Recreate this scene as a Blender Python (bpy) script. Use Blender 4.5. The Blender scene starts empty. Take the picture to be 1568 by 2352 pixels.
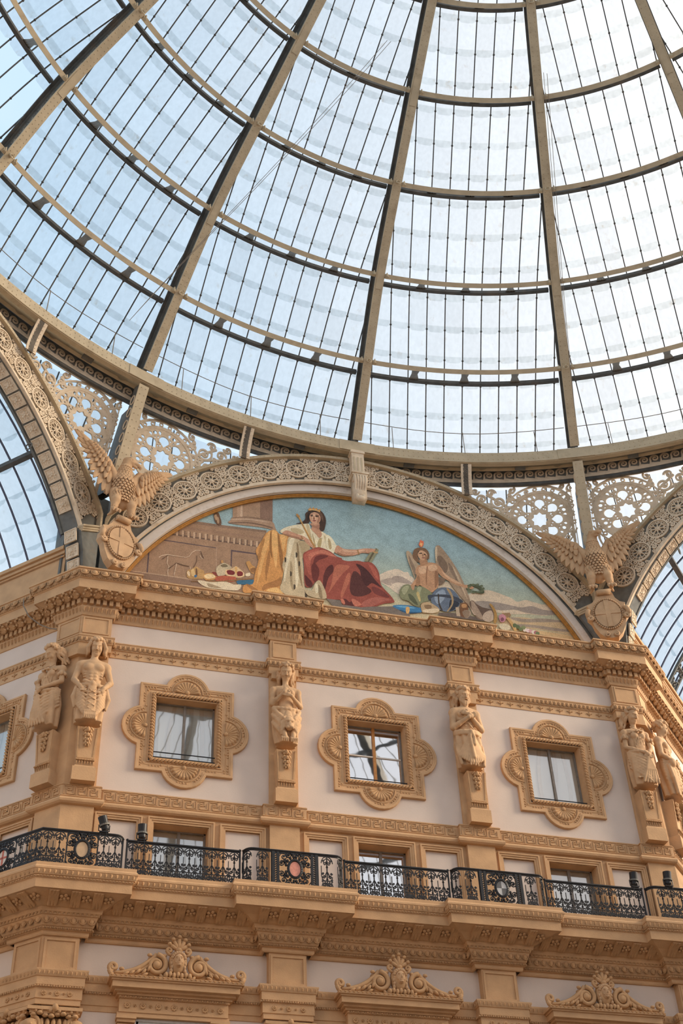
import bpy, math, random
import numpy as np
from mathutils import Matrix, Vector
from mathutils.geometry import tessellate_polygon

D = bpy.data
SC = bpy.context.scene
COL = SC.collection
PI = math.pi
rnd = random.Random(7)
sin, cos = math.sin, math.cos

# ------------------------------------------------------------------ camera
cd = D.cameras.new('camera')
cd.sensor_fit = 'HORIZONTAL'
cd.sensor_width = 36.0
cd.lens = 2996.12 / 1568 * 36.0
cd.clip_start = 0.1
cd.clip_end = 500
cam = D.objects.new('camera', cd)
COL.objects.link(cam)
yaw, pitch, roll = 0.3072, 0.7273, -0.0514
f = Vector((sin(yaw) * cos(pitch), cos(yaw) * cos(pitch), sin(pitch)))
r0 = Vector((cos(yaw), -sin(yaw), 0))
u0 = r0.cross(f)
r = r0 * cos(roll) + u0 * sin(roll)
u = -r0 * sin(roll) + u0 * cos(roll)
M = Matrix((r, u, -f)).transposed().to_4x4()
M.translation = Vector((-9.4555, -9.8142, 1.6))
cam.matrix_world = M
SC.camera = cam

# ------------------------------------------------------------------ sky, sun, exposure
W = D.worlds.new('sky')
SC.world = W
W.use_nodes = True
nt = W.node_tree
nt.nodes.clear()
out = nt.nodes.new('ShaderNodeOutputWorld')
bg = nt.nodes.new('ShaderNodeBackground')
tc = nt.nodes.new('ShaderNodeTexCoord')
nz = nt.nodes.new('ShaderNodeTexNoise')
nz.inputs['Scale'].default_value = 2.2
nz.inputs['Detail'].default_value = 5
nt.links.new(tc.outputs['Generated'], nz.inputs['Vector'])
cr = nt.nodes.new('ShaderNodeValToRGB')
cr.color_ramp.elements[0].position = 0.42
cr.color_ramp.elements[0].color = (0.49, 0.71, 0.93, 1)
cr.color_ramp.elements[1].position = 0.72
cr.color_ramp.elements[1].color = (0.78, 0.88, 0.98, 1)
nt.links.new(nz.outputs['Fac'], cr.inputs['Fac'])
dot = nt.nodes.new('ShaderNodeVectorMath')
dot.operation = 'DOT_PRODUCT'
dot.inputs[1].default_value = (0.90, -0.22, 0.38)
nt.links.new(tc.outputs['Generated'], dot.inputs[0])
mr = nt.nodes.new('ShaderNodeMapRange')
mr.inputs['From Min'].default_value = 0.12
mr.inputs['From Max'].default_value = 0.70
nt.links.new(dot.outputs['Value'], mr.inputs['Value'])
mx = nt.nodes.new('ShaderNodeMix')
mx.data_type = 'RGBA'
nt.links.new(mr.outputs['Result'], mx.inputs['Factor'])
nt.links.new(cr.outputs['Color'], mx.inputs['A'])
mx.inputs['B'].default_value = (1.02, 1.0, 1.03, 1)
nt.links.new(mx.outputs['Result'], bg.inputs['Color'])
bg.inputs['Strength'].default_value = 1.15
nt.links.new(bg.outputs['Background'], out.inputs['Surface'])


def add_sun(name, direction, strength, angle, color):
    l = D.lights.new(name, 'SUN')
    l.energy = strength
    l.angle = math.radians(angle)
    l.color = color
    o = D.objects.new(name, l)
    COL.objects.link(o)
    o.rotation_euler = Vector(direction).to_track_quat('Z', 'Y').to_euler()
    return o


add_sun('sun', (0.90, -0.22, 0.38), 6.4, 30, (1.0, 0.84, 0.64))

SC.view_settings.view_transform = 'Standard'
SC.view_settings.look = 'None'
SC.view_settings.gamma = 1.0
SC.view_settings.use_curve_mapping = False
SC.view_settings.exposure = 0.0


# ------------------------------------------------------------------ helpers
class MB:
    """collects vertices and faces, then links them as one mesh object"""

    def __init__(s):
        s.V, s.F, s.n = [], [], 0
        s.T = None

    def add(s, v, *fs):
        v = np.asarray(v, float).reshape(-1, 3)
        if s.T is not None:
            m = s.T
            v = v @ m[:3, :3].T + m[:3, 3]
        s.V.append(v)
        for f in fs:
            f = np.asarray(f, int)
            if f.size:
                s.F.append(f + s.n)
        s.n += len(v)
        return s

    def merge(s, o, m=None):
        v = np.concatenate(o.V)
        if m is not None:
            v = v @ m[:3, :3].T + m[:3, 3]
        s.add(v, *o.F)
        return s

    def box(s, c, d, rot=None):
        x, y, z = [k / 2 for k in d]
        v = np.array([[-x, -y, -z], [x, -y, -z], [x, y, -z], [-x, y, -z], [-x, -y, z], [x, -y, z], [x, y, z], [-x, y, z]])
        if rot is not None:
            v = v @ np.asarray(rot).T
        return s.add(v + np.asarray(c, float), BOXF)

    def bar(s, a, b, w, h, up=(0, 0, 1)):
        a, b = np.asarray(a, float), np.asarray(b, float)
        d = b - a
        L = np.linalg.norm(d)
        d = d / L
        x = np.cross(d, up)
        if np.linalg.norm(x) < 1e-6:
            x = np.cross(d, (1, 0, 0))
        x /= np.linalg.norm(x)
        z = np.cross(x, d)
        return s.box((a + b) / 2, (w, L, h), np.stack([x, d, z], 1))

    def grid(s, P, cu=False, cv=False):
        P = np.asarray(P, float)
        a, b = P.shape[:2]
        i = np.arange(a if cu else a - 1)
        j = np.arange(b if cv else b - 1)
        I, J = np.meshgrid(i, j, indexing='ij')
        I2, J2 = (I + 1) % a, (J + 1) % b
        f = np.stack([I * b + J, I2 * b + J, I2 * b + J2, I * b + J2], -1).reshape(-1, 4)
        return s.add(P.reshape(-1, 3), f)

    def tube(s, pts, rad, seg=6, closed=False, cap=True, flat=None):
        p = np.asarray(pts, float)
        n = len(p)
        rad = np.broadcast_to(np.asarray(rad, float), (n,))
        if closed:
            t = np.roll(p, -1, 0) - np.roll(p, 1, 0)
        else:
            t = np.gradient(p, axis=0)
        t /= np.linalg.norm(t, axis=1)[:, None] + 1e-12
        ref = np.array([0, 1.0, 0]) if np.abs(t[:, 1]).max() < .93 else (np.array([0, 0, 1.0]) if np.abs(t[:, 2]).max() < .93 else np.array([.6, .37, .71]))
        x = np.cross(t, ref)
        x /= np.linalg.norm(x, axis=1)[:, None] + 1e-12
        y = np.cross(t, x)
        a = np.arange(seg) / seg * 2 * PI + (PI / 4 if seg == 4 else 0)
        fy = 1.0 if flat is None else flat
        P = p[:, None] + rad[:, None, None] * (np.cos(a)[None, :, None] * x[:, None] + fy * np.sin(a)[None, :, None] * y[:, None])
        s.grid(P, closed, True)
        if cap and not closed:
            k = s.n - n * seg
            s.F.append(np.array([[k + i for i in range(seg)]]))
            s.F.append(np.array([[k + (n - 1) * seg + i for i in reversed(range(seg))]]))
        return s

    def lathe(s, prof, n=16, c=(0, 0, 0), axis='z', a0=0, a1=2 * PI):
        pr = np.asarray(prof, float)
        full = abs(a1 - a0 - 2 * PI) < 1e-6
        a = np.linspace(a0, a1, n, endpoint=not full)
        P = np.stack([pr[:, 0, None] * np.cos(a), pr[:, 0, None] * np.sin(a), np.repeat(pr[:, 1, None], n, 1)], -1)
        if axis == 'y':
            P = P[..., [0, 2, 1]] * np.array([1, -1, 1])
        elif axis == 'x':
            P = P[..., [2, 0, 1]]
        return s.grid(P + np.asarray(c, float), False, full)

    def ell(s, c, rr, nu=8, nv=5, rot=None):
        th = np.linspace(0, PI, nv + 1)
        ph = np.arange(nu) / nu * 2 * PI
        P = np.stack([np.sin(th)[:, None] * np.cos(ph), np.sin(th)[:, None] * np.sin(ph), np.repeat(np.cos(th)[:, None], nu, 1)], -1) * np.asarray(rr, float)
        if rot is not None:
            P = P @ np.asarray(rot).T
        return s.grid(P + np.asarray(c, float), False, True)

    def prism(s, poly, y0, y1, holes=()):
        """polygon in the x-z plane extruded from y0 (front) to y1"""
        loops = [list(poly)] + [list(h) for h in holes]
        tri = tessellate_polygon([[Vector((p[0], p[1], 0)) for p in l] for l in loops])
        pts = np.array([p for l in loops for p in l], float)
        n = len(pts)
        v = np.concatenate([np.stack([pts[:, 0], np.full(n, y0), pts[:, 1]], 1), np.stack([pts[:, 0], np.full(n, y1), pts[:, 1]], 1)])
        tri = np.array(tri, int)
        q, k = [], 0
        for l in loops:
            m = len(l)
            for i in range(m):
                a, b = k + i, k + (i + 1) % m
                q.append((a, b, b + n, a + n))
            k += m
        return s.add(v, tri, tri[:, ::-1] + n, np.array(q))

    def ribbon(s, pts, w, y0, y1, closed=False):
        """flat strap along a path in the x-z plane with thickness in y"""
        p = np.asarray(pts, float)
        if closed:
            t = np.roll(p, -1, 0) - np.roll(p, 1, 0)
        else:
            t = np.gradient(p, axis=0)
        t /= np.linalg.norm(t, axis=1)[:, None] + 1e-12
        nrm = np.stack([-t[:, 1], t[:, 0]], 1)
        w = np.broadcast_to(np.asarray(w, float), (len(p),))[:, None]
        a, b = p + nrm * w / 2, p - nrm * w / 2
        def lift(q, y):
            return np.stack([q[:, 0], np.full(len(q), y), q[:, 1]], 1)
        P = np.stack([lift(a, y1), lift(a, y0), lift(b, y0), lift(b, y1)], 1)
        return s.grid(P, closed, False)

    def mesh(s, name, mat, smooth=False):
        V = np.concatenate(s.V) if s.V else np.zeros((0, 3))
        me = D.meshes.new(name)
        me.vertices.add(len(V))
        me.vertices.foreach_set('co', V.astype(np.float32).ravel())
        loops = np.concatenate([f.ravel() for f in s.F]) if s.F else np.zeros(0, int)
        tot = np.concatenate([np.full(len(f), f.shape[1]) for f in s.F]) if s.F else np.zeros(0, int)
        st = np.concatenate([[0], np.cumsum(tot)[:-1]]) if len(tot) else tot
        me.loops.add(len(loops))
        me.loops.foreach_set('vertex_index', loops.astype(np.int32))
        me.polygons.add(len(tot))
        me.polygons.foreach_set('loop_start', st.astype(np.int32))
        me.polygons.foreach_set('loop_total', tot.astype(np.int32))
        me.polygons.foreach_set('use_smooth', np.full(len(tot), bool(smooth)))
        me.update(calc_edges=True)
        me.validate()
        if mat is not None:
            me.materials.append(mat)
        return me

    def build(s, name, mat, parent=None, smooth=False, **kw):
        return inst(name, s.mesh(name, mat, smooth), parent, **kw)


BOXF = np.array([[0, 3, 2, 1], [4, 5, 6, 7], [0, 1, 5, 4], [1, 2, 6, 5], [2, 3, 7, 6], [3, 0, 4, 7]])


def inst(name, me, parent=None, loc=None, rotz=None, mat=None, kind=None, label=None):
    o = D.objects.new(name, me)
    COL.objects.link(o)
    if parent is not None:
        o.parent = parent
    if mat is not None:
        o.matrix_local = Matrix(mat) if not isinstance(mat, Matrix) else mat
    else:
        if loc is not None:
            o.location = loc
        if rotz is not None:
            o.rotation_euler = (0, 0, rotz)
    if kind:
        o['kind'] = kind
    if label:
        o['label'] = label
    return o


def thing(name, label, cat, loc=(0, 0, 0), rotz=0, group=None, parent=None):
    o = inst(name, None, parent, loc, rotz)
    o['label'] = label
    o['category'] = cat
    if group:
        o['group'] = group
    return o


def tag(o, label, cat, group=None):
    o['label'] = label
    o['category'] = cat
    if group:
        o['group'] = group
    return o


def struct(o, label=None):
    o['kind'] = 'structure'
    if label:
        o['label'] = label
    return o


def dup(root, loc, rotz, label=None):
    """a copy of a thing with copies of its parts and sub-parts"""
    r = root.copy()
    COL.objects.link(r)
    r.location = loc
    r.rotation_euler = (0, 0, rotz)
    if label:
        r['label'] = label
    for ch in list(root.children):
        c = ch.copy()
        COL.objects.link(c)
        c.parent = r
        for g in list(ch.children):
            d = g.copy()
            COL.objects.link(d)
            d.parent = c
    return r


# ------------------------------------------------------------------ materials
MATS = {}


def mat(name, col, rough=0.8, var=0.12, scale=6.0, bump=0.0, bscale=40.0, metal=0.0, col2=None, dirt=None, dscale=1.2, spec=0.3):
    m = D.materials.new(name)
    m.use_nodes = True
    t = m.node_tree
    b = t.nodes['Principled BSDF']
    b.inputs['Roughness'].default_value = rough
    b.inputs['Metallic'].default_value = metal
    b.inputs['Specular IOR Level'].default_value = spec
    g = t.nodes.new('ShaderNodeNewGeometry')
    n = t.nodes.new('ShaderNodeTexNoise')
    n.inputs['Scale'].default_value = scale
    n.inputs['Detail'].default_value = 5
    t.links.new(g.outputs['Position'], n.inputs['Vector'])
    c = t.nodes.new('ShaderNodeValToRGB')
    c.color_ramp.elements[0].position = 0.3
    c.color_ramp.elements[1].position = 0.7
    a = col2 or tuple(k * (1 - var) for k in col)
    c.color_ramp.elements[0].color = (*a, 1)
    c.color_ramp.elements[1].color = (*[min(1, k * (1 + var * .5)) for k in col], 1)
    t.links.new(n.outputs['Fac'], c.inputs['Fac'])
    res = c.outputs['Color']
    if dirt:
        n2 = t.nodes.new('ShaderNodeTexNoise')
        n2.inputs['Scale'].default_value = dscale
        n2.inputs['Detail'].default_value = 8
        n2.inputs['Roughness'].default_value = 0.7
        t.links.new(g.outputs['Position'], n2.inputs['Vector'])
        rr = t.nodes.new('ShaderNodeMapRange')
        rr.inputs['From Min'].default_value = 0.52
        rr.inputs['From Max'].default_value = 0.75
        rr.inputs['To Max'].default_value = 0.75
        t.links.new(n2.outputs['Fac'], rr.inputs['Value'])
        mm = t.nodes.new('ShaderNodeMix')
        mm.data_type = 'RGBA'
        t.links.new(rr.outputs['Result'], mm.inputs['Factor'])
        t.links.new(res, mm.inputs['A'])
        mm.inputs['B'].default_value = (*dirt, 1)
        res = mm.outputs['Result']
    t.links.new(res, b.inputs['Base Color'])
    if bump:
        nb = t.nodes.new('ShaderNodeTexNoise')
        nb.inputs['Scale'].default_value = bscale
        nb.inputs['Detail'].default_value = 4
        t.links.new(g.outputs['Position'], nb.inputs['Vector'])
        bp = t.nodes.new('ShaderNodeBump')
        bp.inputs['Strength'].default_value = bump
        bp.inputs['Distance'].default_value = 0.02
        t.links.new(nb.outputs['Fac'], bp.inputs['Height'])
        t.links.new(bp.outputs['Normal'], b.inputs['Normal'])
    MATS[name] = m
    return m


OCHRE = mat('ochre_stone', (0.57, 0.35, 0.185), 0.85, 0.14, 2.5, 0.25, 30)
OCHRE2 = mat('ochre_carved', (0.54, 0.325, 0.165), 0.85, 0.16, 5, 0.3, 45)
STATUE = mat('statue_stone', (0.57, 0.36, 0.20), 0.85, 0.16, 4, 0.3, 60)
PLASTER = mat('pink_plaster', (0.665, 0.55, 0.465), 0.9, 0.05, 1.6, 0.1, 25)
TAN = mat('tan_painted_iron', (0.54, 0.43, 0.28), 0.6, 0.12, 3, 0.1, 60, dirt=(0.36, 0.27, 0.17), dscale=2.5)
CREAM = mat('cream_cast_iron', (0.74, 0.59, 0.42), 0.7, 0.12, 6, 0.15, 70, dirt=(0.38, 0.24, 0.12), dscale=2.0)
TAN_SHADED = mat('tan_iron_shaded', (0.36, 0.315, 0.235), 0.6, 0.15, 3, 0.1, 60)  # shaded tone of the tan iron paint; no placed object wears it
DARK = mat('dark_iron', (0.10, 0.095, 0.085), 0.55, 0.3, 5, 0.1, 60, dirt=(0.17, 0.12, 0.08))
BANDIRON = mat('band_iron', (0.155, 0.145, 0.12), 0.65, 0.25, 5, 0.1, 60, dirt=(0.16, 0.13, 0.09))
GREYIRON = mat('grey_green_iron', (0.155, 0.155, 0.14), 0.6, 0.25, 5, 0.1, 60, dirt=(0.22, 0.15, 0.09))
BLACK = mat('black_wrought_iron', (0.022, 0.022, 0.024), 0.45, 0.3, 8, 0.0)
BLUEBAR = mat('blue_grey_bar', (0.09, 0.10, 0.15), 0.5, 0.2, 8)
MARBLE = mat('pale_marble', (0.74, 0.64, 0.54), 0.6, 0.06, 3, 0.0, dirt=(0.42, 0.33, 0.25), dscale=3)
GOLD = mat('gilt_moulding', (0.52, 0.25, 0.06), 0.45, 0.2, 10)
GUSSET = mat('grey_gusset_iron', (0.30, 0.30, 0.28), 0.6, 0.2, 6)
SASH = mat('grey_sash', (0.22, 0.19, 0.16), 0.6, 0.2, 8)
WOODSASH = mat('orange_wood_sash', (0.50, 0.22, 0.06), 0.5, 0.2, 12)
PINKTILE = mat('pink_enamel', (0.72, 0.30, 0.22), 0.4, 0.2, 14)
WHITEENAMEL = mat('white_enamel', (0.66, 0.60, 0.53), 0.4, 0.1, 14)
REDENAMEL = mat('red_enamel', (0.50, 0.14, 0.09), 0.4, 0.1, 14)
GREYENAMEL = mat('grey_enamel', (0.55, 0.54, 0.52), 0.4, 0.1, 14)
DARKENAMEL = mat('dark_enamel', (0.13, 0.125, 0.12), 0.4, 0.1, 14)
FLOORM = mat('marble_floor', (0.30, 0.22, 0.15), 0.5, 0.2, 0.6)
WINDARK = mat('dark_room', (0.10, 0.10, 0.095), 0.8, 0.2, 2)  # dark colour that stands for the unlit room behind the glass
BLIND = mat('pale_blind', (0.82, 0.81, 0.77), 0.8, 0.05, 2)
ROPE = mat('grey_cable', (0.25, 0.20, 0.15), 0.7)


def glass_pane(name, tint, trans, stain=(0.55, 0.38, 0.20)):
    """cloudy wired glass: part lets the sky through, part glows with scattered light"""
    m = D.materials.new(name)
    m.use_nodes = True
    t = m.node_tree
    t.nodes.clear()
    o = t.nodes.new('ShaderNodeOutputMaterial')
    tr = t.nodes.new('ShaderNodeBsdfTransparent')
    tl = t.nodes.new('ShaderNodeBsdfTranslucent')
    di = t.nodes.new('ShaderNodeBsdfDiffuse')
    mixA = t.nodes.new('ShaderNodeMixShader')
    mixB = t.nodes.new('ShaderNodeMixShader')
    g = t.nodes.new('ShaderNodeNewGeometry')
    oi = t.nodes.new('ShaderNodeObjectInfo')
    mp = t.nodes.new('ShaderNodeVectorMath')
    mp.operation = 'ADD'
    t.links.new(g.outputs['Position'], mp.inputs[0])
    n = t.nodes.new('ShaderNodeTexNoise')
    n.inputs['Scale'].default_value = 1.3
    n.inputs['Detail'].default_value = 6
    n.inputs['Roughness'].default_value = 0.65
    sc = t.nodes.new('ShaderNodeVectorMath')
    sc.operation = 'MULTIPLY'
    sc.inputs[1].default_value = (3.0, 3.0, 0.5)
    t.links.new(mp.outputs[0], sc.inputs[0])
    t.links.new(sc.outputs[0], n.inputs['Vector'])
    rr = t.nodes.new('ShaderNodeMapRange')
    rr.inputs['From Min'].default_value = 0.60
    rr.inputs['From Max'].default_value = 0.85
    rr.inputs['To Max'].default_value = 0.5
    t.links.new(n.outputs['Fac'], rr.inputs['Value'])
    n3 = t.nodes.new('ShaderNodeTexNoise')
    n3.inputs['Scale'].default_value = 1.0
    n3.inputs['Detail'].default_value = 3
    s3 = t.nodes.new('ShaderNodeVectorMath')
    s3.operation = 'MULTIPLY'
    s3.inputs[1].default_value = (9.0, 9.0, 0.45)
    t.links.new(g.outputs['Position'], s3.inputs[0])
    t.links.new(s3.outputs[0], n3.inputs['Vector'])
    r3 = t.nodes.new('ShaderNodeMapRange')
    r3.inputs['From Min'].default_value = 0.35
    r3.inputs['From Max'].default_value = 0.65
    r3.inputs['To Min'].default_value = 0.955
    r3.inputs['To Max'].default_value = 1.02
    t.links.new(n3.outputs['Fac'], r3.inputs['Value'])
    mu = t.nodes.new('ShaderNodeMath')
    mu.operation = 'MULTIPLY'
    t.links.new(r3.outputs['Result'], mu.inputs[1])
    ob = t.nodes.new('ShaderNodeMapRange')
    ob.inputs['To Min'].default_value = 0.90
    ob.inputs['To Max'].default_value = 1.0
    t.links.new(oi.outputs['Random'], ob.inputs['Value'])
    mm = t.nodes.new('ShaderNodeMix')
    mm.data_type = 'RGBA'
    t.links.new(rr.outputs['Result'], mm.inputs['Factor'])
    mm.inputs['A'].default_value = (*tint, 1)
    mm.inputs['B'].default_value = (*stain, 1)
    vm = t.nodes.new('ShaderNodeVectorMath')
    vm.operation = 'SCALE'
    t.links.new(mm.outputs['Result'], vm.inputs[0])
    t.links.new(ob.outputs['Result'], mu.inputs[0])
    t.links.new(mu.outputs[0], vm.inputs['Scale'])
    for b in (tr, tl, di):
        t.links.new(vm.outputs[0], b.inputs['Color'])
    mixB.inputs['Fac'].default_value = 0.12
    t.links.new(tl.outputs[0], mixB.inputs[1])
    t.links.new(di.outputs[0], mixB.inputs[2])
    mixA.inputs['Fac'].default_value = trans
    t.links.new(mixB.outputs[0], mixA.inputs[1])
    t.links.new(tr.outputs[0], mixA.inputs[2])
    t.links.new(mixA.outputs[0], o.inputs['Surface'])
    return m


PANE = glass_pane('cloudy_roof_glass', (0.865, 0.885, 0.885), 0.72)
PANE2 = glass_pane('rippled_arcade_glass', (0.82, 0.87, 0.89), 0.72, (0.45, 0.42, 0.36))


def window_glass(name, col, refl):
    m = D.materials.new(name)
    m.use_nodes = True
    t = m.node_tree
    t.nodes.clear()
    o = t.nodes.new('ShaderNodeOutputMaterial')
    gl = t.nodes.new('ShaderNodeBsdfGlossy')
    gl.inputs['Roughness'].default_value = 0.02
    tr = t.nodes.new('ShaderNodeBsdfTransparent')
    tr.inputs['Color'].default_value = (*col, 1)
    mx = t.nodes.new('ShaderNodeMixShader')
    mx.inputs['Fac'].default_value = refl
    nb = t.nodes.new('ShaderNodeTexNoise')
    nb.inputs['Scale'].default_value = 1.1
    g = t.nodes.new('ShaderNodeNewGeometry')
    t.links.new(g.outputs['Position'], nb.inputs['Vector'])
    bp = t.nodes.new('ShaderNodeBump')
    bp.inputs['Strength'].default_value = 0.06
    bp.inputs['Distance'].default_value = 0.03
    t.links.new(nb.outputs['Fac'], bp.inputs['Height'])
    t.links.new(bp.outputs['Normal'], gl.inputs['Normal'])
    t.links.new(tr.outputs[0], mx.inputs[1])
    t.links.new(gl.outputs[0], mx.inputs[2])
    t.links.new(mx.outputs[0], o.inputs['Surface'])
    return m


WGLASS = window_glass('window_glass', (0.85, 0.88, 0.88), 0.72)
WGLASS2 = window_glass('window_glass_over_blind', (0.95, 0.95, 0.93), 0.24)

# ------------------------------------------------------------------ plan of the octagon corner
A = 18.0            # distance of the main wall from the centre of the octagon
VX = 7.79           # half width of the main wall
TN8 = math.tan(PI / 8)
S2 = math.sqrt(.5)
FR = {'main': (np.array([0, A]), np.array([1.0, 0]), np.array([0, -1.0]), 0.0),
      'left': (np.array([-VX, A]), np.array([S2, -S2]), np.array([-S2, -S2]), -PI / 4),
      'right': (np.array([VX, A]), np.array([S2, S2]), np.array([S2, -S2]), PI / 4)}


def W2(side, s, o=0.0):
    O, e, n, _ = FR[side]
    return O + e * s + n * o


def W3(side, s, o, z):
    p = W2(side, s, o)
    return (p[0], p[1], z)


def RZ(side):
    return FR[side][3]


def vert(sgn, o):
    return np.array([sgn * (VX + TN8 * o), A - o])


PX = (-2.52, 2.52)


def plan(d, hw, cl, L=14.0):
    P = [W2('left', -L), W2('left', -cl), W2('left', -cl, d), vert(-1, d), W2('main', -VX + cl, d), W2('main', -VX + cl)]
    for x in PX:
        P += [W2('main', x - hw), W2('main', x - hw, d), W2('main', x + hw, d), W2('main', x + hw)]
    P += [W2('main', VX - cl), W2('main', VX - cl, d), vert(1, d), W2('right', cl, d), W2('right', cl), W2('right', L)]
    return np.array(P)


def off(P, o):
    d = P[1:] - P[:-1]
    d = d / np.linalg.norm(d, axis=1)[:, None]
    n = np.stack([d[:, 1], -d[:, 0]], 1)
    Q = np.empty_like(P)
    Q[0], Q[-1] = P[0] + n[0] * o, P[-1] + n[-1] * o
    m = n[:-1] + n[1:]
    Q[1:-1] = P[1:-1] + m * (o * 2 / (m * m).sum(1))[:, None]
    return Q


def sweep(mb, P, prof):
    G = np.stack([np.concatenate([off(P, o), np.full((len(P), 1), z)], 1) for o, z in prof])
    # separate strip per profile face keeps edges crisp
    for k in range(len(prof) - 1):
        g = G[k:k + 2]
        mb.grid(g.transpose(1, 0, 2)[:, ::1])
    return mb


def mat_at(p, d, tilt=0.0, z=0.0, s=1.0):
    """x along the wall, y into the wall, z up"""
    R = np.eye(4)
    R[:3, 0] = (d[0], d[1], 0)
    R[:3, 1] = (-d[1], d[0], 0)
    R[:3, 2] = (0, 0, 1)
    if tilt:
        c, q = cos(tilt), sin(tilt)
        T = np.array([[1, 0, 0, 0], [0, c, -q, 0], [0, q, c, 0], [0, 0, 0, 1]])
        R = R @ T
    R[:3, :3] *= s
    R[:3, 3] = (p[0], p[1], z)
    return R


def spots(P, o, pitch, reach=5.0, minseg=0.55, inset=0.0):
    """centres and directions of pieces spaced along an offset path"""
    Q = off(P, o)
    res = []
    for k in range(len(Q) - 1):
        a, b = Q[k].copy(), Q[k + 1].copy()
        L = np.linalg.norm(b - a)
        d = (b - a) / L
        if k == 0:
            a = b - d * reach
            L = reach
        if k == len(Q) - 2:
            b = a + d * reach
            L = reach
        n = int(round((L - 2 * inset) / pitch))
        if n < 1 or L < pitch * minseg:
            continue
        st = (L - 2 * inset) / n
        for i in range(n):
            res.append((a + d * (inset + st * (i + .5)), d, st / pitch))
    return res


def along(P, o, z, pitch, me, name, parent, tilt=0.0, **kw):
    for p, d, s in spots(P, o, pitch, **kw):
        m = mat_at(p, d, tilt, z)
        m[:3, 0] *= s
        inst(name, me, parent, mat=Matrix(m))


def along_mb(mb, P, o, z, pitch, unit, tilt=0.0, **kw):
    for p, d, s in spots(P, o, pitch, **kw):
        m = mat_at(p, d, tilt, z)
        m[:3, 0] *= s
        mb.merge(unit, m)


def rect(x0, x1, z0, z1):
    return [(x0, z0), (x1, z0), (x1, z1), (x0, z1)]


BAYS = (-5.012, 0.0, 5.012)
# ------------------------------------------------------------------ floor and walls
mb = MB()
for i in range(-5, 5):
    for j in range(-5, 5):
        pass
mb.box((0, 0, -.1), (60, 60, .2))
struct(mb.build('floor', FLOORM), 'pale marble floor of the octagon far below')


def wall_piece(mb, x0, x1, z0, z1, y0, y1, holes):
    mb.prism(rect(x0, x1, z0, z1), y0, y1, [rect(*h) for h in holes])


mb = MB()
wall_piece(mb, -VX + .02, VX - .02, 14.95, 23.46, 0, .42,
           [(b - .78, b + .78, 18.45, 20.26) for b in BAYS] + [(b - .655, b + .655, 15.0, 16.71) for b in BAYS])
wall_piece(mb, -VX + .02, VX - .02, 0, 14.95, -.08, .8, [(b - .77, b + .77, 9.5, 12.10) for b in BAYS])
wm = struct(mb.build('wall_main', PLASTER, loc=(0, A, 0)), 'pink plastered wall of the upper storeys')
for side, x0, x1, bx in (('left', -14, 0, -2.82), ('right', 0, 14, 2.82)):
    mb = MB()
    wall_piece(mb, x0, x1, 14.95, 23.46, 0, .42, [(bx - .78, bx + .78, 18.45, 20.26), (bx - .655, bx + .655, 15.0, 16.71)])
    wall_piece(mb, x0, x1, 0, 14.95, -.08, .8, [(bx - .77, bx + .77, 9.5, 12.10)])
    struct(mb.build('wall_' + side, PLASTER, loc=W3(side, 0, 0, 0), rotz=RZ(side)), 'pink plastered wall of the arcade arm on the %s' % side)
# far side of the octagon, seen only in reflections
for k in (2, 4, 6):
    a = k * PI / 4
    mb = MB()
    mb.box((0, 0, 11.6), (15.4, .6, 23.2))
    mb.box((0, -.3, 23.0), (15.6, 1.2, .6))
    mb.box((0, -.3, 14.6), (15.6, 1.6, .6))
    struct(mb.build('wall_' + {2: 'east', 4: 'opposite', 6: 'west'}[k], PLASTER, loc=(sin(a) * 18.6, cos(a) * 18.6, 0), rotz=-a), 'plastered wall on another side of the octagon')


# unseen walls of the other arms, added and sized to block low light
for k in (-1, 1, 3, 5):
    a = k * PI / 4
    mb = MB()
    for sx in ((-1,) if k == -1 else (1,) if k == 1 else (-1, 1)):
        mb.box((sx * 7.6, 34, 11), (.6, 30, 22))
    struct(mb.build('wall_arm_%d' % (k + 2), PLASTER, rotz=-a), 'plastered side wall of another arcade arm, added to block low light')


def pier_solid(mb, d, hw, cl, z0, z1, where=('P', 'L', 'R')):
    if 'P' in where:
        for x in PX:
            mb.box((x, A - d / 2 + .05, (z0 + z1) / 2), (2 * hw, d + .1, z1 - z0))
    for s, nm in ((-1, 'left'), (1, 'right')):
        if nm[0].upper() in where:
            pl = [W2(nm, s * cl, 0), W2(nm, s * cl, d), vert(s, d), W2('main', s * (VX - cl), d), W2('main', s * (VX - cl), 0), vert(s, -.05)]
            if s > 0:
                pl = pl[::-1]
            n = len(pl)
            v = [(p[0], p[1], z0) for p in pl] + [(p[0], p[1], z1) for p in pl]
            mb.add(v, np.array([[i, (i + 1) % n, n + (i + 1) % n, n + i] for i in range(n)]), np.array([list(range(n))[::-1]]), np.array([list(range(n, 2 * n))]))


def panel_frame(mb, x, z0, z1, hw, o, w=.035, h=.02, side='main'):
    """thin raised frame on a pier face"""
    for sx in (-1, 1):
        p = W3(side, x + sx * (hw - w / 2), o + h / 2, (z0 + z1) / 2)
        c, s_ = cos(RZ(side)), sin(RZ(side))
        R = np.array([[c, -s_, 0], [s_, c, 0], [0, 0, 1]])
        mb.box(p, (w, h, z1 - z0), R)
    for z in (z0 + w / 2, z1 - w / 2):
        p = W3(side, x, o + h / 2, z)
        mb.box(p, (2 * hw - 2 * w, h, w), R)


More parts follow.
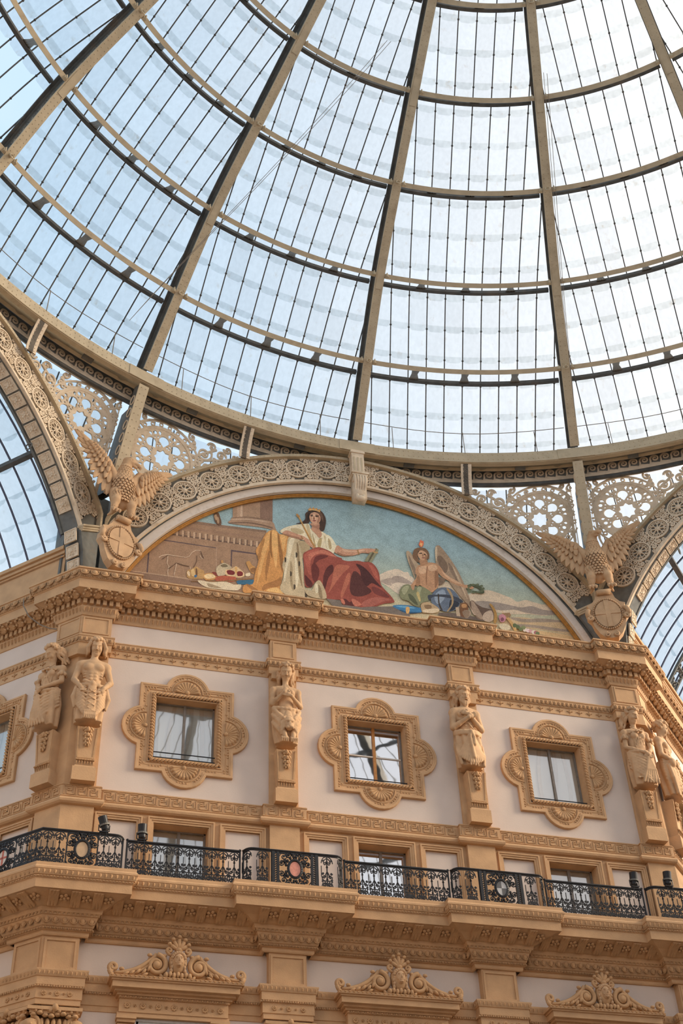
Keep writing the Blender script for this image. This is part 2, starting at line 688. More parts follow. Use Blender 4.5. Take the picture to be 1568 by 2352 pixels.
# ------------------------------------------------------------------ carved units
def egg_unit(w, h, dp, dart=True):
    m = MB()
    th = np.linspace(0, PI, 7)
    ph = np.linspace(PI, 2 * PI, 6)
    P = np.stack([np.sin(th)[:, None] * np.cos(ph) * w * .30, np.sin(th)[:, None] * np.sin(ph) * dp, (np.cos(th) * h * .5)[:, None] + 0 * ph[None]], -1)
    m.grid(P)
    a = np.linspace(-.75 * PI, -.25 * PI + PI, 3)
    a = np.linspace(PI * .82, PI * 2.18, 10)
    m.tube(np.stack([np.cos(a) * w * .39, np.full(10, -dp * .35), np.sin(a) * h * .60 + h * .05], 1), w * .055, 4, cap=False)
    if dart:
        for sx in (-1, 1):
            m.add([(sx * w * .5, -dp * .8, h * .1), (sx * w * .5 - .035 * w, 0, h * .45), (sx * w * .5 + .035 * w, 0, h * .45), (sx * w * .5, -dp * .1, -h * .62)],
                  np.array([[0, 2, 1], [0, 1, 3], [0, 3, 2]]))
    return m


def acanthus_unit(w, h, dp):
    """fan of fleshy lobes, each tip rolled forward"""
    m = MB()
    for a, L, ww in ((0, 1.0, .22), (-.45, .90, .19), (.45, .90, .19), (-.95, .66, .17), (.95, .66, .17)):
        c_, s_ = cos(a), sin(a)
        R = np.array([[c_, 0, s_], [0, 1, 0], [-s_, 0, c_]])
        m.ell((s_ * w * .40 * L, -dp * .5, c_ * h * .46 * L), (w * ww, dp * .7, h * .47 * L), 7, 4, R)
        m.ell((s_ * w * .66 * L, -dp * 1.3, c_ * h * .82 * L), (w * ww * .95, dp * .7, h * .11), 6, 4, R)
    return m


def spiral(cx, cz, r0, r1, turns, a0, n=28, dirn=1):
    t = np.linspace(0, 1, n)
    a = a0 + dirn * t * turns * 2 * PI
    rr = r0 + (r1 - r0) * t ** .85
    return np.stack([cx + rr * np.cos(a), cz + rr * np.sin(a)], 1)


def fleur_unit(h):
    m = MB()
    m.add([(0, -.018, h * .5), (-h * .13, 0, h * .22), (0, -.03, .05 * h), (h * .13, 0, h * .22), (0, -.0, -.5 * h), (-.05 * h, 0, 0), (.05 * h, 0, 0)],
          np.array([[0, 1, 2], [0, 2, 3], [2, 5, 4], [2, 4, 6]]))
    for s in (-1, 1):
        q = np.array([(0, -.05 * h), (.16 * h, .04 * h), (.30 * h, .16 * h), (.40 * h, .12 * h), (.42 * h, .0)])
        q[:, 0] *= s
        m.ribbon(q, np.array([.07, .12, .13, .10, .05]) * h, -.02, .0)
    m.box((0, -.012, -.05 * h), (.34 * h, .024, .07 * h))
    return m


def key_unit(w, h):
    """one T-shaped step of the Greek key as raised fillets"""
    m = MB()
    k = w / 6.4
    def seg(x0, z0, x1, z1):
        t = .019
        m.box(((x0 + x1) / 2, -.009, (z0 + z1) / 2), (abs(x1 - x0) + t, .018, abs(z1 - z0) + t))
    H = h / 2 - .035
    x0 = -w / 2
    seg(x0 + .3 * k, -H, x0 + .3 * k, H * .9)
    seg(x0 + .3 * k, H * .9, x0 + 4.3 * k, H * .9)
    seg(x0 + 4.3 * k, H * .9, x0 + 4.3 * k, -.1 * H)
    seg(x0 + 1.9 * k, -.1 * H, x0 + 4.3 * k, -.1 * H)
    seg(x0 + 1.9 * k, H * .35, x0 + 3.1 * k, H * .35)
    seg(x0 + 1.9 * k, H * .35, x0 + 1.9 * k, -H * .9)
    seg(x0 + 1.9 * k, -H * .9, x0 + 5.6 * k, -H * .9)
    seg(x0 + 5.6 * k, -H * .9, x0 + 5.6 * k, .45 * H)
    return m


def leaf_tooth(w, h, dp):
    m = MB()
    m.add([(-w / 2, 0, h / 2), (w / 2, 0, h / 2), (0, 0, -h / 2), (0, -dp, h * .1), (-w * .28, -dp * .7, h * .42), (w * .28, -dp * .7, h * .42)],
          np.array([[0, 3, 4], [4, 3, 5], [5, 3, 1], [0, 2, 3], [3, 2, 1], [0, 4, 5], [0, 5, 1]]))
    return m


def bead_unit(w, h):
    m = MB()
    m.ell((-.18 * w, -h * .2, 0), (w * .30, h * .5, h * .5), 6, 4)
    m.box((.28 * w, -h * .2, 0), (w * .12, h * .8, h * .8))
    m.box((.42 * w, -h * .2, 0), (w * .10, h * .8, h * .8))
    return m


def rosette_unit(r, dp, n=6):
    m = MB()
    m.ell((0, -dp * .5, 0), (r * .26, dp * .75, r * .26), 7, 4)
    for k in range(n):
        a = k * 2 * PI / n
        c_, s_ = cos(a), sin(a)
        R = np.array([[c_, 0, -s_], [0, 1, 0], [s_, 0, c_]])
        m.ell((r * .60 * c_, -dp * .3, r * .60 * s_), (r * .40, dp * .55, r * .33), 6, 4, R)
    return m


# ------------------------------------------------------------------ upper cornice (trim_1)
P_UP = plan(.20, .38, .72)
mb = sweep(MB(), P_UP, [(0, 22.345), (.03, 22.35), (.05, 22.39), (.10, 22.58), (.10, 22.60), (.09, 22.605), (.09, 22.80), (.19, 22.80), (.195, 22.83), (.26, 22.84), (.46, 22.91),
                        (.48, 22.895), (.49, 23.165), (.515, 23.175), (.53, 23.185), (.53, 23.235), (.55, 23.24), (.59, 23.42), (.62, 23.425), (.62, 23.47), (-.5, 23.48)])
t1 = struct(mb.build('trim_1', OCHRE), 'ochre upper cornice under the painted half-round field')
along(P_UP, .565, 23.325, .285, egg_unit(.285, .17, .075).mesh('egg', OCHRE2, True), 'egg', t1, tilt=-.20)
dm = MB()
dm.box((0, .02, 0), (.092, .12, .155))
along(P_UP, .15, 22.705, .158, dm.mesh('dentil', OCHRE2), 'dentil', t1)
along(P_UP, .20, 22.80, .30, acanthus_unit(.29, .31, .055).mesh('acanthus_leaf', OCHRE2, True), 'acanthus_leaf', t1, tilt=.98)
mb = MB()
along_mb(mb, P_UP, .075, 22.485, .115, leaf_tooth(.118, .17, .075), tilt=-.2)
along_mb(mb, P_UP, .535, 23.21, .09, bead_unit(.09, .042))
mb.build('carved_bands', OCHRE2, t1, kind='stuff')

# blocking course above the cornice on the arms
for side, x0, x1 in (('left', -14, -.78), ('right', .78, 14)):
    mb = MB()
    mb.box(((x0 + x1) / 2, .30, 24.2), (x1 - x0, .95, 1.49))
    mb.box(((x0 + x1) / 2, .26, 24.86), (x1 - x0, 1.0, .10))
    mb.box(((x0 + x1) / 2, .22, 24.98), (x1 - x0, 1.05, .12))
    mb.tube([(x0, -.22, 24.72), (x1, -.22, 24.72)], .025, 6)
    nm = 'trim_6' if side == 'left' else 'trim_7'
    struct(mb.build(nm, OCHRE, loc=W3(side, 0, 0, 0), rotz=RZ(side)), 'plain ochre parapet course carrying the %s arcade roof' % side)

# ------------------------------------------------------------------ string course with eggs and fleurs-de-lis (trim_2)
mb = sweep(MB(), P_UP, [(0, 21.255), (.02, 21.26), (.02, 21.475), (.045, 21.485), (.07, 21.66), (.085, 21.67), (.085, 21.70), (0, 21.71)])
t2 = struct(mb.build('trim_2', OCHRE), 'narrow ochre string course of eggs over fleurs-de-lis')
fl = fleur_unit(.185).mesh('fleur_de_lis', OCHRE2)
for p, d, s in spots(plan(.0001, .38, .72), .022, .305, reach=5.0, minseg=1.2):
    inst('fleur_de_lis', fl, t2, mat=Matrix(mat_at(p, d, 0, 21.37)))
mb = MB()
along_mb(mb, P_UP, .062, 21.575, .125, egg_unit(.125, .13, .045, False), tilt=-.12)
mb.build('egg_moulding', OCHRE2, t2, smooth=True, kind='stuff')

# piers: blocks above and pilasters below the string course
mb = MB()
pier_solid(mb, .20, .36, .70, 21.7, 22.36)
pier_solid(mb, .199, .379, .719, 21.258, 21.69)
for x in PX:
    panel_frame(mb, x, 21.80, 22.30, .29, .20)
panel_frame(mb, -VX + .30, 21.80, 22.30, .34, .20)
panel_frame(mb, VX - .30, 21.80, 22.30, .34, .20)
panel_frame(mb, -.30, 21.80, 22.30, .34, .20, side='left')
panel_frame(mb, .30, 21.80, 22.30, .34, .20, side='right')
pier_solid(mb, .12, .36, .70, 17.42, 21.26)
# capitals blocks over the figures' shoulders
pier_solid(mb, .24, .33, .66, 21.10, 21.26)
t8 = struct(mb.build('trim_8', OCHRE), 'flat ochre piers between the square windows')

# ------------------------------------------------------------------ greek key band (trim_3)
P_KEY = plan(.11, .45, .74)
mb = sweep(MB(), P_KEY, [(0, 16.895), (.06, 16.90), (.12, 16.915), (.16, 16.95), (.175, 17.0), (.16, 17.05), (.11, 17.075), (.09, 17.08), (.09, 17.435), (0, 17.44)])
t3 = struct(mb.build('trim_3', OCHRE), 'ochre band of Greek key over a rounded moulding')
along(P_KEY, .09, 17.26, .325, key_unit(.325, .30).mesh('key_step', OCHRE2), 'key_step', t3, minseg=1.3, inset=.04)
mb = sweep(MB(), P_KEY, [(.09, 17.105), (.105, 17.105), (.105, 17.125), (.09, 17.125)])
sweep(mb, P_KEY, [(.09, 17.395), (.105, 17.395), (.105, 17.415), (.09, 17.415)])
mb.build('fillet', OCHRE2, t3)

# ------------------------------------------------------------------ mezzanine storey behind the balcony
mb = MB()
holes = []
for b in BAYS:
    holes += [(b - 1.90, b - 1.06, 15.0, 16.69), (b - .66, b + .66, 15.0, 16.71), (b + 1.06, b + 1.90, 15.0, 16.69)]
mb.T = np.eye(4)
mb.T[:3, 3] = (0, A, 0)
wall_piece(mb, -VX + .05, VX - .05, 14.9, 16.93, -.05, .02, holes)
mb.T = None
pier_solid(mb, .16, .37, .70, 14.9, 16.93)
pier_solid(mb, .109, .449, .739, 16.898, 17.43)
pier_solid(mb, .219, .459, .699, 13.668, 14.9)
t9 = struct(mb.build('trim_9', OCHRE), 'ochre mezzanine wall of panels and windows behind the railing')


def door_frame(hw, top):
    m = MB()
    for k, (w0, w1, o) in enumerate(((.0, .05, .045), (.05, .10, .065), (.10, .135, .085))):
        a, b = hw + w0, hw + w1
        pl = [(-b, 15.0), (-a, 15.0), (-a, top + w0), (a, top + w0), (a, 15.0), (b, 15.0), (b, top + w1), (-b, top + w1)]
        m.prism(pl, -.05 - o + .02, -.03)
    return m


fw = door_frame(.66, 16.71).mesh('frame', OCHRE)
fp = door_frame(.42, 16.69).mesh('panel_frame', OCHRE)
for b in BAYS:
    for dx in (-1.48, 1.48):
        inst('panel_frame', fp, t9, loc=(b + dx, A, 0))
for side, bx in (('left', -2.82), ('right', 2.82)):
    mb = MB()
    wall_piece(mb, min(bx * .25, bx * 5), max(bx * .25, bx * 5), 14.9, 16.93, -.05, .02, [(bx + q - .42, bx + q + .42, 15.0, 16.69) for q in (-1.48, 1.48)] + [(bx - .66, bx + .66, 15.0, 16.71)])
    o = mb.build('mezzanine_panel_wall', OCHRE, t9, loc=W3(side, 0, 0, 0), rotz=RZ(side))
    for q in (-1.48, 0, 1.48):
        inst('panel_frame', fw if q == 0 else fp, o, loc=(bx + q, 0, 0))

# ------------------------------------------------------------------ balcony slab and the cornice carrying it (trim_4)
P_LOW = plan(.22, .46, .70)
mb = sweep(MB(), P_LOW, [(.08, 13.665), (.12, 13.67), (.14, 13.70), (.14, 13.765), (.19, 13.77), (.19, 13.83), (.22, 13.85), (.29, 14.05), (.32, 14.055), (.33, 14.10), (.36, 14.105), (.38, 14.19),
                         (.42, 14.20), (.46, 14.22), (.60, 14.30), (.84, 14.375), (.90, 14.375), (.905, 14.585), (.925, 14.59), (.925, 14.645), (.95, 14.65), (.99, 14.76), (1.0, 14.765), (1.0, 14.81),
                         (.97, 14.85), (.97, 14.925), (-.2, 14.935)])
t4 = struct(mb.build('trim_4', OCHRE), 'deep ochre cornice that carries the balcony')
along(P_LOW, .255, 13.955, .185, egg_unit(.185, .17, .07, False).mesh('egg', OCHRE2, True), 'egg', t4, tilt=-.3)
m_ = MB()
q = np.linspace(0, 1, 8)
prof = np.stack([.42 * (1 - q) - .02, .165 * q + .035 * np.sin(q * 2 * PI)], 1)
for sx in (-.06, 0, .06):
    m_.tube(np.stack([np.full(8, sx), -.40 * q, .165 * q + .016 - .012 * np.cos(q * 2 * PI)], 1), .036, 5)
m_.box((0, -.2, .10), (.20, .42, .05), np.array([[1, 0, 0], [0, .93, .36], [0, -.36, .93]]))
along(P_LOW, .45, 14.19, .435, m_.mesh('modillion', OCHRE2), 'modillion', t4)
rm = rosette_unit(.125, .06, 5).mesh('rosette', OCHRE2)
for p, d, s in spots(P_LOW, .45, .435):
    q = p + d * .2175 * s + np.array([d[1], -d[0]]) * .19
    inst('rosette', rm, t4, mat=Matrix(mat_at(q, d, 1.22, 14.30)))
mb = MB()
along_mb(mb, P_LOW, .97, 14.705, .12, leaf_tooth(.115, .10, .04), tilt=-.3)
along_mb(mb, P_LOW, .20, 13.80, .075, bead_unit(.07, .05))
along_mb(mb, P_LOW, .345, 14.08, .10, leaf_tooth(.09, .05, .02))
along_mb(mb, P_LOW, .93, 14.617, .14, bead_unit(.13, .035))
mb.build('carved_bands', OCHRE2, t4, kind='stuff')

# ------------------------------------------------------------------ first floor: piers with entablature (trim_5)
mb = MB()
pier_solid(mb, .30, .43, .66, 12.88, 13.69)
for x in PX:
    panel_frame(mb, x, 12.95, 13.62, .40, .30, .05, .025)
panel_frame(mb, -VX + .27, 12.95, 13.62, .35, .30, .05, .025)
panel_frame(mb, VX - .27, 12.95, 13.62, .35, .30, .05, .025)
panel_frame(mb, -.27, 12.95, 13.62, .35, .30, .05, .025, side='left')
pier_solid(mb, .22, .40, .60, 9.5, 12.1)
sweep(mb, P_LOW, [(.08, 12.19), (.10, 12.195), (.10, 12.31), (.12, 12.315), (.12, 12.53), (.135, 12.535), (.135, 12.585), (.15, 12.59), (.15, 12.76), (.17, 12.77), (.21, 12.885), (.21, 12.915), (.08, 12.92)])
t5 = struct(mb.build('trim_5', OCHRE), 'ochre first-floor entablature behind the window pediments')
rm2 = rosette_unit(.06, .03, 8).mesh('rosette', OCHRE2)
rm3 = rosette_unit(.03, .02, 5).mesh('rosette_small', OCHRE2)
for x in PX:
    for dx, mm_ in ((-.32, rm2), (-.16, rm3), (0, rm2), (.16, rm3), (.32, rm2)):
        inst('rosette', mm_, t5, loc=(x + dx, A - .345, 12.42))
for dx, mm_ in ((.12, rm2), (.26, rm3), (.40, rm2), (.54, rm3), (.66, rm2)):
    inst('rosette', mm_, t5, loc=(-VX - .1 + dx, A - .345, 12.42))
    inst('rosette', mm_, t5, loc=W3('left', -dx + .05, .345, 12.42), rotz=RZ('left'))
    inst('rosette', mm_, t5, loc=(VX + .1 - dx, A - .345, 12.42))
mb = MB()
along_mb(mb, P_LOW, .19, 12.83, .10, leaf_tooth(.095, .09, .035), tilt=-.3)
along_mb(mb, P_LOW, .145, 12.56, .11, bead_unit(.105, .045))
mb.build('carved_bands', OCHRE2, t5, kind='stuff')
# ================================================================== iron dome
KN = np.array([(18.55, 29.9), (18.05, 30.61), (16.41, 32.74), (14.62, 34.90), (12.39, 36.78), (10.16, 38.58), (7.915, 40.32), (5.6, 41.75), (3.3, 42.85), (1.2, 43.6)])


def prof(t):
    """inner line of a dome rib, t = 0 at the base girder, one per purlin"""
    t = np.asarray(t, float) + 1
    i = np.clip(np.floor(t).astype(int), 1, len(KN) - 3)
    x = (t - i)[..., None]
    a, b, c, d = KN[i - 1], KN[i], KN[i + 1], KN[i + 2]
    return .5 * (2 * b + (c - a) * x + (2 * a - 5 * b + 4 * c - d) * x * x + (3 * b - a - 3 * c + d) * x ** 3)


def pnorm(t):
    g = prof(np.asarray(t) + .02) - prof(np.asarray(t) - .02)
    g /= np.linalg.norm(g, axis=-1)[..., None]
    return np.stack([g[..., 1], -g[..., 0]], -1)


def pt(t, d):
    """(r, z) at depth d outside the inner line"""
    return prof(t) + pnorm(t) * np.asarray(d)[..., None]


def dome_map(mb_local, t_of_s):
    """(x, depth, s) -> dome coordinates"""
    V = np.concatenate(mb_local.V)
    q = pt(t_of_s(V[:, 2]), V[:, 1])
    m = MB()
    m.add(np.stack([V[:, 0], q[:, 0], q[:, 1]], 1), *mb_local.F)
    return m


TS = np.linspace(0, 7, 141)
_p = prof(TS)
SL = np.concatenate([[0], np.cumsum(np.linalg.norm(np.diff(_p, axis=0), axis=1))])


def tofs(s):
    return np.interp(s, SL, TS)


def strip(x0, x1, d0, d1, s0, s1, n):
    """a bar of box section that follows the rib line"""
    m = MB()
    s = np.linspace(s0, s1, n)
    P = np.stack([np.stack([np.full(n, x), np.full(n, d), s], 1) for x, d in ((x0, d0), (x1, d0), (x1, d1), (x0, d1))], 1)
    m.grid(P, False, True)
    return m


SEND = SL[-1]
K1 = SL[::20]        # arc length at every purlin


def rib_meshes():
    inner = dome_map(strip(-.145, .145, -.02, .02, .14, SEND, 60), tofs)
    outer = dome_map(strip(-.17, .17, .56, .60, .16, SEND, 50), tofs)
    w = MB()
    for a, b in ((.02, .10), (.46, .56)):
        m = strip(-.012, .012, a, b, .14, SEND, 50)
        w.merge(m)
    for a, b in ((.02, .05), (.53, .56)):
        w.merge(strip(-.07, .07, a, b, .14, SEND, 50))
    s = .42
    k = 0
    while s < SEND - .2:
        a = np.linspace(0, 2 * PI, 11)[:-1]
        for r_, wd in ((.165, .035), (.075, .03)):
            P = np.stack([.28 + r_ * np.cos(a), s + r_ * np.sin(a)], 1)
            mm = MB().ribbon(P[:, ::-1] * [1, 1], wd, -.012, .012, True)
            V = np.concatenate(mm.V)
            w.add(np.stack([V[:, 1], V[:, 2], V[:, 0]], 1), *mm.F)
        for q in (-1, 1):
            w.merge(MB().bar((0, .10, s + .20), (0, .46, s + .20 + .04 * q), .02, .04))
        s += .42
        k += 1
    for t in K1[1:]:
        w.box((0, .3, t), (.03, .5, .55))
    web = dome_map(w, tofs)
    rv = MB()
    st = np.arange(.22, SEND, .145)
    for x in (-.075, .075):
        for q in st:
            if np.min(np.abs(q - K1)) < .07:
                continue
            rv.add([(x - .017, -.02, q - .017), (x + .017, -.02, q - .017), (x + .017, -.02, q + .017), (x - .017, -.02, q + .017), (x, -.04, q)],
                   np.array([[0, 1, 4], [1, 2, 4], [2, 3, 4], [3, 0, 4]]))
    riv = dome_map(rv, tofs)
    t = K1[2]
    plates = [(dome_map(strip(-.10, .10, -.035, -.015, q - .45, q + .45, 8), tofs), 'splice_plate', TAN) for q in (K1[2], K1[4], K1[6])]
    return [m.mesh(n, M_) for m, n, M_ in ((inner, 'inner_flange', TAN), (outer, 'outer_flange', DARK), (web, 'web', GREYIRON), (riv, 'rivets', TAN), *plates)]


RM = rib_meshes()
sh = MB()
a = np.arange(12) / 12 * 2 * PI
sh.tube(np.stack([.075 * np.cos(a), np.full(12, -.11), .075 * np.sin(a) - .10], 1), .018, 5, closed=True)
a = np.arange(8) / 8 * PI
sh.tube(np.stack([np.full(8, 0), -.04 - .06 * np.sin(a), .05 * np.cos(a)], 1), .02, 5)
sh.box((0, -.03, .13), (.11, .03, .34))
SHM = sh.mesh('shackle', TAN)
RIBN = {-4: 'iron dome rib rising at the far left, cut by the left frame edge',
        -3: 'iron dome rib crossing the top left corner, sunlit tan with scroll web',
        -2: 'sunlit tan dome rib with open scroll web, second rib left of the eagle rib',
        -1: 'tan riveted dome rib rising above the left eagle',
        0: 'riveted dome rib rising above the fluted keystone',
        1: 'dome rib rising above the right eagle',
        2: 'dome rib in the upper right corner, right of the right eagle rib',
        3: 'dome rib beyond the upper right corner of the glass', 4: 'dome rib over the right arcade'}
for k in range(-4, 5):
    a = k * PI / 8
    o = thing('dome_rib', RIBN[k], 'rib', (0, 0, 0), -a, 'iron ribs of the glass dome')
    for me in RM:
        c = inst(me.name, me, o)
        if me.name == 'rivets':
            c['kind'] = 'stuff'
    for t in (1, 3, 5):
        q, n_ = prof(t), pnorm(t)
        inst('shackle', SHM, o, loc=(0, q[0] - .02, q[1]))
o = None
# ribs on the far side show only as reflections in the windows
mb = MB()
HB_ = PI / 16
for k in range(5, 12):
    a = -k * PI / 8
    R = np.array([[cos(a), -sin(a), 0, 0], [sin(a), cos(a), 0, 0], [0, 0, 1, 0], [0, 0, 0, 1]])
    mb.merge(dome_map(strip(-.17, .17, 0, .6, 0, SEND, 16), tofs), R)
    for x in np.arange(-3, 3.1, .6):
        Rm = np.array([[cos(a - HB_), -sin(a - HB_), 0, 0], [sin(a - HB_), cos(a - HB_), 0, 0], [0, 0, 1, 0], [0, 0, 0, 1]])
        t = np.linspace(0, 6, 14)
        q = pt(t, np.full(14, .64))
        ok = np.abs(x) < q[:, 0] * sin(HB_) - .1
        if ok.sum() > 2:
            q = q[ok]
            mb.merge(MB().tube(np.stack([np.full(len(q), x), np.sqrt(q[:, 0] ** 2 - x * x), q[:, 1]], 1), .028, 4), Rm)
    for t in range(0, 7):
        q = prof(t)
        an = np.linspace(0, PI / 8, 7)
        P = np.stack([np.sin(an) * q[0], np.cos(an) * q[0], np.full(7, q[1])], 1)
        mb.merge(MB().tube(P, .10, 4), R)
tag(mb.build('dome_framework', DARK), 'rear half of the iron dome framework mirrored in the windows', 'framework')['kind'] = 'structure'


def ring_strip(r0, z0, r1, z1, th, a0, a1, n, nr=None):
    """flat bar from (r0,z0) to (r1,z1), thickness th along the normal"""
    d = np.array([r1 - r0, z1 - z0])
    d /= np.linalg.norm(d)
    nn = np.array([d[1], -d[0]]) * th
    a = np.linspace(a0, a1, n)
    c = [(r0, z0), (r1, z1), (r1 + nn[0], z1 + nn[1]), (r0 + nn[0], z0 + nn[1])]
    P = np.stack([np.stack([np.sin(a) * r_, np.cos(a) * r_, np.full(n, z_)], 1) for r_, z_ in c], 1)
    m = MB()
    m.grid(P, False, True)
    m.add(P[0], np.array([[0, 1, 2, 3]]))
    m.add(P[-1], np.array([[3, 2, 1, 0]]))
    return m


BAYK = range(-4, 4)
HB = PI / 16
RINGL = ['lowest iron purlin ring, one bay above the base girder', 'second iron purlin ring up from the base girder', 'third iron purlin ring up from the base girder',
         'fourth iron purlin ring up from the base girder', 'fifth iron purlin ring, at the top edge', 'topmost iron purlin ring around the dome crown']
DROP = [.0, .26, .13, .05, .0, 0, 0]
for k in range(1, 7):
    ring = thing('purlin_ring', RINGL[k - 1], 'ring', (0, 0, prof(k)[1]), 0, 'purlin rings of the glass dome')
    z0 = prof(k)[1]
    q, nn = prof(k), pnorm(k)
    tg = np.array([-nn[1], nn[0]])
    gap = .15 / q[0]
    e0 = q - tg * .075
    e1 = q + tg * .075
    fl_ = ring_strip(e0[0], e0[1] - z0, e1[0], e1[1] - z0, .025, -HB + gap, HB - gap, 15).mesh('inner_flange', TAN)
    ob = q + nn * .52 - tg * DROP[k]
    tb = ring_strip(ob[0], ob[1] - z0 - .06, ob[0], ob[1] - z0 + .06, .12, -HB + .2 / ob[0], HB - .2 / ob[0], 15).mesh('outer_bar', DARK)
    gm = MB()
    gm.add([(-.14, q[0] + .02, -.0), (.14, q[0] + .02, .0), (.10, (q[0] + ob[0]) / 2, (ob[1] - z0) / 2), (.2, ob[0], ob[1] - z0), (-.12, ob[0], ob[1] - z0), (-.10, (q[0] + ob[0]) / 2, (ob[1] - z0) / 2)],
           np.array([[0, 1, 2, 5]]), np.array([[5, 2, 3, 4]]))
    for s_ in (-.04, .04):
        gm.bar((s_ - .04, q[0], 0), (s_ + .06, ob[0], ob[1] - z0), .025, .02)
    gm = gm.mesh('gusset_plate', GUSSET)
    cm = MB().box((0, 0, 0), (.10, .10, .13)).box((.0, -.06, 0), (.03, .05, .18)).mesh('cleat', TAN)
    for b in BAYK:
        am = (b + .5) * PI / 8
        inst('inner_flange', fl_, ring, rotz=-am)
        inst('outer_bar', tb, ring, rotz=-am)
        for g in ((-.5, 0, .5) if k < 4 else (0,)):
            inst('gusset_plate', gm, ring, rotz=-am - g * PI / 16)
        for e in (-1, 1):
            aa = am + e * (HB - gap - .066 / q[0])
            inst('cleat', cm, ring, loc=(sin(aa) * (q[0] - .0), cos(aa) * q[0], 0), rotz=-aa)

# ------------------------------------------------------------------ dome glazing, one window per bay
PITCH = .60
GD = .68
WNAME = {-3: 'glazed dome bay at the far upper left', -2: 'glazed dome bay above the left spandrel, left of the left eagle rib', -1: 'glazed dome bay between the left eagle rib and the keystone rib',
         0: 'glazed dome bay between the keystone rib and the right eagle rib', 1: 'glazed dome bay right of the right eagle rib', 2: 'glazed dome bay in the upper right corner'}
ROWS = []
for k in range(0, 7):
    ROWS += [k + .20, k + .55, k + .90]
ROWS = [-.12] + ROWS
PM = []
nseg = 5


def lim(t, d=GD):
    return pt(t, d)[..., 0] * sin(HB) - .05


for i in range(len(ROWS) - 1):
    ta, tb_ = ROWS[i], ROWS[i + 1]
    if tb_ > 6.3:
        break
    for c in range(-7, 7):
        x0, x1 = c * PITCH + .02, (c + 1) * PITCH - .02
        L = lim(np.array([ta, tb_]))
        if min(abs(x0), abs(x1)) > L[0] - .06 or (x0 < 0 < x1 and False):
            continue
        ov = .058
        v = np.linspace(0, 1, 4)
        uu = np.array([0, .16, .5, .84, 1])
        edge = np.array([.50, .96, 1, .96, .50])
        T_ = ta + (tb_ - ta) * v[None, :] - ov * edge[:, None] * (1 - v)[None, :] ** 2 + .02 * v[None]
        X = x0 + (x1 - x0) * uu[:, None] + 0 * T_
        l_ = lim(T_)
        X = np.clip(X, -l_, l_)
        if (X[-1] - X[0]).max() < .05:
            continue
        dd = GD + .012 * v[None, :] + 0 * T_
        q = pt(T_, dd)
        Y = np.sqrt(np.maximum(q[..., 0] ** 2 - X ** 2, 0))
        m = MB().grid(np.stack([X, Y, q[..., 1]], -1))
        PM.append((i, m.mesh('pane', PANE, True)))
BM = []
for c in range(-6, 7):
    x = c * PITCH
    t = np.linspace(-.12, 6.25, 50)
    ok = np.abs(x) < lim(t) - .02
    t = t[ok]
    if len(t) < 4:
        continue
    q = pt(t, np.full(len(t), GD - .04))
    P = np.stack([np.full(len(t), x), np.sqrt(q[:, 0] ** 2 - x * x), q[:, 1]], 1)
    BM.append(MB().tube(P, .0235, 4).mesh('glazing_bar', DARK))
cl = MB()
for i in range(1, 19):
    for c in range(-6, 7):
        x = c * PITCH
        t = ROWS[i]
        if abs(x) < lim(np.array(t)) - .05:
            q = pt(np.array(t - .03), np.array(GD - .05))
            cl.box((x, math.sqrt(q[0] ** 2 - x * x), q[1]), (.06, .04, .04))
CLM = cl.mesh('clips', DARK)
nwin = 1
for b in WNAME:
    am = (b + .5) * PI / 8
    w = inst('window_%d' % nwin, None, None, (0, 0, 0), -am)
    nwin += 1
    struct(w, WNAME[b])
    for i, me in PM:
        if (b == -3 and i < 6) or (b == 2 and i < 9):
            continue
        inst('pane', me, w)
    for me in BM:
        inst('glazing_bar', me, w)
    inst('clips', CLM, w, kind='stuff')

# ------------------------------------------------------------------ base girder of the dome
g = thing('ring_girder', 'riveted base girder ring of the dome above the scroll frieze', 'girder', (0, 0, 30.27))
R0 = 18.05
gs = ring_strip(R0, 0, R0, .41, -.03, -HB, HB, 15)
gm_ = MB().merge(gs)
gm_.merge(ring_strip(R0, .0, R0 + .16, .0, .02, -HB, HB, 15))
gm_.merge(ring_strip(R0, .39, R0 + .16, .39, .02, -HB, HB, 15))
plate = gm_.mesh('girder_plate', TAN_SHADED)  # shade-coloured copy of the tan plate, never placed
plateT = gm_.mesh('girder_plate', TAN)
rv = MB()
for row in (.11, .30):
    n = 44
    for i in range(n):
        an = -HB + (i + .5) * 2 * HB / n
        c, s = cos(an), sin(an)
        p = np.array([s * (R0 - .03), c * (R0 - .03), row])
        ex = np.array([c, -s, 0]) * .02
        ez = np.array([0, 0, .02])
        rv.add([p - ex - ez, p + ex - ez, p + ex + ez, p - ex + ez, p - np.array([s, c, 0]) * .022], np.array([[0, 1, 4], [1, 2, 4], [2, 3, 4], [3, 0, 4]]))
rvm = rv.mesh('rivets', TAN)
jp = MB().merge(ring_strip(R0 - .02, .0, R0 - .02, .41, -.03, -.032, .032, 5)).mesh('joint_plate', TAN)
gutter = MB()
gutter.merge(ring_strip(18.46, .16, 18.46, .34, .02, -HB, HB, 15))
gutter.merge(ring_strip(18.46, .16, 18.56, .12, .02, -HB, HB, 15))
gut = gutter.mesh('gutter_lip', TAN)
soff = MB().merge(ring_strip(18.3, .47, 18.9, .49, .06, -HB, HB, 15)).mesh('dark_soffit', DARK)
tooth = MB()
tooth.add([(-.16, 0, 0), (.16, 0, 0), (.10, 0, -.05), (.03, 0, -.09), (-.03, 0, -.09), (-.10, 0, -.05)], np.array([[0, 1, 2, 3, 4, 5]]))
tooth.add([(-.16, .012, 0), (.16, .012, 0), (.10, .012, -.05), (.03, .012, -.09), (-.03, .012, -.09), (-.10, .012, -.05)], np.array([[5, 4, 3, 2, 1, 0]]))
tooth = tooth.mesh('scalloped_tab', TAN)
wire = MB()
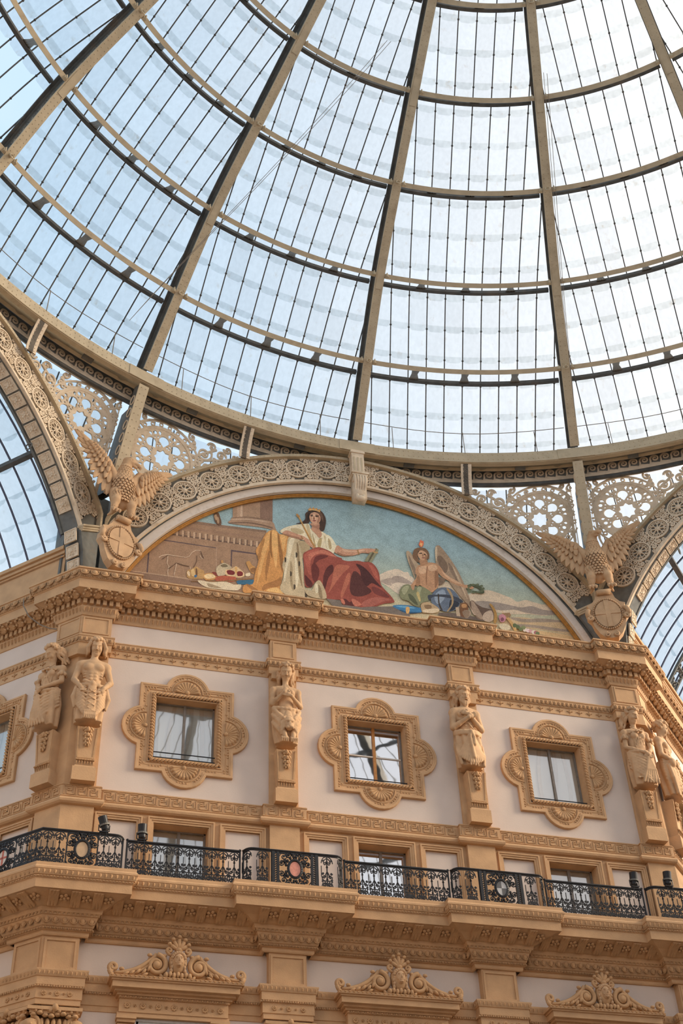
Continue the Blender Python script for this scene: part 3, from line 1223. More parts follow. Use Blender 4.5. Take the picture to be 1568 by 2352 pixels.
a = np.linspace(-HB + .012, HB - .012, 13)
wire.tube(np.stack([np.sin(a) * 17.98, np.cos(a) * 17.98, 1.28 - .05 * np.cos(a * 16) + 0 * a], 1), .011, 4)
for q in (-.33, 0, .33):
    aq = q * 2 * HB
    wire.tube([(sin(aq) * 18.02, cos(aq) * 18.02, .38), (sin(aq) * 17.98, cos(aq) * 17.98, 1.27)], .014, 4)
wire = wire.mesh('safety_wire', ROPE)
bolster = MB()
bolster.box((0, 18.3, .12), (.34, .35, .05), np.array([[1, 0, 0], [0, .9, .43], [0, -.43, .9]]))
for s in (-.09, 0, .09):
    bolster.bar((s, 18.1, .0), (s + .03, 18.5, .2), .03, .03)
bolster = bolster.mesh('gusset_plate', GREYIRON)
for b in BAYK:
    am = (b + .5) * PI / 8
    inst('girder_plate', plateT, g, rotz=-am)
    inst('rivets', rvm, g, rotz=-am, kind='stuff')
    inst('joint_plate', jp, g, rotz=-b * PI / 8)
    inst('gutter_lip', gut, g, rotz=-am)
    inst('dark_soffit', soff, g, rotz=-am)
    inst('safety_wire', wire, g, rotz=-am)
    for q in (-.5, .5):
        inst('gusset_plate', bolster, g, rotz=-am - q * HB)
    for i in range(6):
        an = am - HB + (i + .5) * 2 * HB / 6
        inst('scalloped_tab', tooth, g, loc=(sin(an) * 18.45, cos(an) * 18.45, .17), rotz=-an)

# thin maintenance cables hanging in the dome
for i, (p0, p1, lb) in enumerate((((-7.9, 15.9, 31.4), (-1.2, 9.0, 39.2), 'thin double cable slung across the dome glass left of the keystone rib'),
                                  ((6.95, 16.5, 31.3), (4.2, 9.6, 38.9), 'thin cable running beside the right eagle rib'))):
    mb = MB()
    for k in (0, .12):
        t = np.linspace(0, 1, 14)
        p0_, p1_ = np.array(p0), np.array(p1)
        P = p0_ + (p1_ - p0_) * t[:, None]
        rad = np.hypot(P[:, 0], P[:, 1])
        # follow the glass a little inside the ribs
        tt = np.interp(P[:, 2], prof(TS)[:, 1], TS)
        rr = prof(tt)[:, 0] - .26
        P[:, :2] *= (rr / rad)[:, None]
        P[:, 0] += k * t
        mb.tube(P, .008, 4)
    tag(mb.build('cable', ROPE), lb, 'cable')

# ------------------------------------------------------------------ scroll frieze under the girder
RFZ = 18.78
fz = thing('scroll_frieze', 'curved frieze of pale running scrolls on dark iron below the base girder', 'frieze', (0, 0, 29.91))
bm_ = MB()
bm_.merge(ring_strip(RFZ, .1, RFZ, .74, .05, -HB, HB, 13))
back = bm_.mesh('back_plate', GREYIRON)
ml = MB()
for z, dd, h in ((.0, .06, .07), (.07, .04, .05), (.13, .0, .03)):
    ml.merge(ring_strip(RFZ - dd, z, RFZ - dd, z + h, dd + .03, -HB, HB, 13))
mould = ml.mesh('lower_moulding', DARK)
sc_ = MB()
pp = np.concatenate([np.array([(-.17, .015), (-.145, .08), (-.134, .16)]), spiral(.012, .235, .148, .018, 1.55, PI * 1.0, 26, -1)])
w_ = np.concatenate([[.05, .055, .058], np.linspace(.056, .03, 26)])
sc_.ribbon(pp, w_, -.03, 0)
sc_.prism([(-.17, .0), (.16, .0), (.16, .025), (.09, .045), (0, .052), (-.10, .08), (-.15, .05)], -.03, 0)
scm = sc_.mesh('scroll', CREAM)
lstrip = MB().merge(ring_strip(RFZ - .03, .14, RFZ - .03, .265, .03, -HB, HB, 13)).mesh('scroll_base', CREAM)
nsc = 11
for b in BAYK:
    am = (b + .5) * PI / 8
    inst('back_plate', back, fz, rotz=-am)
    inst('lower_moulding', mould, fz, rotz=-am)
    inst('scroll_base', lstrip, fz, rotz=-am)
    if -3 <= b <= 2:
        for half in (0, 1):
            for i in range(nsc):
                an = b * PI / 8 + half * PI / 16 + (i + .5) * (PI / 16) / nsc
                inst('scroll', scm, fz, loc=(sin(an) * RFZ, cos(an) * RFZ, .245), rotz=-an)

# ------------------------------------------------------------------ curved brackets at the quarter points, struts at the corners
BR = {-3: 'cream curved iron bracket at the far left, over the left arcade arch', -1: 'cream curved iron bracket between left eagle and keystone', 1: 'cream iron bracket between keystone and right eagle', 3: 'iron bracket over the right arcade arch'}
t = np.linspace(0, 1, 9)
bz = 30.24 - .98 * t
bradd = 18.08 + .36 * np.sin(t * PI / 2)
m1 = MB().grid(np.stack([np.stack([np.full(9, x), bradd + d, bz], 1) for x, d in ((-.17, 0), (.17, 0), (.17, .03), (-.17, .03))], 1), False, True).mesh('flange', CREAM)
wb = MB().grid(np.stack([np.stack([np.full(9, x), np.where(k, 18.50, bradd), bz], 1) for x, k in ((-.10, 0), (-.10, 1), (.06, 1), (.06, 0))], 1), False, True).mesh('web', DARK)
rvb = MB()
for z in np.linspace(30.14, 29.33, 8):
    r_ = np.interp(30.24 - z, 30.24 - bz, bradd)
    for x in (-.09, .09):
        rvb.ell((x, r_ - .005, z), (.016, .016, .016), 5, 3)
rvb = rvb.mesh('rivets', CREAM)
for k, lb in BR.items():
    o = thing('curved_bracket', lb, 'bracket', (0, 0, 0), -k * PI / 16, 'brackets under the dome girder')
    inst('flange', m1, o)
    inst('web', wb, o)
    inst('rivets', rvb, o, kind='stuff')
top, bot = np.array([18.11, 30.18]), np.array([19.38, 26.9])
dv = (bot - top) / np.linalg.norm(bot - top)
nv = np.array([-dv[1], dv[0]])
L_ = np.linalg.norm(bot - top)


def sdir(x, s, d):
    p = top + dv * s + nv * d
    return (x, p[0], p[1])


def strut(tanmat):
    f_ = MB().add([sdir(x, s, d) for s in (0, L_) for x, d in ((-.16, -.03), (.16, -.03), (.16, 0), (-.16, 0))], np.array([[0, 1, 5, 4], [1, 2, 6, 5], [2, 3, 7, 6], [3, 0, 4, 7]])).mesh('flange', tanmat)
    w_ = MB()
    st = [(0, .36), (.74, .38), (.82, .74), (L_, .92)]
    n_ = len(st)
    P = [[sdir(x, q, d_ * k) for q, d_ in st] for x, k in ((-.13, 0), (.10, 0), (.10, 1), (-.13, 1))]
    w_.grid(P, True, False)
    w_ = w_.mesh('web', GREYIRON)
    r_ = MB()
    for s in np.arange(.1, L_, .22):
        for x in (-.07, .07):
            r_.ell(sdir(x, s, -.032), (.018, .018, .018), 5, 3)
    sc2 = MB()
    for s in np.arange(.5, L_, .42):
        for sx in (-.14, .11):
            aa = np.arange(10) / 10 * 2 * PI
            sc2.tube([sdir(sx, s + .15 * cos(q), .19 + .12 * sin(q)) for q in aa], .022, 4, closed=True)
    return f_, w_, r_.mesh('rivets', tanmat), sc2.mesh('scroll_rings', CREAM)


for k, lb, M_ in ((-1, 'tan riveted iron strut between the pierced spandrels behind the left eagle', TAN), (1, 'riveted iron strut between the pierced spandrels behind the right eagle', TAN)):
    o = thing('corner_strut', lb, 'strut', (0, 0, 0), -k * PI / 8, 'struts behind the eagles')
    a_, b_, c_, d_ = strut(M_)
    inst('flange', a_, o)
    inst('web', b_, o)
    inst('rivets', c_, o, kind='stuff')
    inst('scroll_rings', d_, o)

# ================================================================== the three great arches
YA = 18.40
CI, RI = 21.15, 7.97
CO, RO = 20.86, 9.28
PHI = math.radians(57.5)


def rad_at(phi, C_, R_, c0=21.0):
    dz = C_ - c0
    b = np.cos(phi) * dz
    return b + np.sqrt(b * b - dz * dz + R_ * R_)


def aring(y0, y1, ri, ro, a0, a1, n=60, c0=21.0):
    """arched bar; ri and ro are radius functions of the angle from the crown"""
    a = np.linspace(a0, a1, n)
    A_, B_ = ri(a), ro(a)
    P = np.stack([np.stack([np.sin(a) * r_, np.full(n, y), c0 + np.cos(a) * r_], 1) for r_, y in ((A_, y1), (A_, y0), (B_, y0), (B_, y1))], 1)
    m = MB().grid(P, False, True)
    m.add(P[0], np.array([[3, 2, 1, 0]]))
    m.add(P[-1], np.array([[0, 1, 2, 3]]))
    return m


def wheel(r_):
    m = MB()
    a = np.arange(24) / 24 * 2 * PI
    for q, w, y in ((.94, .13, -.05), (.80, .05, -.035)):
        m.ribbon(np.stack([np.cos(a), np.sin(a)], 1) * r_ * q, r_ * w, y, 0, True)
    for k in range(8):
        b = k * PI / 4
        def P(x, z):
            return (r_ * (x * cos(b) - z * sin(b)), r_ * (x * sin(b) + z * cos(b)))
        m.ribbon([P(.15, 0), P(.52, 0)], r_ * .08, -.045, 0)
        for s in (-1, 1):
            m.ribbon([P(.50, 0), P(.80, s * .17)], r_ * .075, -.04, 0)
        m.ribbon([P(.70, -.29), P(.62, -.25), P(.50, 0)], r_ * .06, -.04, 0)
        m.ribbon([P(.70, .29), P(.62, .25), P(.50, 0)], r_ * .06, -.04, 0)
    m.ell((0, -.03, 0), (r_ * .20, .045, r_ * .20), 8, 4)
    for k in range(8):
        b = k * PI / 4 + PI / 8
        m.ell((r_ * .20 * cos(b), -.03, r_ * .20 * sin(b)), (r_ * .07, .03, r_ * .07), 5, 3)
    return m


def between(h, w):
    """scrollwork that fills the space between two wheels"""
    m = MB()
    for sx in (-1, 1):
        for sz in (-1, 1):
            m.ribbon(spiral(sx * .17 * w, sz * .085 * h, .075 * h, .015 * h, 1.3, PI / 2 - sx * .5, 13, sx * sz), .036, -.05, 0)
            m.ribbon(spiral(sx * .24 * w, sz * .33 * h, .10 * h, .02 * h, 1.4, -sz * PI / 2, 15, -sx * sz), .042, -.05, 0)
            m.ribbon(spiral(sx * .50 * w, sz * .42 * h, .055 * h, .02 * h, 1.2, sz * PI / 2, 10, sx * sz), .036, -.045, 0)
            m.ribbon([(sx * .02 * w, sz * .18 * h), (sx * .14 * w, sz * .20 * h), (sx * .30 * w, sz * .19 * h), (sx * .42 * w, sz * .27 * h)], .04, -.045, 0)
            m.ribbon([(sx * .02 * w, sz * .46 * h), (sx * .26 * w, sz * .46 * h), (sx * .62 * w, sz * .485 * h)], .045, -.045, 0)
            m.ell((sx * .07 * w, -.02, sz * .30 * h), (.040, .04, .055), 6, 3)
            m.ell((sx * .24 * w, -.02, sz * .33 * h), (.035, .04, .035), 6, 3)
    m.ell((0, -.03, 0), (.05, .045, .05), 6, 3)
    for q in (-1, 1):
        m.ribbon([(0, q * .47 * h), (0, q * .06 * h)], .03, -.04, 0)
    return m


rin = lambda a: rad_at(a, CI, RI)
rout = lambda a: np.minimum(rad_at(a, CO, RO), 7.50 / np.maximum(np.abs(np.sin(a)), .1))
WH = wheel(.345).mesh('wheel_rosette', CREAM)
BT = between(.94, .50).mesh('scroll_panel', CREAM)
DPH = math.radians(6.33)


def arch(label, rotz, lo, hi, soffit, skip=()):
    o = thing('archivolt', label, 'arch', (0, 0, 0), rotz, 'cast iron arches under the dome')
    # parts are laid out in the plane y = YA, x across, z up
    a0, a1 = lo, hi
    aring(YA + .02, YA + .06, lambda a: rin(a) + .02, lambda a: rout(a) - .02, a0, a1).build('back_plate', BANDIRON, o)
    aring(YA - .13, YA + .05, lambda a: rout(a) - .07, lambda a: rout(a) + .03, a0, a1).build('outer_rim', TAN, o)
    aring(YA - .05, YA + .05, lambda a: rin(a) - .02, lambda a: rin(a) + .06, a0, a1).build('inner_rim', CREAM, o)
    rv = MB()
    for a in np.arange(a0, a1, .013):
        r_ = float(rout(a)) - .02
        rv.ell((sin(a) * r_, YA - .135, 21 + cos(a) * r_), (.014, .014, .014), 4, 2)
    rv.build('rivets', TAN, o, kind='stuff')
    k0, k1 = int(math.ceil((a0 + .02) / DPH)), int(math.floor((a1 - .02) / DPH))
    for k in range(k0, k1 + 1):
        a = k * DPH
        rm_ = float(rin(a) + rout(a)) / 2 + .01
        s = float(rout(a) - rin(a)) / 1.0
        s = .5 + .5 * s
        c, n_ = cos(a), sin(a)
        B = np.eye(4)
        B[:3, 0] = (c, 0, -n_)
        B[:3, 2] = (n_, 0, c)
        B[:3, :3] *= s
        B[:3, 3] = (n_ * rm_, YA + .02, 21 + c * rm_)
        if k not in skip:
            inst('wheel_rosette', WH, o, mat=Matrix(B))
        a += DPH / 2
        if a < a1 - .03:
            rm_ = float(rin(a) + rout(a)) / 2 + .01
            s = .45 + .55 * float(rout(a) - rin(a))
            c, n_ = cos(a), sin(a)
            B = np.eye(4)
            B[:3, 0] = (c, 0, -n_)
            B[:3, 2] = np.array((n_, 0, c)) * s
            B[:3, 3] = (n_ * rm_, YA + .02, 21 + c * rm_)
            inst('scroll_panel', BT, o, mat=Matrix(B))
    for s in ([-1] if a0 < -.9 else []) + ([1] if a1 > .9 else []):
        # end moulding of the band and the iron leg below it
        a = PHI * s
        c, n_ = cos(a), sin(a)
        mb = MB()
        for dr, y in ((.0, .22), (.06, .14), (.11, .08)):
            p0 = np.array([n_ * (rin(a) - .05), 21 + c * (rin(a) - .05)])
            p1 = np.array([n_ * (rout(a) - .12), 21 + c * (rout(a) - .12)])
            tn = np.array([c, -n_]) * s
            p0, p1 = p0 + tn * dr, p1 + tn * dr
            mb.bar((p0[0], YA - .05, p0[1]), (p1[0], YA - .05, p1[1]), .055, y, up=(0, 1, 0))
        mb.build('end_moulding', TAN, o)
        mb = MB()
        ang = np.linspace(PHI, math.radians(74.5) if not soffit else PHI, 8)
        inner = [(s * sin(q) * rad_at(q, CI, RI), 21 + cos(q) * rad_at(q, CI, RI)) for q in ang]
        inner = [p for p in inner if p[1] > 23.5]
        if soffit:
            inner = [(s * 6.78, 25.3), (s * 6.98, 24.6), (s * 7.12, 23.48)]
        else:
            inner = inner + [(s * (math.sqrt(RI ** 2 - (23.48 - CI) ** 2)), 23.48)]
        pl = inner + [(s * 7.56, 23.48), (s * 7.56, 25.75), (s * 7.05, 25.55)]
        if s < 0:
            pl = pl[::-1]
        mb.prism(pl, YA - .03, YA + .55 if soffit else YA + .06)
        mb.build('iron_leg', GREYIRON, o)
    if soffit:
        s0, s1 = soffit
        aring(YA + .05, YA + .62, lambda a: rin(a) - .03, lambda a: rin(a) + .04, a0, a1).build('soffit_plate', GREYIRON, o)
        aring(YA + .56, YA + .64, lambda a: rin(a) - .06, lambda a: rin(a) + .30, a0, a1).build('rear_flange', GREYIRON, o)
        cf = MB()
        cf.box((0, 0, 0), (.40, .40, .03))
        for k in range(4):
            b = k * PI / 2
            c, n_ = cos(b), sin(b)
            R3 = np.array([[c, -n_, 0], [n_, c, 0], [0, 0, 1]])
            cf.box(R3 @ np.array((0, .185, -.022)), (.40, .03, .02), R3)
            cf.box(R3 @ np.array((0, .145, -.02)), (.09, .03, .012), R3)
            P = [R3 @ np.array(p) for p in ((0, .02, -.03), (.05, .08, -.035), (0, .135, -.02), (-.05, .08, -.035), (0, .08, -.015))]
            cf.add(P, np.array([[0, 1, 4], [1, 2, 4], [2, 3, 4], [3, 0, 4]]))
            c, n_ = cos(b + PI / 4), sin(b + PI / 4)
            R4 = np.array([[c, -n_, 0], [n_, c, 0], [0, 0, 1]])
            P = [R4 @ np.array(p) for p in ((0, .03, -.03), (.04, .10, -.03), (0, .17, -.018), (-.04, .10, -.03), (0, .10, -.013))]
            cf.add(P, np.array([[0, 1, 4], [1, 2, 4], [2, 3, 4], [3, 0, 4]]))
        cf.ell((0, 0, -.025), (.04, .04, .03), 7, 4)
        cfm = cf.mesh('coffer', CREAM)
        for k in range(1, 27):
            a = s0 * math.radians(53.12 - 3.265 * (k - 1))
            if not (a0 < a < a1):
                continue
            rr = RI - .05
            c, n_ = cos(a), sin(a)
            B = np.eye(4)
            B[:3, 0] = (c, 0, -n_)
            B[:3, 2] = (n_, 0, c)
            B[:3, 3] = (n_ * rr, YA + .29, CI + c * rr)
            inst('coffer', cfm, o, mat=Matrix(B))
        for x, z in ((6.82, 25.12), (6.97, 24.68), (7.08, 24.24), (7.14, 23.80)):
            B = np.eye(4)
            q = .16
            B[:3, 0] = (s0 * q, 0, -cos(.16))
            B[:3, 2] = (s0 * cos(.16), 0, q)
            B[:3, 1] = np.cross(B[:3, 2], B[:3, 0])
            B[:3, 3] = (s0 * (x - .07), YA + .26, z - .05)
            inst('coffer', cfm, o, mat=Matrix(B))
    return o


arch('pale cast iron arch of wheel rosettes around the painted half-round field', 0, -PHI, PHI, None)
arch('cast iron arch over the left arcade, square panels on its underside', PI / 4, math.radians(-22), PHI, (1, 0))
arch('cast iron arch over the right arcade at the right edge', -PI / 4, -PHI, math.radians(22), (-1, 0))

# marble band, gilt moulding (the painted field follows in its own block)
mar = aring(18.52, 18.64, lambda a: rad_at(a, 21.26, 7.61, 21.3), lambda a: np.full_like(a, 7.84), -1.275, 1.275, 70, 21.3)
mar = tag(mar.build('marble_band', MARBLE), 'pale marble band between the iron arch and the painting', 'arch band')
aring(18.50, 18.72, lambda a: np.full_like(a, 7.84), lambda a: np.full_like(a, 7.95), -1.26, 1.26, 70, 21.3).build('iron_fillet', GREYIRON, mar)
gi = aring(18.675, 18.725, lambda a: np.full_like(a, 7.52), lambda a: np.full_like(a, 7.56), -1.27, 1.27, 70, 21.26)
gi.merge(aring(18.645, 18.725, lambda a: np.full_like(a, 7.56), lambda a: np.full_like(a, 7.60), -1.27, 1.27, 70, 21.26))
tag(gi.build('gilt_moulding', GOLD), 'gilt half-round moulding framing the painting', 'moulding')

# iron corner posts closing the gap behind the shields
for k, nm in ((-1, 'trim_10'), (1, 'trim_11')):
    a = k * PI / 8
    mb = MB().box((0, 20.6, 25.45), (1.7, .5, 4.0)).box((0, 20.25, 23.6), (1.3, .3, .3))
    struct(mb.build(nm, GREYIRON, rotz=-a), 'dark iron corner post between two arches')
# solid wall behind the painted field
a = np.linspace(-1.27, 1.27, 40)
MBW = MB().prism([(8.45 * sin(q), 21.2 + 8.45 * cos(q)) for q in a[::-1]], 18.86, 19.2)
struct(MBW.build('wall_lunette', GREYIRON), 'dark wall closing the arch behind the painting')

# ------------------------------------------------------------------ keystone
ks = thing('keystone', 'fluted cream keystone with carved scroll console over the painting', 'keystone', (0, 18.09, 28.1))
mb = MB()
mb.box((-.03, -.02, 1.55), (.40, .26, 1.0))
for x in (-.14, -.03, .08):
    pass
mb.build('shaft', CREAM, ks)
mb = MB()
for x in (-.15, -.03, .09):
    mb.box((x, -.155, 1.52), (.055, .012, .62))
mb.build('flutes', TAN, ks)
mb = MB()
mb.box((-.03, -.03, 2.05), (.46, .30, .08)).box((-.03, -.03, 2.11), (.40, .26, .06))
mb.box((-.01, -.06, 1.10), (.56, .40, .07)).box((-.01, -.05, 1.03), (.50, .36, .07))
mb.build('capital', CREAM, ks)
mb = MB()
for k in range(5):
    x = -.19 + k * .09
    t = np.linspace(0, 1, 12)
    y = -.17 - .05 * np.sin(t * PI * 2) - .02
    z = 1.0 - .86 * t
    w = np.interp(t, [0, .55, 1], [1, .85, .62])
    mb.tube(np.stack([-.01 + (x + .01) * w, y + .06 * t, z], 1), .052 * w, 6)
mb.box((-.01, 0, .55), (.40, .30, .9))
for s in (-1, 1):
    mb.tube(np.stack([spiral(0, 0, .10, .02, 1.3, 0, 14)[:, 0] * 0 - .01 + s * .20, -.16 + spiral(0, 0, .10, .02, 1.3, 0, 14)[:, 0], .82 + spiral(0, 0, .10, .02, 1.3, 0, 14)[:, 1]], 1), .035, 5)
mb.ell((-.01, -.15, .10), (.15, .10, .10), 8, 5)
mb.ell((-.11, -.13, .17), (.07, .08, .12), 7, 4).ell((.09, -.13, .17), (.07, .08, .12), 7, 4)
mb.build('scroll_console', CREAM, ks, smooth=True)

# ------------------------------------------------------------------ pierced spandrels
RSP, ZSP = 18.84, 30.12


def sp_surface(x, z):
    yt = np.sqrt(np.maximum(RSP ** 2 - x ** 2, 0))
    zr = CO + np.sqrt(np.maximum(RO ** 2 - np.minimum(np.abs(x), RO - .1) ** 2, 0))
    t = np.clip((z - zr) / np.maximum(ZSP - zr, .25), 0, 1)
    return YA + .10 + (yt - YA - .08) * t


def sp_inside(x, z, m=0.02):
    zr = CO + np.sqrt(np.maximum(RO ** 2 - np.minimum(np.abs(x), RO - .1) ** 2, 0))
    y = sp_surface(x, z)
    return (z > zr - .03) & (z < ZSP - .02) & (x > 3.45) & (np.arctan2(x, y) < PI / 8 - .012)


def tracery():
    flat = MB()
    cx, cz, R = 6.06, 28.82, .90
    a = np.linspace(0, 2 * PI, 57)[:-1]
    outer = [(cx + R * cos(q), cz + R * sin(q)) for q in a]
    holes = []
    st = []
    for k in range(16):
        q = k * PI / 8
        rr = .27 if k % 2 == 0 else .205
        st.append((cx + rr * cos(q), cz + rr * sin(q)))
    holes.append(st)
    for k in range(8):
        b = k * PI / 4
        c, s = cos(b), sin(b)
        pl = []
        for q in np.linspace(-1.9, 1.9, 13):
            x, z = .545 + .155 * cos(q), .155 * sin(q)
            pl.append((x, z))
        pl.append((.345, 0))
        holes.append([(cx + x * c - z * s, cz + x * s + z * c) for x, z in pl])
        b = b + PI / 8
        c, s = cos(b), sin(b)
        holes.append([(cx + c * .79 + .062 * cos(q), cz + s * .79 + .062 * sin(q)) for q in np.linspace(0, 2 * PI, 11)[:-1]])
        for pts in ([(.335, .02), (.42, .085), (.42, .012)], [(.335, -.02), (.42, -.085), (.42, -.012)], [(.45, .10), (.52, .0), (.45, -.0)],
                    [(.60, .05), (.68, .09), (.67, .02)], [(.60, -.05), (.68, -.09), (.67, -.02)]):
            holes.append([(cx + x * c - z * s, cz + x * s + z * c) for x, z in pts])
    for k in range(16):
        b = k * PI / 8 + PI / 16
        c, s = cos(b), sin(b)
        for pts in ([(.70, .0), (.80, -.05), (.86, .0), (.80, .05)],):
            holes.append([(cx + x * c - z * s, cz + x * s + z * c) for x, z in pts])
    flat.prism(outer, 0, .04, holes)
    disc = flat
    ext = MB()
    # bordering bands and foliage scrolls
    xs = np.linspace(3.4, 7.4, 70)
    ext.ribbon(np.stack([xs, np.full(70, ZSP - .08)], 1), .09, -.012, .05)
    zr = CO + np.sqrt(RO ** 2 - xs ** 2)
    ext.ribbon(np.stack([xs, zr + .03], 1), .08, -.01, .05)
    al = np.linspace(26.2, ZSP, 40)
    ext.ribbon(np.stack([np.interp(al, [26.2, ZSP], [7.42, 7.02]), al], 1), .10, -.01, .05)
    aa = np.arange(40) / 40 * 2 * PI
    ext.ribbon(np.stack([cx + .93 * np.cos(aa), cz + .93 * np.sin(aa)], 1), .09, -.015, .05, True)
    ext.ribbon(np.stack([cx + 1.16 * np.cos(aa), cz + 1.16 * np.sin(aa)], 1), .05, -.01, .045, True)
    for k in range(24):
        q = k * PI / 12 + .13
        b8 = np.arange(9) / 9 * 2 * PI
        ext.ribbon(np.stack([cx + 1.05 * cos(q) + .055 * np.cos(b8), cz + 1.05 * sin(q) + .055 * np.sin(b8)], 1), .03, -.008, .04, True)
    for x, z, r_, dr, a0, tn in ((7.0, 29.82, .14, 1, 1.0, 1.3), (6.72, 29.9, .10, -1, 2.0, 1.2), (5.2, 29.86, .12, -1, 1.0, 1.2), (4.55, 29.75, .15, 1, 0, 1.3), (4.05, 29.8, .13, -1, 0, 1.3), (7.2, 27.55, .12, 1, 1, 1.2), (6.55, 27.35, .13, 1, 2, 1.3), (5.45, 28.05, .12, -1, 2, 1.2), (4.78, 29.42, .26, 1, 2.4, 1.7), (4.25, 29.52, .17, -1, 3.6, 1.4), (3.82, 29.58, .11, 1, 2.4, 1.2), (4.72, 28.98, .20, -1, 1.2, 1.5), (4.98, 29.0, .12, 1, 0, 1.2), (5.02, 28.62, .14, 1, 4, 1.3),
                                 (6.92, 29.45, .17, -1, .6, 1.3), (5.12, 29.55, .13, -1, 2, 1.2), (6.95, 27.75, .18, 1, 2.0, 1.4), (6.45, 27.62, .16, -1, 1.0, 1.3), (6.95, 27.25, .15, -1, 0.2, 1.3), (5.62, 27.95, .10, 1, 0, 1.2),
                                 (7.0, 29.0, .10, 1, 3, 1.1), (7.02, 28.3, .10, -1, 3, 1.1), (7.15, 26.85, .12, 1, 3, 1.2), (6.78, 27.05, .10, 1, 2, 1.1), (5.3, 28.25, .11, 1, 3, 1.2), (4.45, 29.25, .10, 1, 1, 1.1), (4.1, 29.3, .09, 1, 1, 1.1)):
        ext.ribbon(spiral(x, z, r_, r_ * .2, tn, a0, 26, dr), np.linspace(.062, .04, 26), -.012, .045)
        ext.ell((x, .01, z), (r_ * .28, .035, r_ * .28), 6, 3)
    for pts in ([(3.6, 29.62), (4.2, 29.36), (4.9, 29.18), (5.3, 29.30)], [(4.05, 29.42), (4.5, 29.1), (5.05, 28.8)], [(4.4, 29.7), (5.0, 29.3), (5.08, 28.9)], [(6.0, 27.7), (6.5, 27.4), (7.1, 27.5)], [(6.8, 27.9), (7.2, 27.6), (7.25, 26.7)],
                [(5.1, 28.75), (5.45, 28.2), (5.95, 27.65), (6.5, 27.15)], [(6.85, 29.7), (7.0, 29.2), (7.05, 28.5), (7.1, 28.0), (7.0, 27.6)], [(5.1, 29.75), (5.3, 29.5), (5.7, 29.72)], [(6.3, 29.72), (6.6, 29.5), (6.9, 29.7)], [(6.2, 27.6), (6.9, 26.8), (7.3, 26.5)]):
        p = np.array(pts, float)
        t = np.linspace(0, 1, len(p))
        tt = np.linspace(0, 1, 16)
        ext.ribbon(np.stack([np.interp(tt, t, p[:, 0]), np.interp(tt, t, p[:, 1])], 1), .06, -.01, .04)
    return disc, ext


def map_sp(m, mirror):
    V = np.concatenate(m.V)
    ok = sp_inside(V[:, 0], V[:, 2])
    P = np.stack([V[:, 0] * (-1 if mirror else 1), sp_surface(V[:, 0], V[:, 2]) + V[:, 1], V[:, 2]], 1)
    F = [f[ok[f].all(1)] for f in m.F]
    F = [f[:, ::-1] if mirror else f for f in F]
    r_ = MB()
    r_.add(P, *F)
    return r_


disc, ext = tracery()
xs = np.linspace(3.4, 7.45, 14)
back_ = []
SPL = (('pierced star spandrel between the painting arch and the left eagle strut', 0, True, CREAM), ('pierced star spandrel left of the right eagle, pale holes', 0, False, CREAM),
       ('sunlit pierced star spandrel between the left arcade arch and the left eagle strut', PI / 4, False, CREAM), ('pierced star spandrel between the right eagle strut and the right arcade arch', -PI / 4, True, CREAM))
for lb, rz, mir, M_ in SPL:
    o = thing('spandrel', lb, 'spandrel', (0, 0, 0), rz, 'pierced spandrels')
    map_sp(disc, mir).build('star_roundel', M_, o)
    map_sp(ext, mir).build('scroll_tracery', M_, o)
    G = []
    for x in xs:
        zr = CO + math.sqrt(RO ** 2 - x ** 2)
        row = []
        for z in np.linspace(zr - .02, ZSP - .02, 6):
            y = float(sp_surface(np.array(x), np.array(z))) + .32
            xx = min(x, y * math.tan(PI / 8 - .012))
            row.append(((-xx if mir else xx), y, z))
        G.append(row)
    MB().grid(G).build('backing_glass', PANE, o, smooth=True)
    mb = MB()
    for x in np.arange(3.9, 7.1, .62):
        zr = CO + math.sqrt(RO ** 2 - x ** 2)
        P = [((-x if mir else x), float(sp_surface(np.array(x), np.array(z))) + .28, z) for z in np.linspace(zr, ZSP - .04, 6)]
        mb.tube(P, .022, 4)
    mb.build('backing_bars', DARK, o)

# ------------------------------------------------------------------ glass vaults over the two arms
RV, CV = 8.73, 20.57


def vault(side, rotz, s, y1, label):
    global nwin
    w = inst('window_%d' % nwin, None, None, (0, 0, 0), rotz)
    nwin += 1
    struct(w, label)
    bars = np.arange(19.0 + .33, y1, .63)
    edges = np.concatenate([[18.95], bars])
    js = [57.4] + [54.0 - 5.07 * k for k in range(0, 9)]

    def P(y, a, d=0.0):
        return (s * sin(a) * (RV + d), y, CV + cos(a) * (RV + d))
    for j in range(len(js) - 1):
        a0, a1 = math.radians(js[j]), math.radians(js[j + 1])
        for i in range(len(edges) - 1):
            if j > 6 and i > 8:
                continue
            y0, y1_ = edges[i] + .02, edges[i + 1] - .02
            g_ = []
            for k, e in zip(np.linspace(0, 1, 5), (.2, .8, 1, .75, .2)):
                g_.append([P(y0 + (y1_ - y0) * k, a0 + (a1 - a0) * v + (.016 * e * (1 - v) ** 2), .02 * v + rnd.uniform(-.003, .003)) for v in np.linspace(0, 1, 3)])
            MB().grid(g_).build('pane', PANE2, w, smooth=True)
    for y in bars:
        q = np.linspace(math.radians(57.4), math.radians(10), 18)
        MB().tube([P(y, a, -.03) for a in q], .032, 4).build('glazing_bar', BLUEBAR, w)
    mb = MB()
    mb.bar(P(18.9, math.radians(38.4), -.12), P(y1 + 3, math.radians(38.4), -.12), .16, .14)
    mb.bar(P(18.9, math.radians(17), -.12), P(y1 + 3, math.radians(17), -.12), .16, .14)
    mb.build('purlin', DARK, w)
    return w, P


vault('left', PI / 4, 1, 25.2, 'glass vault over the left arcade with wavy stained joints')
w, P = vault('right', -PI / 4, -1, 29.0, 'glass vault over the right arcade with blue panes')
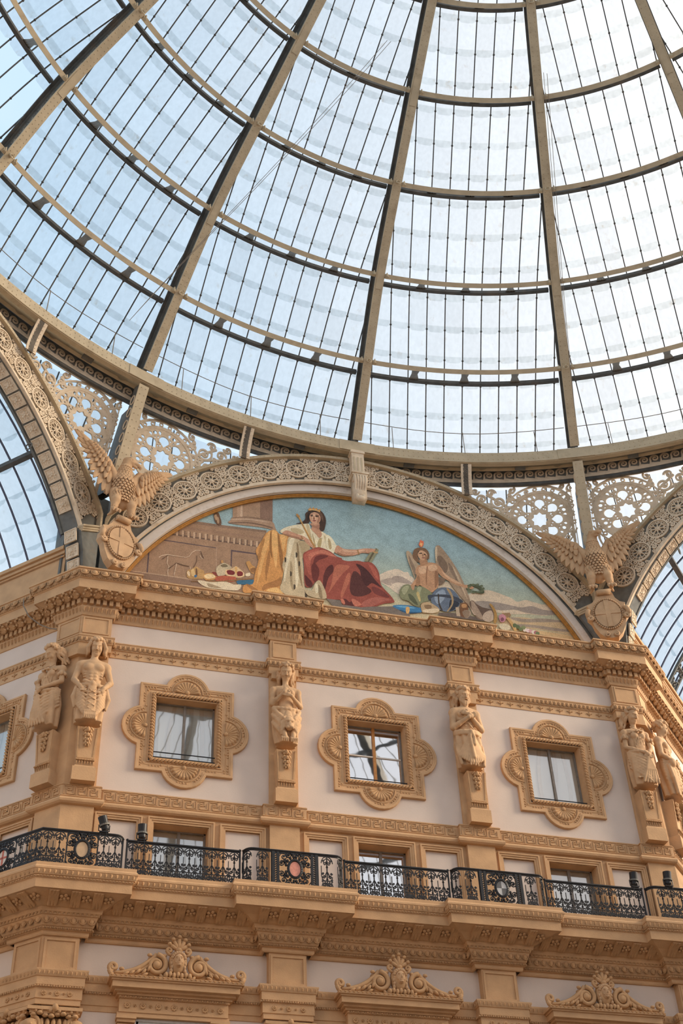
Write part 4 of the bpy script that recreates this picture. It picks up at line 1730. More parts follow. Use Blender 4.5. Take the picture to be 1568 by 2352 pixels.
# cross rib of the right vault: plates with star openings
mb = MB()
q = np.linspace(math.radians(58), math.radians(20), 12)
for y in (23.15, 23.75):
    mb.tube([P(y, a, -.15) for a in q], .06, 4)
for a in q[::2]:
    p0, p1 = np.array(P(23.15, a, -.15)), np.array(P(23.75, a, -.15))
    mb.bar(p0, p1, .12, .05)
for i in range(len(q) - 1):
    a = (q[i] + q[i + 1]) / 2
    for k in range(8):
        b = k * PI / 4
        for d in (-.02,):
            p0 = np.array(P(23.45 + .20 * cos(b), a + .022 * sin(b), -.16))
            p1 = np.array(P(23.45 + .30 * cos(b + .39), a + .036 * sin(b + .39), -.16))
            p2 = np.array(P(23.45 + .20 * cos(b + .785), a + .022 * sin(b + .785), -.16))
            mb.bar(p0, p1, .07, .04)
            mb.bar(p1, p2, .07, .04)
tag(mb.build('cross_rib', GREYIRON, rotz=-PI / 4), 'dark iron cross rib with star openings under the right arcade glass', 'rib')
mb = MB()
mb.tube([P(19.2, math.radians(34), -.3), P(20.0, math.radians(38), -.5), P(21.5, math.radians(41), -.55), P(23.2, math.radians(43), -.3)], .05, 6)
mb.tube([P(19.5, math.radians(30), -.3), P(20.2, math.radians(37), -.55), P(21.0, math.radians(42), -.5)], .035, 6)
tag(mb.build('tie_rod', DARK, rotz=-PI / 4), 'bent dark tie rod beneath the right arcade glass', 'tie rod')
a = np.arange(14) / 14 * 2 * PI
rg = MB().tube(np.stack([np.full(14, 0), .11 * np.cos(a), .11 * np.sin(a)], 1), .02, 5, closed=True).mesh('iron_ring', GREYIRON)
for rz, s, lb in ((PI / 4, 1, 'iron ring hanging below the coffers of the left arcade arch'), (-PI / 4, -1, 'iron ring hanging below the right arcade arch')):
    c, n_ = cos(rz), sin(rz)
    x, y, z = s * sin(math.radians(39.5)) * 7.78, 18.95, CI + cos(math.radians(39.5)) * 7.78
    tag(inst('iron_ring', rg, None, loc=(x * c - y * n_, x * n_ + y * c, z), rotz=rz), lb, 'ring')
# ================================================================== windows with lobed stone frames
WZ0, WZ1 = 18.09, 20.60       # outer rectangle of the frame
ZC = (WZ0 + WZ1) / 2
HWX, HWZ = 1.205, (WZ1 - WZ0) / 2
LR = .578                     # lobe radius
LC = .40 - LR                 # lobe centre relative to the rectangle edge


def lobed(d, n=12):
    """outline at distance d inside the outer edge, counter-clockwise"""
    hx, hz, R = HWX - d, HWZ - d, LR - d
    pts = []
    for ax, (h, g) in enumerate(((hx, hz), (hz, hx), (hx, hz), (hz, hx))):
        q = -PI / 2 + ax * PI / 2 + PI / 2      # direction of the lobe: +x, +z, -x, -z
        base = (HWX if ax % 2 == 0 else HWZ) + LC
        dd = h - base
        if R > abs(dd):
            al = math.acos(max(-1, min(1, dd / R)))
        else:
            al = .02
        c, s = cos(q), sin(q)
        loc = [(h, -g)]
        for a in np.linspace(-al, al, n):
            loc.append((base + R * cos(a), R * sin(a)))
        pts += [(x * c - z * s, x * s + z * c) for x, z in loc]
    return np.array(pts)


def molded(levels, outline):
    """stepped moulding: list of (inset, height toward the viewer)"""
    L = []
    for d, y in levels:
        p = outline(d)
        L.append(np.stack([p[:, 0], np.full(len(p), -y), p[:, 1]], 1))
    m = MB()
    for i in range(len(L) - 1):
        m.grid(np.stack([L[i], L[i + 1]], 0)[:, ::1], False, True)
    return m


fm = molded([(0, 0), (0, .07), (.012, .085), (.06, .085), (.065, .07), (.10, .07), (.105, .05), (.155, .05), (.16, .06), (.175, .06), (.18, .04)], lobed)
# flat field between the moulding and the opening
HO = .905
inner = lobed(.18)
fm.prism(inner, -.04, 0, [[(-HO, -.985), (HO, -.985), (HO, .985), (-HO, .985)]])
FRAME = fm.mesh('lobed_frame', OCHRE)
bd = MB()
ol = lobed(.128)
seg = np.linalg.norm(np.roll(ol, -1, 0) - ol, axis=1)
cum = np.concatenate([[0], np.cumsum(seg)])
cl_ = np.concatenate([ol, ol[:1]])
nb = int(cum[-1] / .075)
for i in range(nb):
    s = cum[-1] * i / nb
    x, z = np.interp(s, cum, cl_[:, 0]), np.interp(s, cum, cl_[:, 1])
    if (i // 2) % 3 == 2:
        continue
    bd.ell((x, -.055, z), (.026, .026, .026), 5, 3)
BEADS = bd.mesh('bead_string', OCHRE2, True)


def rope(hx, hz, r_):
    m = MB()
    per = [(-hx, -hz), (hx, -hz), (hx, hz), (-hx, hz)]
    for k in range(4):
        a, b = np.array(per[k]), np.array(per[(k + 1) % 4])
        L = np.linalg.norm(b - a)
        d = (b - a) / L
        nn = np.array([-d[1], d[0]])
        n = int(L / .085)
        for i in range(n):
            c = a + d * (i + .5) * L / n
            e = d * .055 + nn * .05
            R = np.eye(3)
            ex = np.array([e[0], 0, e[1]])
            ex /= np.linalg.norm(ex)
            R = np.stack([ex, [0, 1, 0], np.cross(ex, [0, 1, 0])], 1)
            m.ell((c[0], -.075, c[1]), (r_ * 1.45, r_ * .95, r_ * .62), 6, 4, R)
    return m


ROPE_M = rope(.845, .955, .055).mesh('twisted_border', OCHRE2, True)
st = MB()
for a, b in ((.785, .815), (.895, .925)):
    def rc(d, hh=0):
        return None
    y = -.065 if a > .8 else -.05
    st.prism([(-b, -b - .09), (b, -b - .09), (b, b + .09), (-b, b + .09)], y, 0, [[(-a, -a - .09), (a, -a - .09), (a, a + .09), (-a, a + .09)]])
STEP = st.mesh('inner_fillet', OCHRE)


def shell(R, n=11):
    m = MB()
    ang = np.linspace(0, PI, n * 6 + 1)
    rr = np.linspace(.16, 1, 7)
    ridge = np.abs(np.sin(ang * n))
    prof_ = np.sqrt(ridge)
    scal = 1 - .10 * (1 - prof_)
    X = np.cos(ang)[:, None] * rr * R * (1 - (1 - scal)[:, None] * rr ** 3)
    Z = np.sin(ang)[:, None] * rr * R * (1 - (1 - scal)[:, None] * rr ** 3)
    Y = -.012 - .05 * prof_[:, None] * rr ** .8 - .028 * rr ** 2
    Y[:, -1] = 0
    m.grid(np.stack([X, Y, Z], -1))
    m.ell((0, -.015, .02), (R * .18, .05, R * .18), 8, 4)
    a = np.linspace(0, PI, 20)
    m.ribbon(np.stack([np.cos(a), np.sin(a)], 1) * R * 1.10, R * .07, -.03, 0)
    return m


SHELL = shell(.36).mesh('scallop_shell', OCHRE2, True)
bl = MB()
for x, z in ((-1.0, -1.05), (1.0, -1.05), (-1.0, 1.05), (1.0, 1.05), (-.56, 1.08), (.56, 1.08), (-.56, -1.08), (.56, -1.08), (1.03, .58), (1.03, -.58), (-1.03, .58), (-1.03, -.58), (0, 1.50), (0, -1.50), (1.46, 0), (-1.46, 0)):
    bl.ell((x, -.045, z), (.035, .03, .035), 6, 4)
STUDS = bl.mesh('stud', OCHRE2, True)

rv = MB()
hx, hz = .78, .905
for sx in (-1, 1):
    rv.box((sx * (hx + .012), .14, 0), (.04, .32, 2 * hz + .08))
for sz in (-1, 1):
    rv.box((0, .14, sz * (hz + .010)), (2 * hx + .08, .32, .04))
REVEAL = rv.mesh('reveal', OCHRE)


def sash_m(hx, hz, rails):
    m = MB()
    w = .042
    for sx in (-1, 1):
        m.box((sx * (hx - .012 - w / 2), 0, 0), (w, .05, 2 * hz))
    for sz in (-1, 1):
        m.box((0, 0, sz * (hz - w / 2)), (2 * hx, .05, w))
    return m


WINL = ('lobed stone window with pale blind, left bay between corner figures and crossed-arms woman', 'lobed stone window with orange wooden mullion, middle bay', 'lobed stone window with grey mullion, right bay by the bearded man')


def quatre(x, side, label, style):
    GL = WGLASS if style == 'wood' else WGLASS2
    global nwin
    w = inst('window_%d' % nwin, None, None, W3(side, x, 0, ZC), RZ(side))
    nwin += 1
    struct(w, label)
    fr = inst('lobed_frame', FRAME, w)
    inst('bead_string', BEADS, fr, kind='stuff')
    inst('stud', STUDS, fr, kind='stuff')
    inst('inner_fillet', STEP, w)
    inst('twisted_border', ROPE_M, w, kind='stuff')
    inst('reveal', REVEAL, w)
    for k, (dx, dz) in enumerate(((1.0, 0), (0, 1.07), (-1.0, 0), (0, -1.07))):
        a = -(k * PI / 2 - PI / 2)
        m = np.eye(4)
        b = k * PI / 2 - PI / 2
        c, s = cos(b), sin(b)
        m[:3, 0] = (c, 0, s)
        m[:3, 2] = (-s, 0, c)
        m[:3, 3] = (dx, -.04, dz)
        inst('scallop_shell', SHELL, w, mat=Matrix(m))
    SM = WOODSASH if style == 'wood' else SASH
    sa = sash_m(.78, .905, 0).build('sash', SASH, w, loc=(0, .27, 0))
    mu = MB().box((0, 0, 0), (.075 if style == 'wood' else .06, .06, 1.8)).build('mullion', SM, sa, loc=(0, -.01, 0))
    if style == 'wood':
        MB().box((0, 0, 0), (1.5, .03, .035)).build('glazing_bar', WHITEENAMEL, sa, loc=(0, -.01, .02))
    for sx in (-1, 1):
        MB().box((sx * .38, 0, 0), (.70, .012, 1.72)).build('pane', GL, w, loc=(0, .275, 0))
    MB().box((0, .48 if style == 'wood' else .36, 0), (1.56, .02, 1.80)).build('blind', WINDARK if style == 'wood' else BLIND, w)  # wood style: a dark sheet painted as the unlit room, no blind there
    if style != 'wood':
        mb = MB()
        for x0 in (-.70, -.30, .10, .45):
            t = np.linspace(-.9, .9, 8)
            mb.ribbon(np.stack([x0 + .06 * np.sin(t * 2 + x0 * 5) + .05 * t, t], 1), .10, .0, .02)
        mb.build('curtain_fold', WHITEENAMEL, w, loc=(0, .325, 0), kind='stuff')
    mb = MB()
    for z in ((-.66, -.80) if style == 'two' else (-.78,)):
        mb.tube([(-.80, .0, z), (.80, .0, z)], .016, 6)
        mb.tube([(.80, .0, z), (.80, .0, -.9)], .014, 6)
    mb.build('guard_bar', BLACK, w, loc=(0, .05, 0))


quatre(BAYS[0], 'main', WINL[0], 'two')
quatre(BAYS[1], 'main', WINL[1], 'wood')
quatre(BAYS[2], 'main', WINL[2], 'one')
quatre(-2.82, 'left', 'lobed stone window cut by the left picture edge', 'two')
quatre(2.82, 'right', 'lobed stone window on the receding wall at the right edge', 'one')

# ------------------------------------------------------------------ mezzanine windows behind the railing
for i, (x, side, lb) in enumerate(((BAYS[0], 'main', 'mezzanine window behind the railing below the left lobed window'), (BAYS[1], 'main', 'mezzanine window behind the railing below the middle lobed window'),
                                   (BAYS[2], 'main', 'mezzanine window behind the railing below the right lobed window'), (-2.82, 'left', 'mezzanine window on the left arm'), (2.82, 'right', 'mezzanine window on the right arm'))):
    w = inst('window_%d' % nwin, None, None, W3(side, x, 0, 15.83), RZ(side))
    nwin += 1
    struct(w, lb)
    inst('frame', fw, w, loc=(0, 0, -15.83))
    mb = MB()
    for sx in (-1, 1):
        mb.box((sx * .667, .14, 0), (.04, .36, 1.8))
    mb.box((0, .14, .889), (1.36, .36, .04))
    mb.build('reveal', OCHRE, w)
    sa = sash_m(.655, .88, 0).build('sash', SASH, w, loc=(0, .27, 0))
    MB().box((0, 0, 0), (.07, .06, 1.7)).build('mullion', SASH, sa)
    for sx in (-1, 1):
        MB().box((sx * .32, 0, 0), (.58, .012, 1.68)).build('pane', WGLASS if i == 1 else WGLASS2, w, loc=(0, .275, 0))
    MB().box((0, .5 if i == 1 else .38, 0), (1.32, .02, 1.76)).build('blind', BLIND if i != 1 else WINDARK, w)  # middle window: dark sheet painted as the unlit room instead of a blind

# ================================================================== first-floor windows with carved pediments
def scroll3(cx, cz, r0, r1, tn, a0, n, d, y, rad):
    s = spiral(cx, cz, r0, r1, tn, a0, n, d)
    return np.stack([s[:, 0], np.full(n, y), s[:, 1]], 1)


def pediment_parts():
    parts = []
    # entablature: all heights relative to z = 12.09, x centred on the bay
    e = MB()
    def slab(hx, z0, z1, o):
        e.box((0, -o / 2 + .04, (z0 + z1) / 2), (2 * hx, o + .08, z1 - z0))
    slab(1.20, .05, .14, .18)
    slab(1.17, .14, .42, .20)
    slab(1.19, .42, .47, .24)
    slab(1.24, .47, .52, .28)
    slab(1.30, .52, .57, .36)
    slab(1.37, .57, .70, .46)
    slab(1.40, .70, .74, .49)
    slab(1.45, .74, .80, .53)
    parts.append(('entablature', e, OCHRE, False))
    c = MB()
    for x in np.arange(-1.40, 1.41, .10):
        c.add([(x - .045, -.535, .795), (x + .045, -.535, .795), (x, -.50, .735), (x, -.565, .77)], np.array([[0, 3, 1], [0, 2, 3], [3, 2, 1]]))
    for x in np.arange(-1.22, 1.23, .09):
        c.ell((x, -.29, .545), (.036, .05, .035), 5, 3)
    for x in np.arange(-1.14, 1.15, .11):
        c.ell((x - .02, -.245, .445), (.034, .025, .025), 5, 3).box((x + .035, -.245, .445), (.012, .035, .04))
    parts.append(('carved_bands', c, OCHRE2, False))
    # scrolled crest
    for s in (-1, 1):
        m = MB()
        t = np.linspace(0, 1, 16)
        # sweeping arm from the end scroll up to the volute
        x = 1.36 - .90 * t
        z = .885 + .445 * (t ** 2.3)
        for w_, dz, rr in ((0, 0, .055), (0, -.09, .04)):
            m.tube(np.stack([s * x, np.full(16, -.40), z + dz * (1 - .1 * t)], 1), rr * np.interp(t, [0, .3, 1], [.7, 1, 1]), 6)
        P = np.stack([s * x, np.full(16, -.40), z], 1)
        Q = P.copy()
        Q[:, 2] = .80
        m.grid(np.stack([P, Q], 0)[:, ::s])
        m.tube(scroll3(s * .46, 1.09, .235, .04, 1.7, PI / 2, 40, s, -.43, 0), np.linspace(.062, .035, 40), 6)
        m.ell((s * .46, -.42, 1.09), (.10, .09, .10), 8, 5)
        m.box((s * .46, -.35, 1.06), (.36, .12, .40))
        m.tube(scroll3(s * 1.38, .99, .105, .03, 1.4, -PI / 2, 22, s, -.42, 0), .045, 6)
        m.tube([(s * 1.38, -.42, .82), (s * 1.43, -.42, .86), (s * 1.46, -.42, .93)], .05, 6)
        for k, (x_, z_, a_) in enumerate(((.72, .93, 2.2), (.85, .92, 2.3), (.98, .885, 2.5), (.62, 1.0, 1.9), (.70, .86, 2.6), (1.1, .86, 2.7), (.24, .88, 1.2), (.34, .84, .8))):
            c_, n_ = cos(a_), sin(a_)
            R = np.array([[c_ * s, 0, -n_ * s], [0, 1, 0], [n_, 0, c_]])
            m.ell((s * x_, -.44, z_), (.085, .05, .035), 6, 4, R)
        for x_, z_ in ((1.20, .96), (.62, 1.30), (.30, 1.31)):
            m.ell((s * x_, -.43, z_), (.06, .05, .04), 6, 4)
        parts.append(('scroll', m, OCHRE2, True))
    # mask with shell crest
    f_ = MB()
    f_.ell((0, -.40, 1.17), (.21, .16, .29), 12, 8)
    parts.append(('cartouche', f_, OCHRE2, True))
    f_ = MB()
    f_.ell((0, -.50, 1.18), (.115, .13, .165), 12, 9)
    f_.ell((0, -.60, 1.07), (.05, .035, .03), 8, 5)
    f_.add([(0, -.665, 1.155), (-.022, -.62, 1.145), (.022, -.62, 1.145), (0, -.625, 1.235), (0, -.62, 1.14)], np.array([[0, 3, 1], [0, 2, 3], [0, 1, 4], [0, 4, 2]]))
    for s in (-1, 1):
        f_.ell((s * .045, -.605, 1.205), (.026, .02, .012), 7, 4)
        f_.ell((s * .045, -.605, 1.235), (.036, .022, .012), 7, 4)
        f_.ell((s * .055, -.575, 1.13), (.035, .03, .035), 7, 4)
    f_.ell((0, -.615, 1.10), (.04, .02, .010), 7, 4).ell((0, -.61, 1.082), (.032, .02, .011), 7, 4)
    for k in range(9):
        a = PI * (k + .5) / 9
        f_.ell((.135 * cos(a), -.50 - .04 * sin(a), 1.235 + .115 * sin(a)), (.045, .05, .045), 6, 4)
    for s in (-1, 1):
        for q in range(4):
            f_.ell((s * (.135 + .012 * (q % 2)), -.48, 1.20 - .075 * q), (.04, .05, .05), 6, 4)
    parts.append(('mask', f_, STATUE, True))
    k_ = MB()
    for i, a in enumerate((-1.0, -.5, 0, .5, 1.0)):
        L = .30 - .05 * abs(a)
        c_, n_ = cos(a), sin(a)
        R = np.array([[c_, 0, n_], [0, 1, 0], [-n_, 0, c_]])
        k_.ell((n_ * L * .55, -.47, 1.42 + c_ * L * .55), (.05, .055, L * .5), 7, 5, R)
        k_.ell((n_ * L, -.50, 1.42 + c_ * L), (.05, .05, .045), 6, 4)
    k_.ell((0, -.5, 1.42), (.08, .07, .06), 7, 4)
    for s in (-1, 1):
        k_.tube(scroll3(s * .20, 1.42, .075, .02, 1.3, -PI / 2, 16, s, -.46, 0), .034, 5)
        k_.tube([(s * .12, -.45, 1.30), (s * .22, -.46, 1.34), (s * .27, -.46, 1.42)], .035, 5)
    parts.append(('shell_crest', k_, OCHRE2, True))
    l_ = MB()
    for i in range(7):
        x = (i - 3) * .085
        l_.ell((x, -.50, .86 + .02 * (i % 2)), (.05, .06, .07), 6, 4)
    l_.box((0, -.4, .85), (.6, .14, .12))
    parts.append(('acanthus_foot', l_, OCHRE2, True))
    # jamb capitals and architrave of the window under it
    j_ = MB()
    for s in (-1, 1):
        j_.box((s * 1.0, -.08, .03), (.42, .30, .06)).box((s * 1.0, -.06, -.03), (.38, .26, .07)).box((s * 1.0, -.03, -.35), (.32, .18, .6))
        j_.box((s * 1.0, -.07, -.13), (.36, .20, .06))
        for q in (-.1, 0, .1):
            j_.ell((s * 1.0 + q, -.13, -.20), (.035, .03, .035), 6, 4)
    for a, y in ((.80, .05), (.74, .02), (.70, -.02)):
        pass
    parts.append(('jamb_capital', j_, OCHRE, False))
    g_ = MB()
    for a, y in ((.82, -.06), (.77, -.03), (.72, .02)):
        g_.box((0, y, .02 - (.82 - a)), (2 * a, .08, .05))
        for s in (-1, 1):
            g_.box((s * (a - .02), y, -.4), (.045, .08, .9))
    parts.append(('grey_window_head', g_, GREYENAMEL, False))
    p_ = MB().box((0, .25, -.45), (1.5, .02, .9))
    parts.append(('pane', p_, WGLASS, False))
    out_ = []
    for n, m, M_, sm in parts:
        out_.append((n, m.mesh(n, M_, sm)))
    ro = rosette_unit(.075, .03, 8).mesh('rosette', OCHRE2)
    ro2 = rosette_unit(.04, .025, 5).mesh('rosette', OCHRE2)
    return out_, ro, ro2


PP, RO1, RO2 = pediment_parts()
for x, side, lb in ((BAYS[0], 'main', 'carved pediment with face mask and scrolls, lower left bay'), (BAYS[1], 'main', 'carved pediment with face mask and scrolls, lower middle bay'),
                    (BAYS[2], 'main', 'carved pediment with face mask and scrolls, lower right bay')):
    o = thing('pediment', lb, 'pediment', W3(side, x, .08, 12.02), RZ(side), 'scrolled pediments over the first-floor windows')
    for n, me in PP:
        c = inst(n, me, o)
        if n == 'carved_bands':
            c['kind'] = 'stuff'
    for i in range(7):
        inst('rosette', RO1, o, loc=(-1.0 + i * .333, -.205, .28))
        if i < 6:
            inst('rosette', RO2, o, loc=(-.835 + i * .333, -.205, .28))

# capital of the big corner pilaster at the lower left, and tips of the others
cp = MB()
def capital(side, xs, label, full, parent=None):
    if parent is None:
        o = thing('capital', label, 'capital', W3(side, xs, .22, 11.2), RZ(side), 'pilaster capitals of the first floor')
    else:
        o = inst('side_face', None, parent)
        o.matrix_local = Matrix.LocRotScale(Vector(parent.location), parent.rotation_euler, None).inverted() @ Matrix.LocRotScale(Vector(W3(side, xs, .22, 11.2)), Matrix.Rotation(RZ(side), 3, 'Z').to_euler(), None)
    m = MB()
    m.box((0, -.14, .84), (1.12, .36, .07)).box((0, -.12, .775), (1.02, .30, .06))
    m.build('abacus', OCHRE, o)
    m = MB()
    for k in range(7):
        m.ell((-.36 + k * .12, -.18, .56), (.055, .09, .12), 7, 5)
    m.box((0, -.06, .55), (.9, .16, .3))
    m.build('egg_row', OCHRE2, o, smooth=True, kind='stuff')
    for s in (-1, 1):
        m = MB()
        m.tube(scroll3(s * .46, .50, .21, .03, 1.8, PI / 2, 34, s, -.22, 0), np.linspace(.05, .03, 34), 6)
        m.ell((s * .46, -.2, .50), (.17, .10, .17), 8, 4)
        m.ell((s * .46, -.26, .50), (.05, .08, .05), 7, 4)
        m.build('volute', OCHRE2, o, smooth=True)
    m = MB()
    for k in range(8):
        x = -.42 + k * .12
        m.ell((x, -.24 - .03 * (k % 2), .72 + .03 * sin(k * 1.7)), (.075, .07, .045), 6, 4)
        m.ell((x + .04, -.27, .79 + .02 * (k % 3)), (.04, .05, .05), 6, 4)
    m.ell((0, -.3, .86), (.07, .08, .09), 7, 5).ell((-.09, -.27, .80), (.06, .06, .05), 6, 4).ell((.09, -.27, .80), (.06, .06, .05), 6, 4)
    m.build('foliage', OCHRE2, o, smooth=True)
    return o


c0 = capital('main', -VX + .28, 'ornate pilaster capital at the lower left corner, cut by the frame', True)
o = capital('main', PX[0], 'carved pilaster capital at the bottom edge between left and middle pediments', False)
o = capital('main', PX[1], 'carved pilaster capital at the bottom edge between middle and right pediments', False)
capital('left', -.42, '', False, c0)

# ================================================================== balcony railing
RAILZ = 14.93
RH = .82


def baluster_unit():
    """one unit: bar, top arch with bud, bottom scrolls; .27 wide"""
    m = MB()
    w = .27
    def T(pts, r_=.016, seg=4):
        r_ = r_ * .95
        p = np.array(pts, float)
        m.tube(np.stack([p[:, 0], np.zeros(len(p)), p[:, 1]], 1), r_, seg)
    T([(0, .04), (0, RH - .02)], .018)
    T([(-w / 2, .30), (-w / 2, RH - .26)], .012)
    a = np.linspace(0, PI, 9)
    T(np.stack([w * .5 * np.cos(a), RH - .19 + .165 * np.sin(a)], 1), .014)
    T(np.stack([w * .30 * np.cos(a), RH - .19 + .115 * np.sin(a)], 1), .014)
    for s in (-1, 1):
        T(spiral(s * .045, RH - .205, .045, .012, 1.1, PI if s > 0 else 0, 9, -s), .014)
        T([(0, .42), (s * .035, .36), (s * .055, .30)], .017)
        T(spiral(s * .072, .285, .042, .010, 1.2, PI if s > 0 else 0, 10, -s), .017)
        T(spiral(s * .068, .105, .058, .012, 1.5, PI / 2, 13, s), .018)
        T([(s * .012, .20), (s * .06, .19), (s * .11, .22), (s * .125, .17)], .016)
        T(spiral(s * .105, .215, .028, .01, 1.0, 0, 7, s), .014)
    for s in (-1, 1):
        T(spiral(s * .10, .375, .030, .008, 1.2, 0 if s > 0 else PI, 9, -s), .015)
        T([(s * .135, .04), (s * .10, .165), (s * .125, .30)], .014)
        T(spiral(s * .095, RH - .13, .026, .008, 1.0, PI / 2, 7, s), .013)
    for z, r_, h in ((RH - .17, .030, .05), (RH - .29, .030, .016), (RH - .26, .022, .02), (.40, .026, .03), (.24, .028, .03), (.345, .018, .018)):
        m.ell((0, 0, z), (r_, r_, h), 6, 4)
    m.ell((0, 0, RH - .08), (.018, .018, .028), 5, 3)
    return m


BAL = baluster_unit().mesh('baluster', BLACK)


def rail_run(pts, parent, posts=True):
    """hand rail and foot rail along plan points (local x, y)"""
    m = MB()
    p = np.array([(x, y, RH + .015) for x, y in pts])
    m.tube(p, .028, 6)
    m.build('hand_rail', BLACK, parent)
    m = MB()
    p[:, 2] = .03
    m.tube(p, .018, 4)
    p[:, 2] = RH - .025
    m.tube(p, .012, 4)
    m.build('lower_rail', BLACK, parent)
    for q in ((pts[0], pts[-1]) if posts else ()):
        MB().tube([(q[0], q[1], 0), (q[0], q[1], RH)], .022, 6).ell((q[0], q[1], RH + .03), (.035, .035, .03), 6, 4).build('post', BLACK, parent)


def medallion(parent, x, y, rot, enamel, wide=.50, pattern=None, side_plates=True, z=.41):
    """cast panel with an oval enamelled shield"""
    pn = inst('medallion_panel', None, parent, (x, y, 0), rot)
    m = MB()
    m.prism([(-wide, .03), (wide, .03), (wide, RH - .02), (-wide, RH - .02)], .0, .02, [[(-wide + .03, .06), (wide - .03, .06), (wide - .03, RH - .05), (-wide + .03, RH - .05)]])
    if side_plates:
        for s in (-1, 1):
            m.box((s * (wide - .05), -.01, RH / 2), (.07, .05, RH - .04))
            m.box((s * (wide - .16), -.01, RH / 2), (.06, .05, RH - .04))
            for k in range(14):
                m.box((s * (wide - .105), -.012, .06 + k * .054), (.045, .03, .022), np.array([[.8, 0, .6 * s], [0, 1, 0], [-.6 * s, 0, .8]]))
    m.build('cast_frame', BLACK, pn)
    m = MB()
    ww = wide - .20 if side_plates else wide - .04
    for sx in (-1, 1):
        for sz in (-1, 1):
            for cx_, cz_, r_, d in ((.72, .72, .11, 1), (.40, .86, .085, -1), (.86, .35, .085, -1), (.62, .40, .06, 1), (.15, .90, .06, 1)):
                sp = spiral(sx * ww * cx_, RH / 2 + sz * .40 * cz_, r_, .018, 1.5, 0 if sx > 0 else PI, 13, d * sx * sz)
                m.tube(np.stack([sp[:, 0], np.zeros(len(sp)), sp[:, 1]], 1), .016, 4)
                m.ell((sx * ww * cx_, -.01, RH / 2 + sz * .40 * cz_), (.026, .025, .026), 5, 3)
            for k in range(4):
                a = k * .38 + .3
                m.ell((sx * .20 * cos(a) * 1.1, -.01, RH / 2 + sz * .27 * sin(a) * 1.1), (.035, .03, .045), 6, 4)
    m.build('scrollwork', BLACK, pn, kind='stuff')
    a = np.arange(24) / 24 * 2 * PI
    m = MB()
    for ra, rb, t in ((.150, .205, .024), (.175, .235, .018)):
        m.tube(np.stack([ra * np.cos(a), np.full(24, -.02), RH / 2 + rb * np.sin(a)], 1), t, 5, closed=True)
    for q in a:
        m.ell((.163 * cos(q), -.035, RH / 2 + .220 * sin(q)), (.013, .013, .013), 5, 3)
    m.build('oval_frame', BLACK, pn)
    ov = [(.140 * cos(q), RH / 2 + .195 * sin(q)) for q in a]
    MB().prism(ov, -.015, .01).build('oval_shield', enamel, pn)
    if pattern == 'cross':
        MB().box((0, -.018, RH / 2), (.045, .006, .38)).box((0, -.018, RH / 2), (.27, .006, .045)).build('red_cross', REDENAMEL, pn)
    if pattern == 'quarters':
        for s in (0, 1):
            q = np.linspace(PI / 2 + s * PI, PI + s * PI, 9)
            MB().prism([(0, RH / 2)] + [(.140 * cos(k), RH / 2 + .195 * sin(k)) for k in q], -.018, -.01).build('dark_quarter', DARKENAMEL, pn)
    return pn


def straight(xa, xb, label, side='main', o=.86):
    t = thing('railing', label, 'railing', W3(side, (xa + xb) / 2, o, RAILZ), RZ(side), 'sections of black wrought iron balcony railing')
    h = (xb - xa) / 2
    rail_run([(-h, 0), (h, 0)], t)
    n = int(round(2 * h / .27))
    for i in range(n):
        inst('baluster', BAL, t, loc=(-h + (i + .5) * 2 * h / n, 0, 0))
    return t


def bowed(xc, hw, label, enamel, pattern, o=.86, step=.20):
    """section that steps forward on rounded ends in front of a pier"""
    t = thing('railing', label, 'railing', W3('main', xc, o, RAILZ), 0, 'sections of black wrought iron balcony railing')
    q = np.linspace(0, PI / 2, 6)
    r_ = step
    pts = [(-hw + r_ * (1 - cos(a)), -r_ * sin(a)) for a in q]
    pts = pts + [(-x, y) for x, y in pts[::-1]]
    rail_run(pts, t)
    pw = .56
    for s in (-1, 1):
        n = max(1, int(round((hw - r_ - pw) / .27)))
        st = (hw - r_ - pw) / n
        for i in range(n):
            inst('baluster', BAL, t, loc=(s * (pw + (i + .5) * st), -r_, 0))
        inst('baluster', BAL, t, loc=(s * (hw - .06), -r_ * .55, 0), rotz=s * .9)
    medallion(t, 0, -r_, 0, enamel, pw, pattern)
    return t


straight(-6.34, -3.76, 'straight black railing in front of the left mezzanine window')
straight(-1.28, 1.28, 'straight black railing in front of the middle mezzanine window')
straight(3.76, 6.34, 'straight black railing in front of the right mezzanine window')
bowed(PX[0], 1.16, 'bowed black railing section with pink oval shield', PINKTILE, None)
bowed(PX[1], 1.16, 'bowed black railing section with grey and white quartered oval shield', GREYENAMEL, 'quarters')


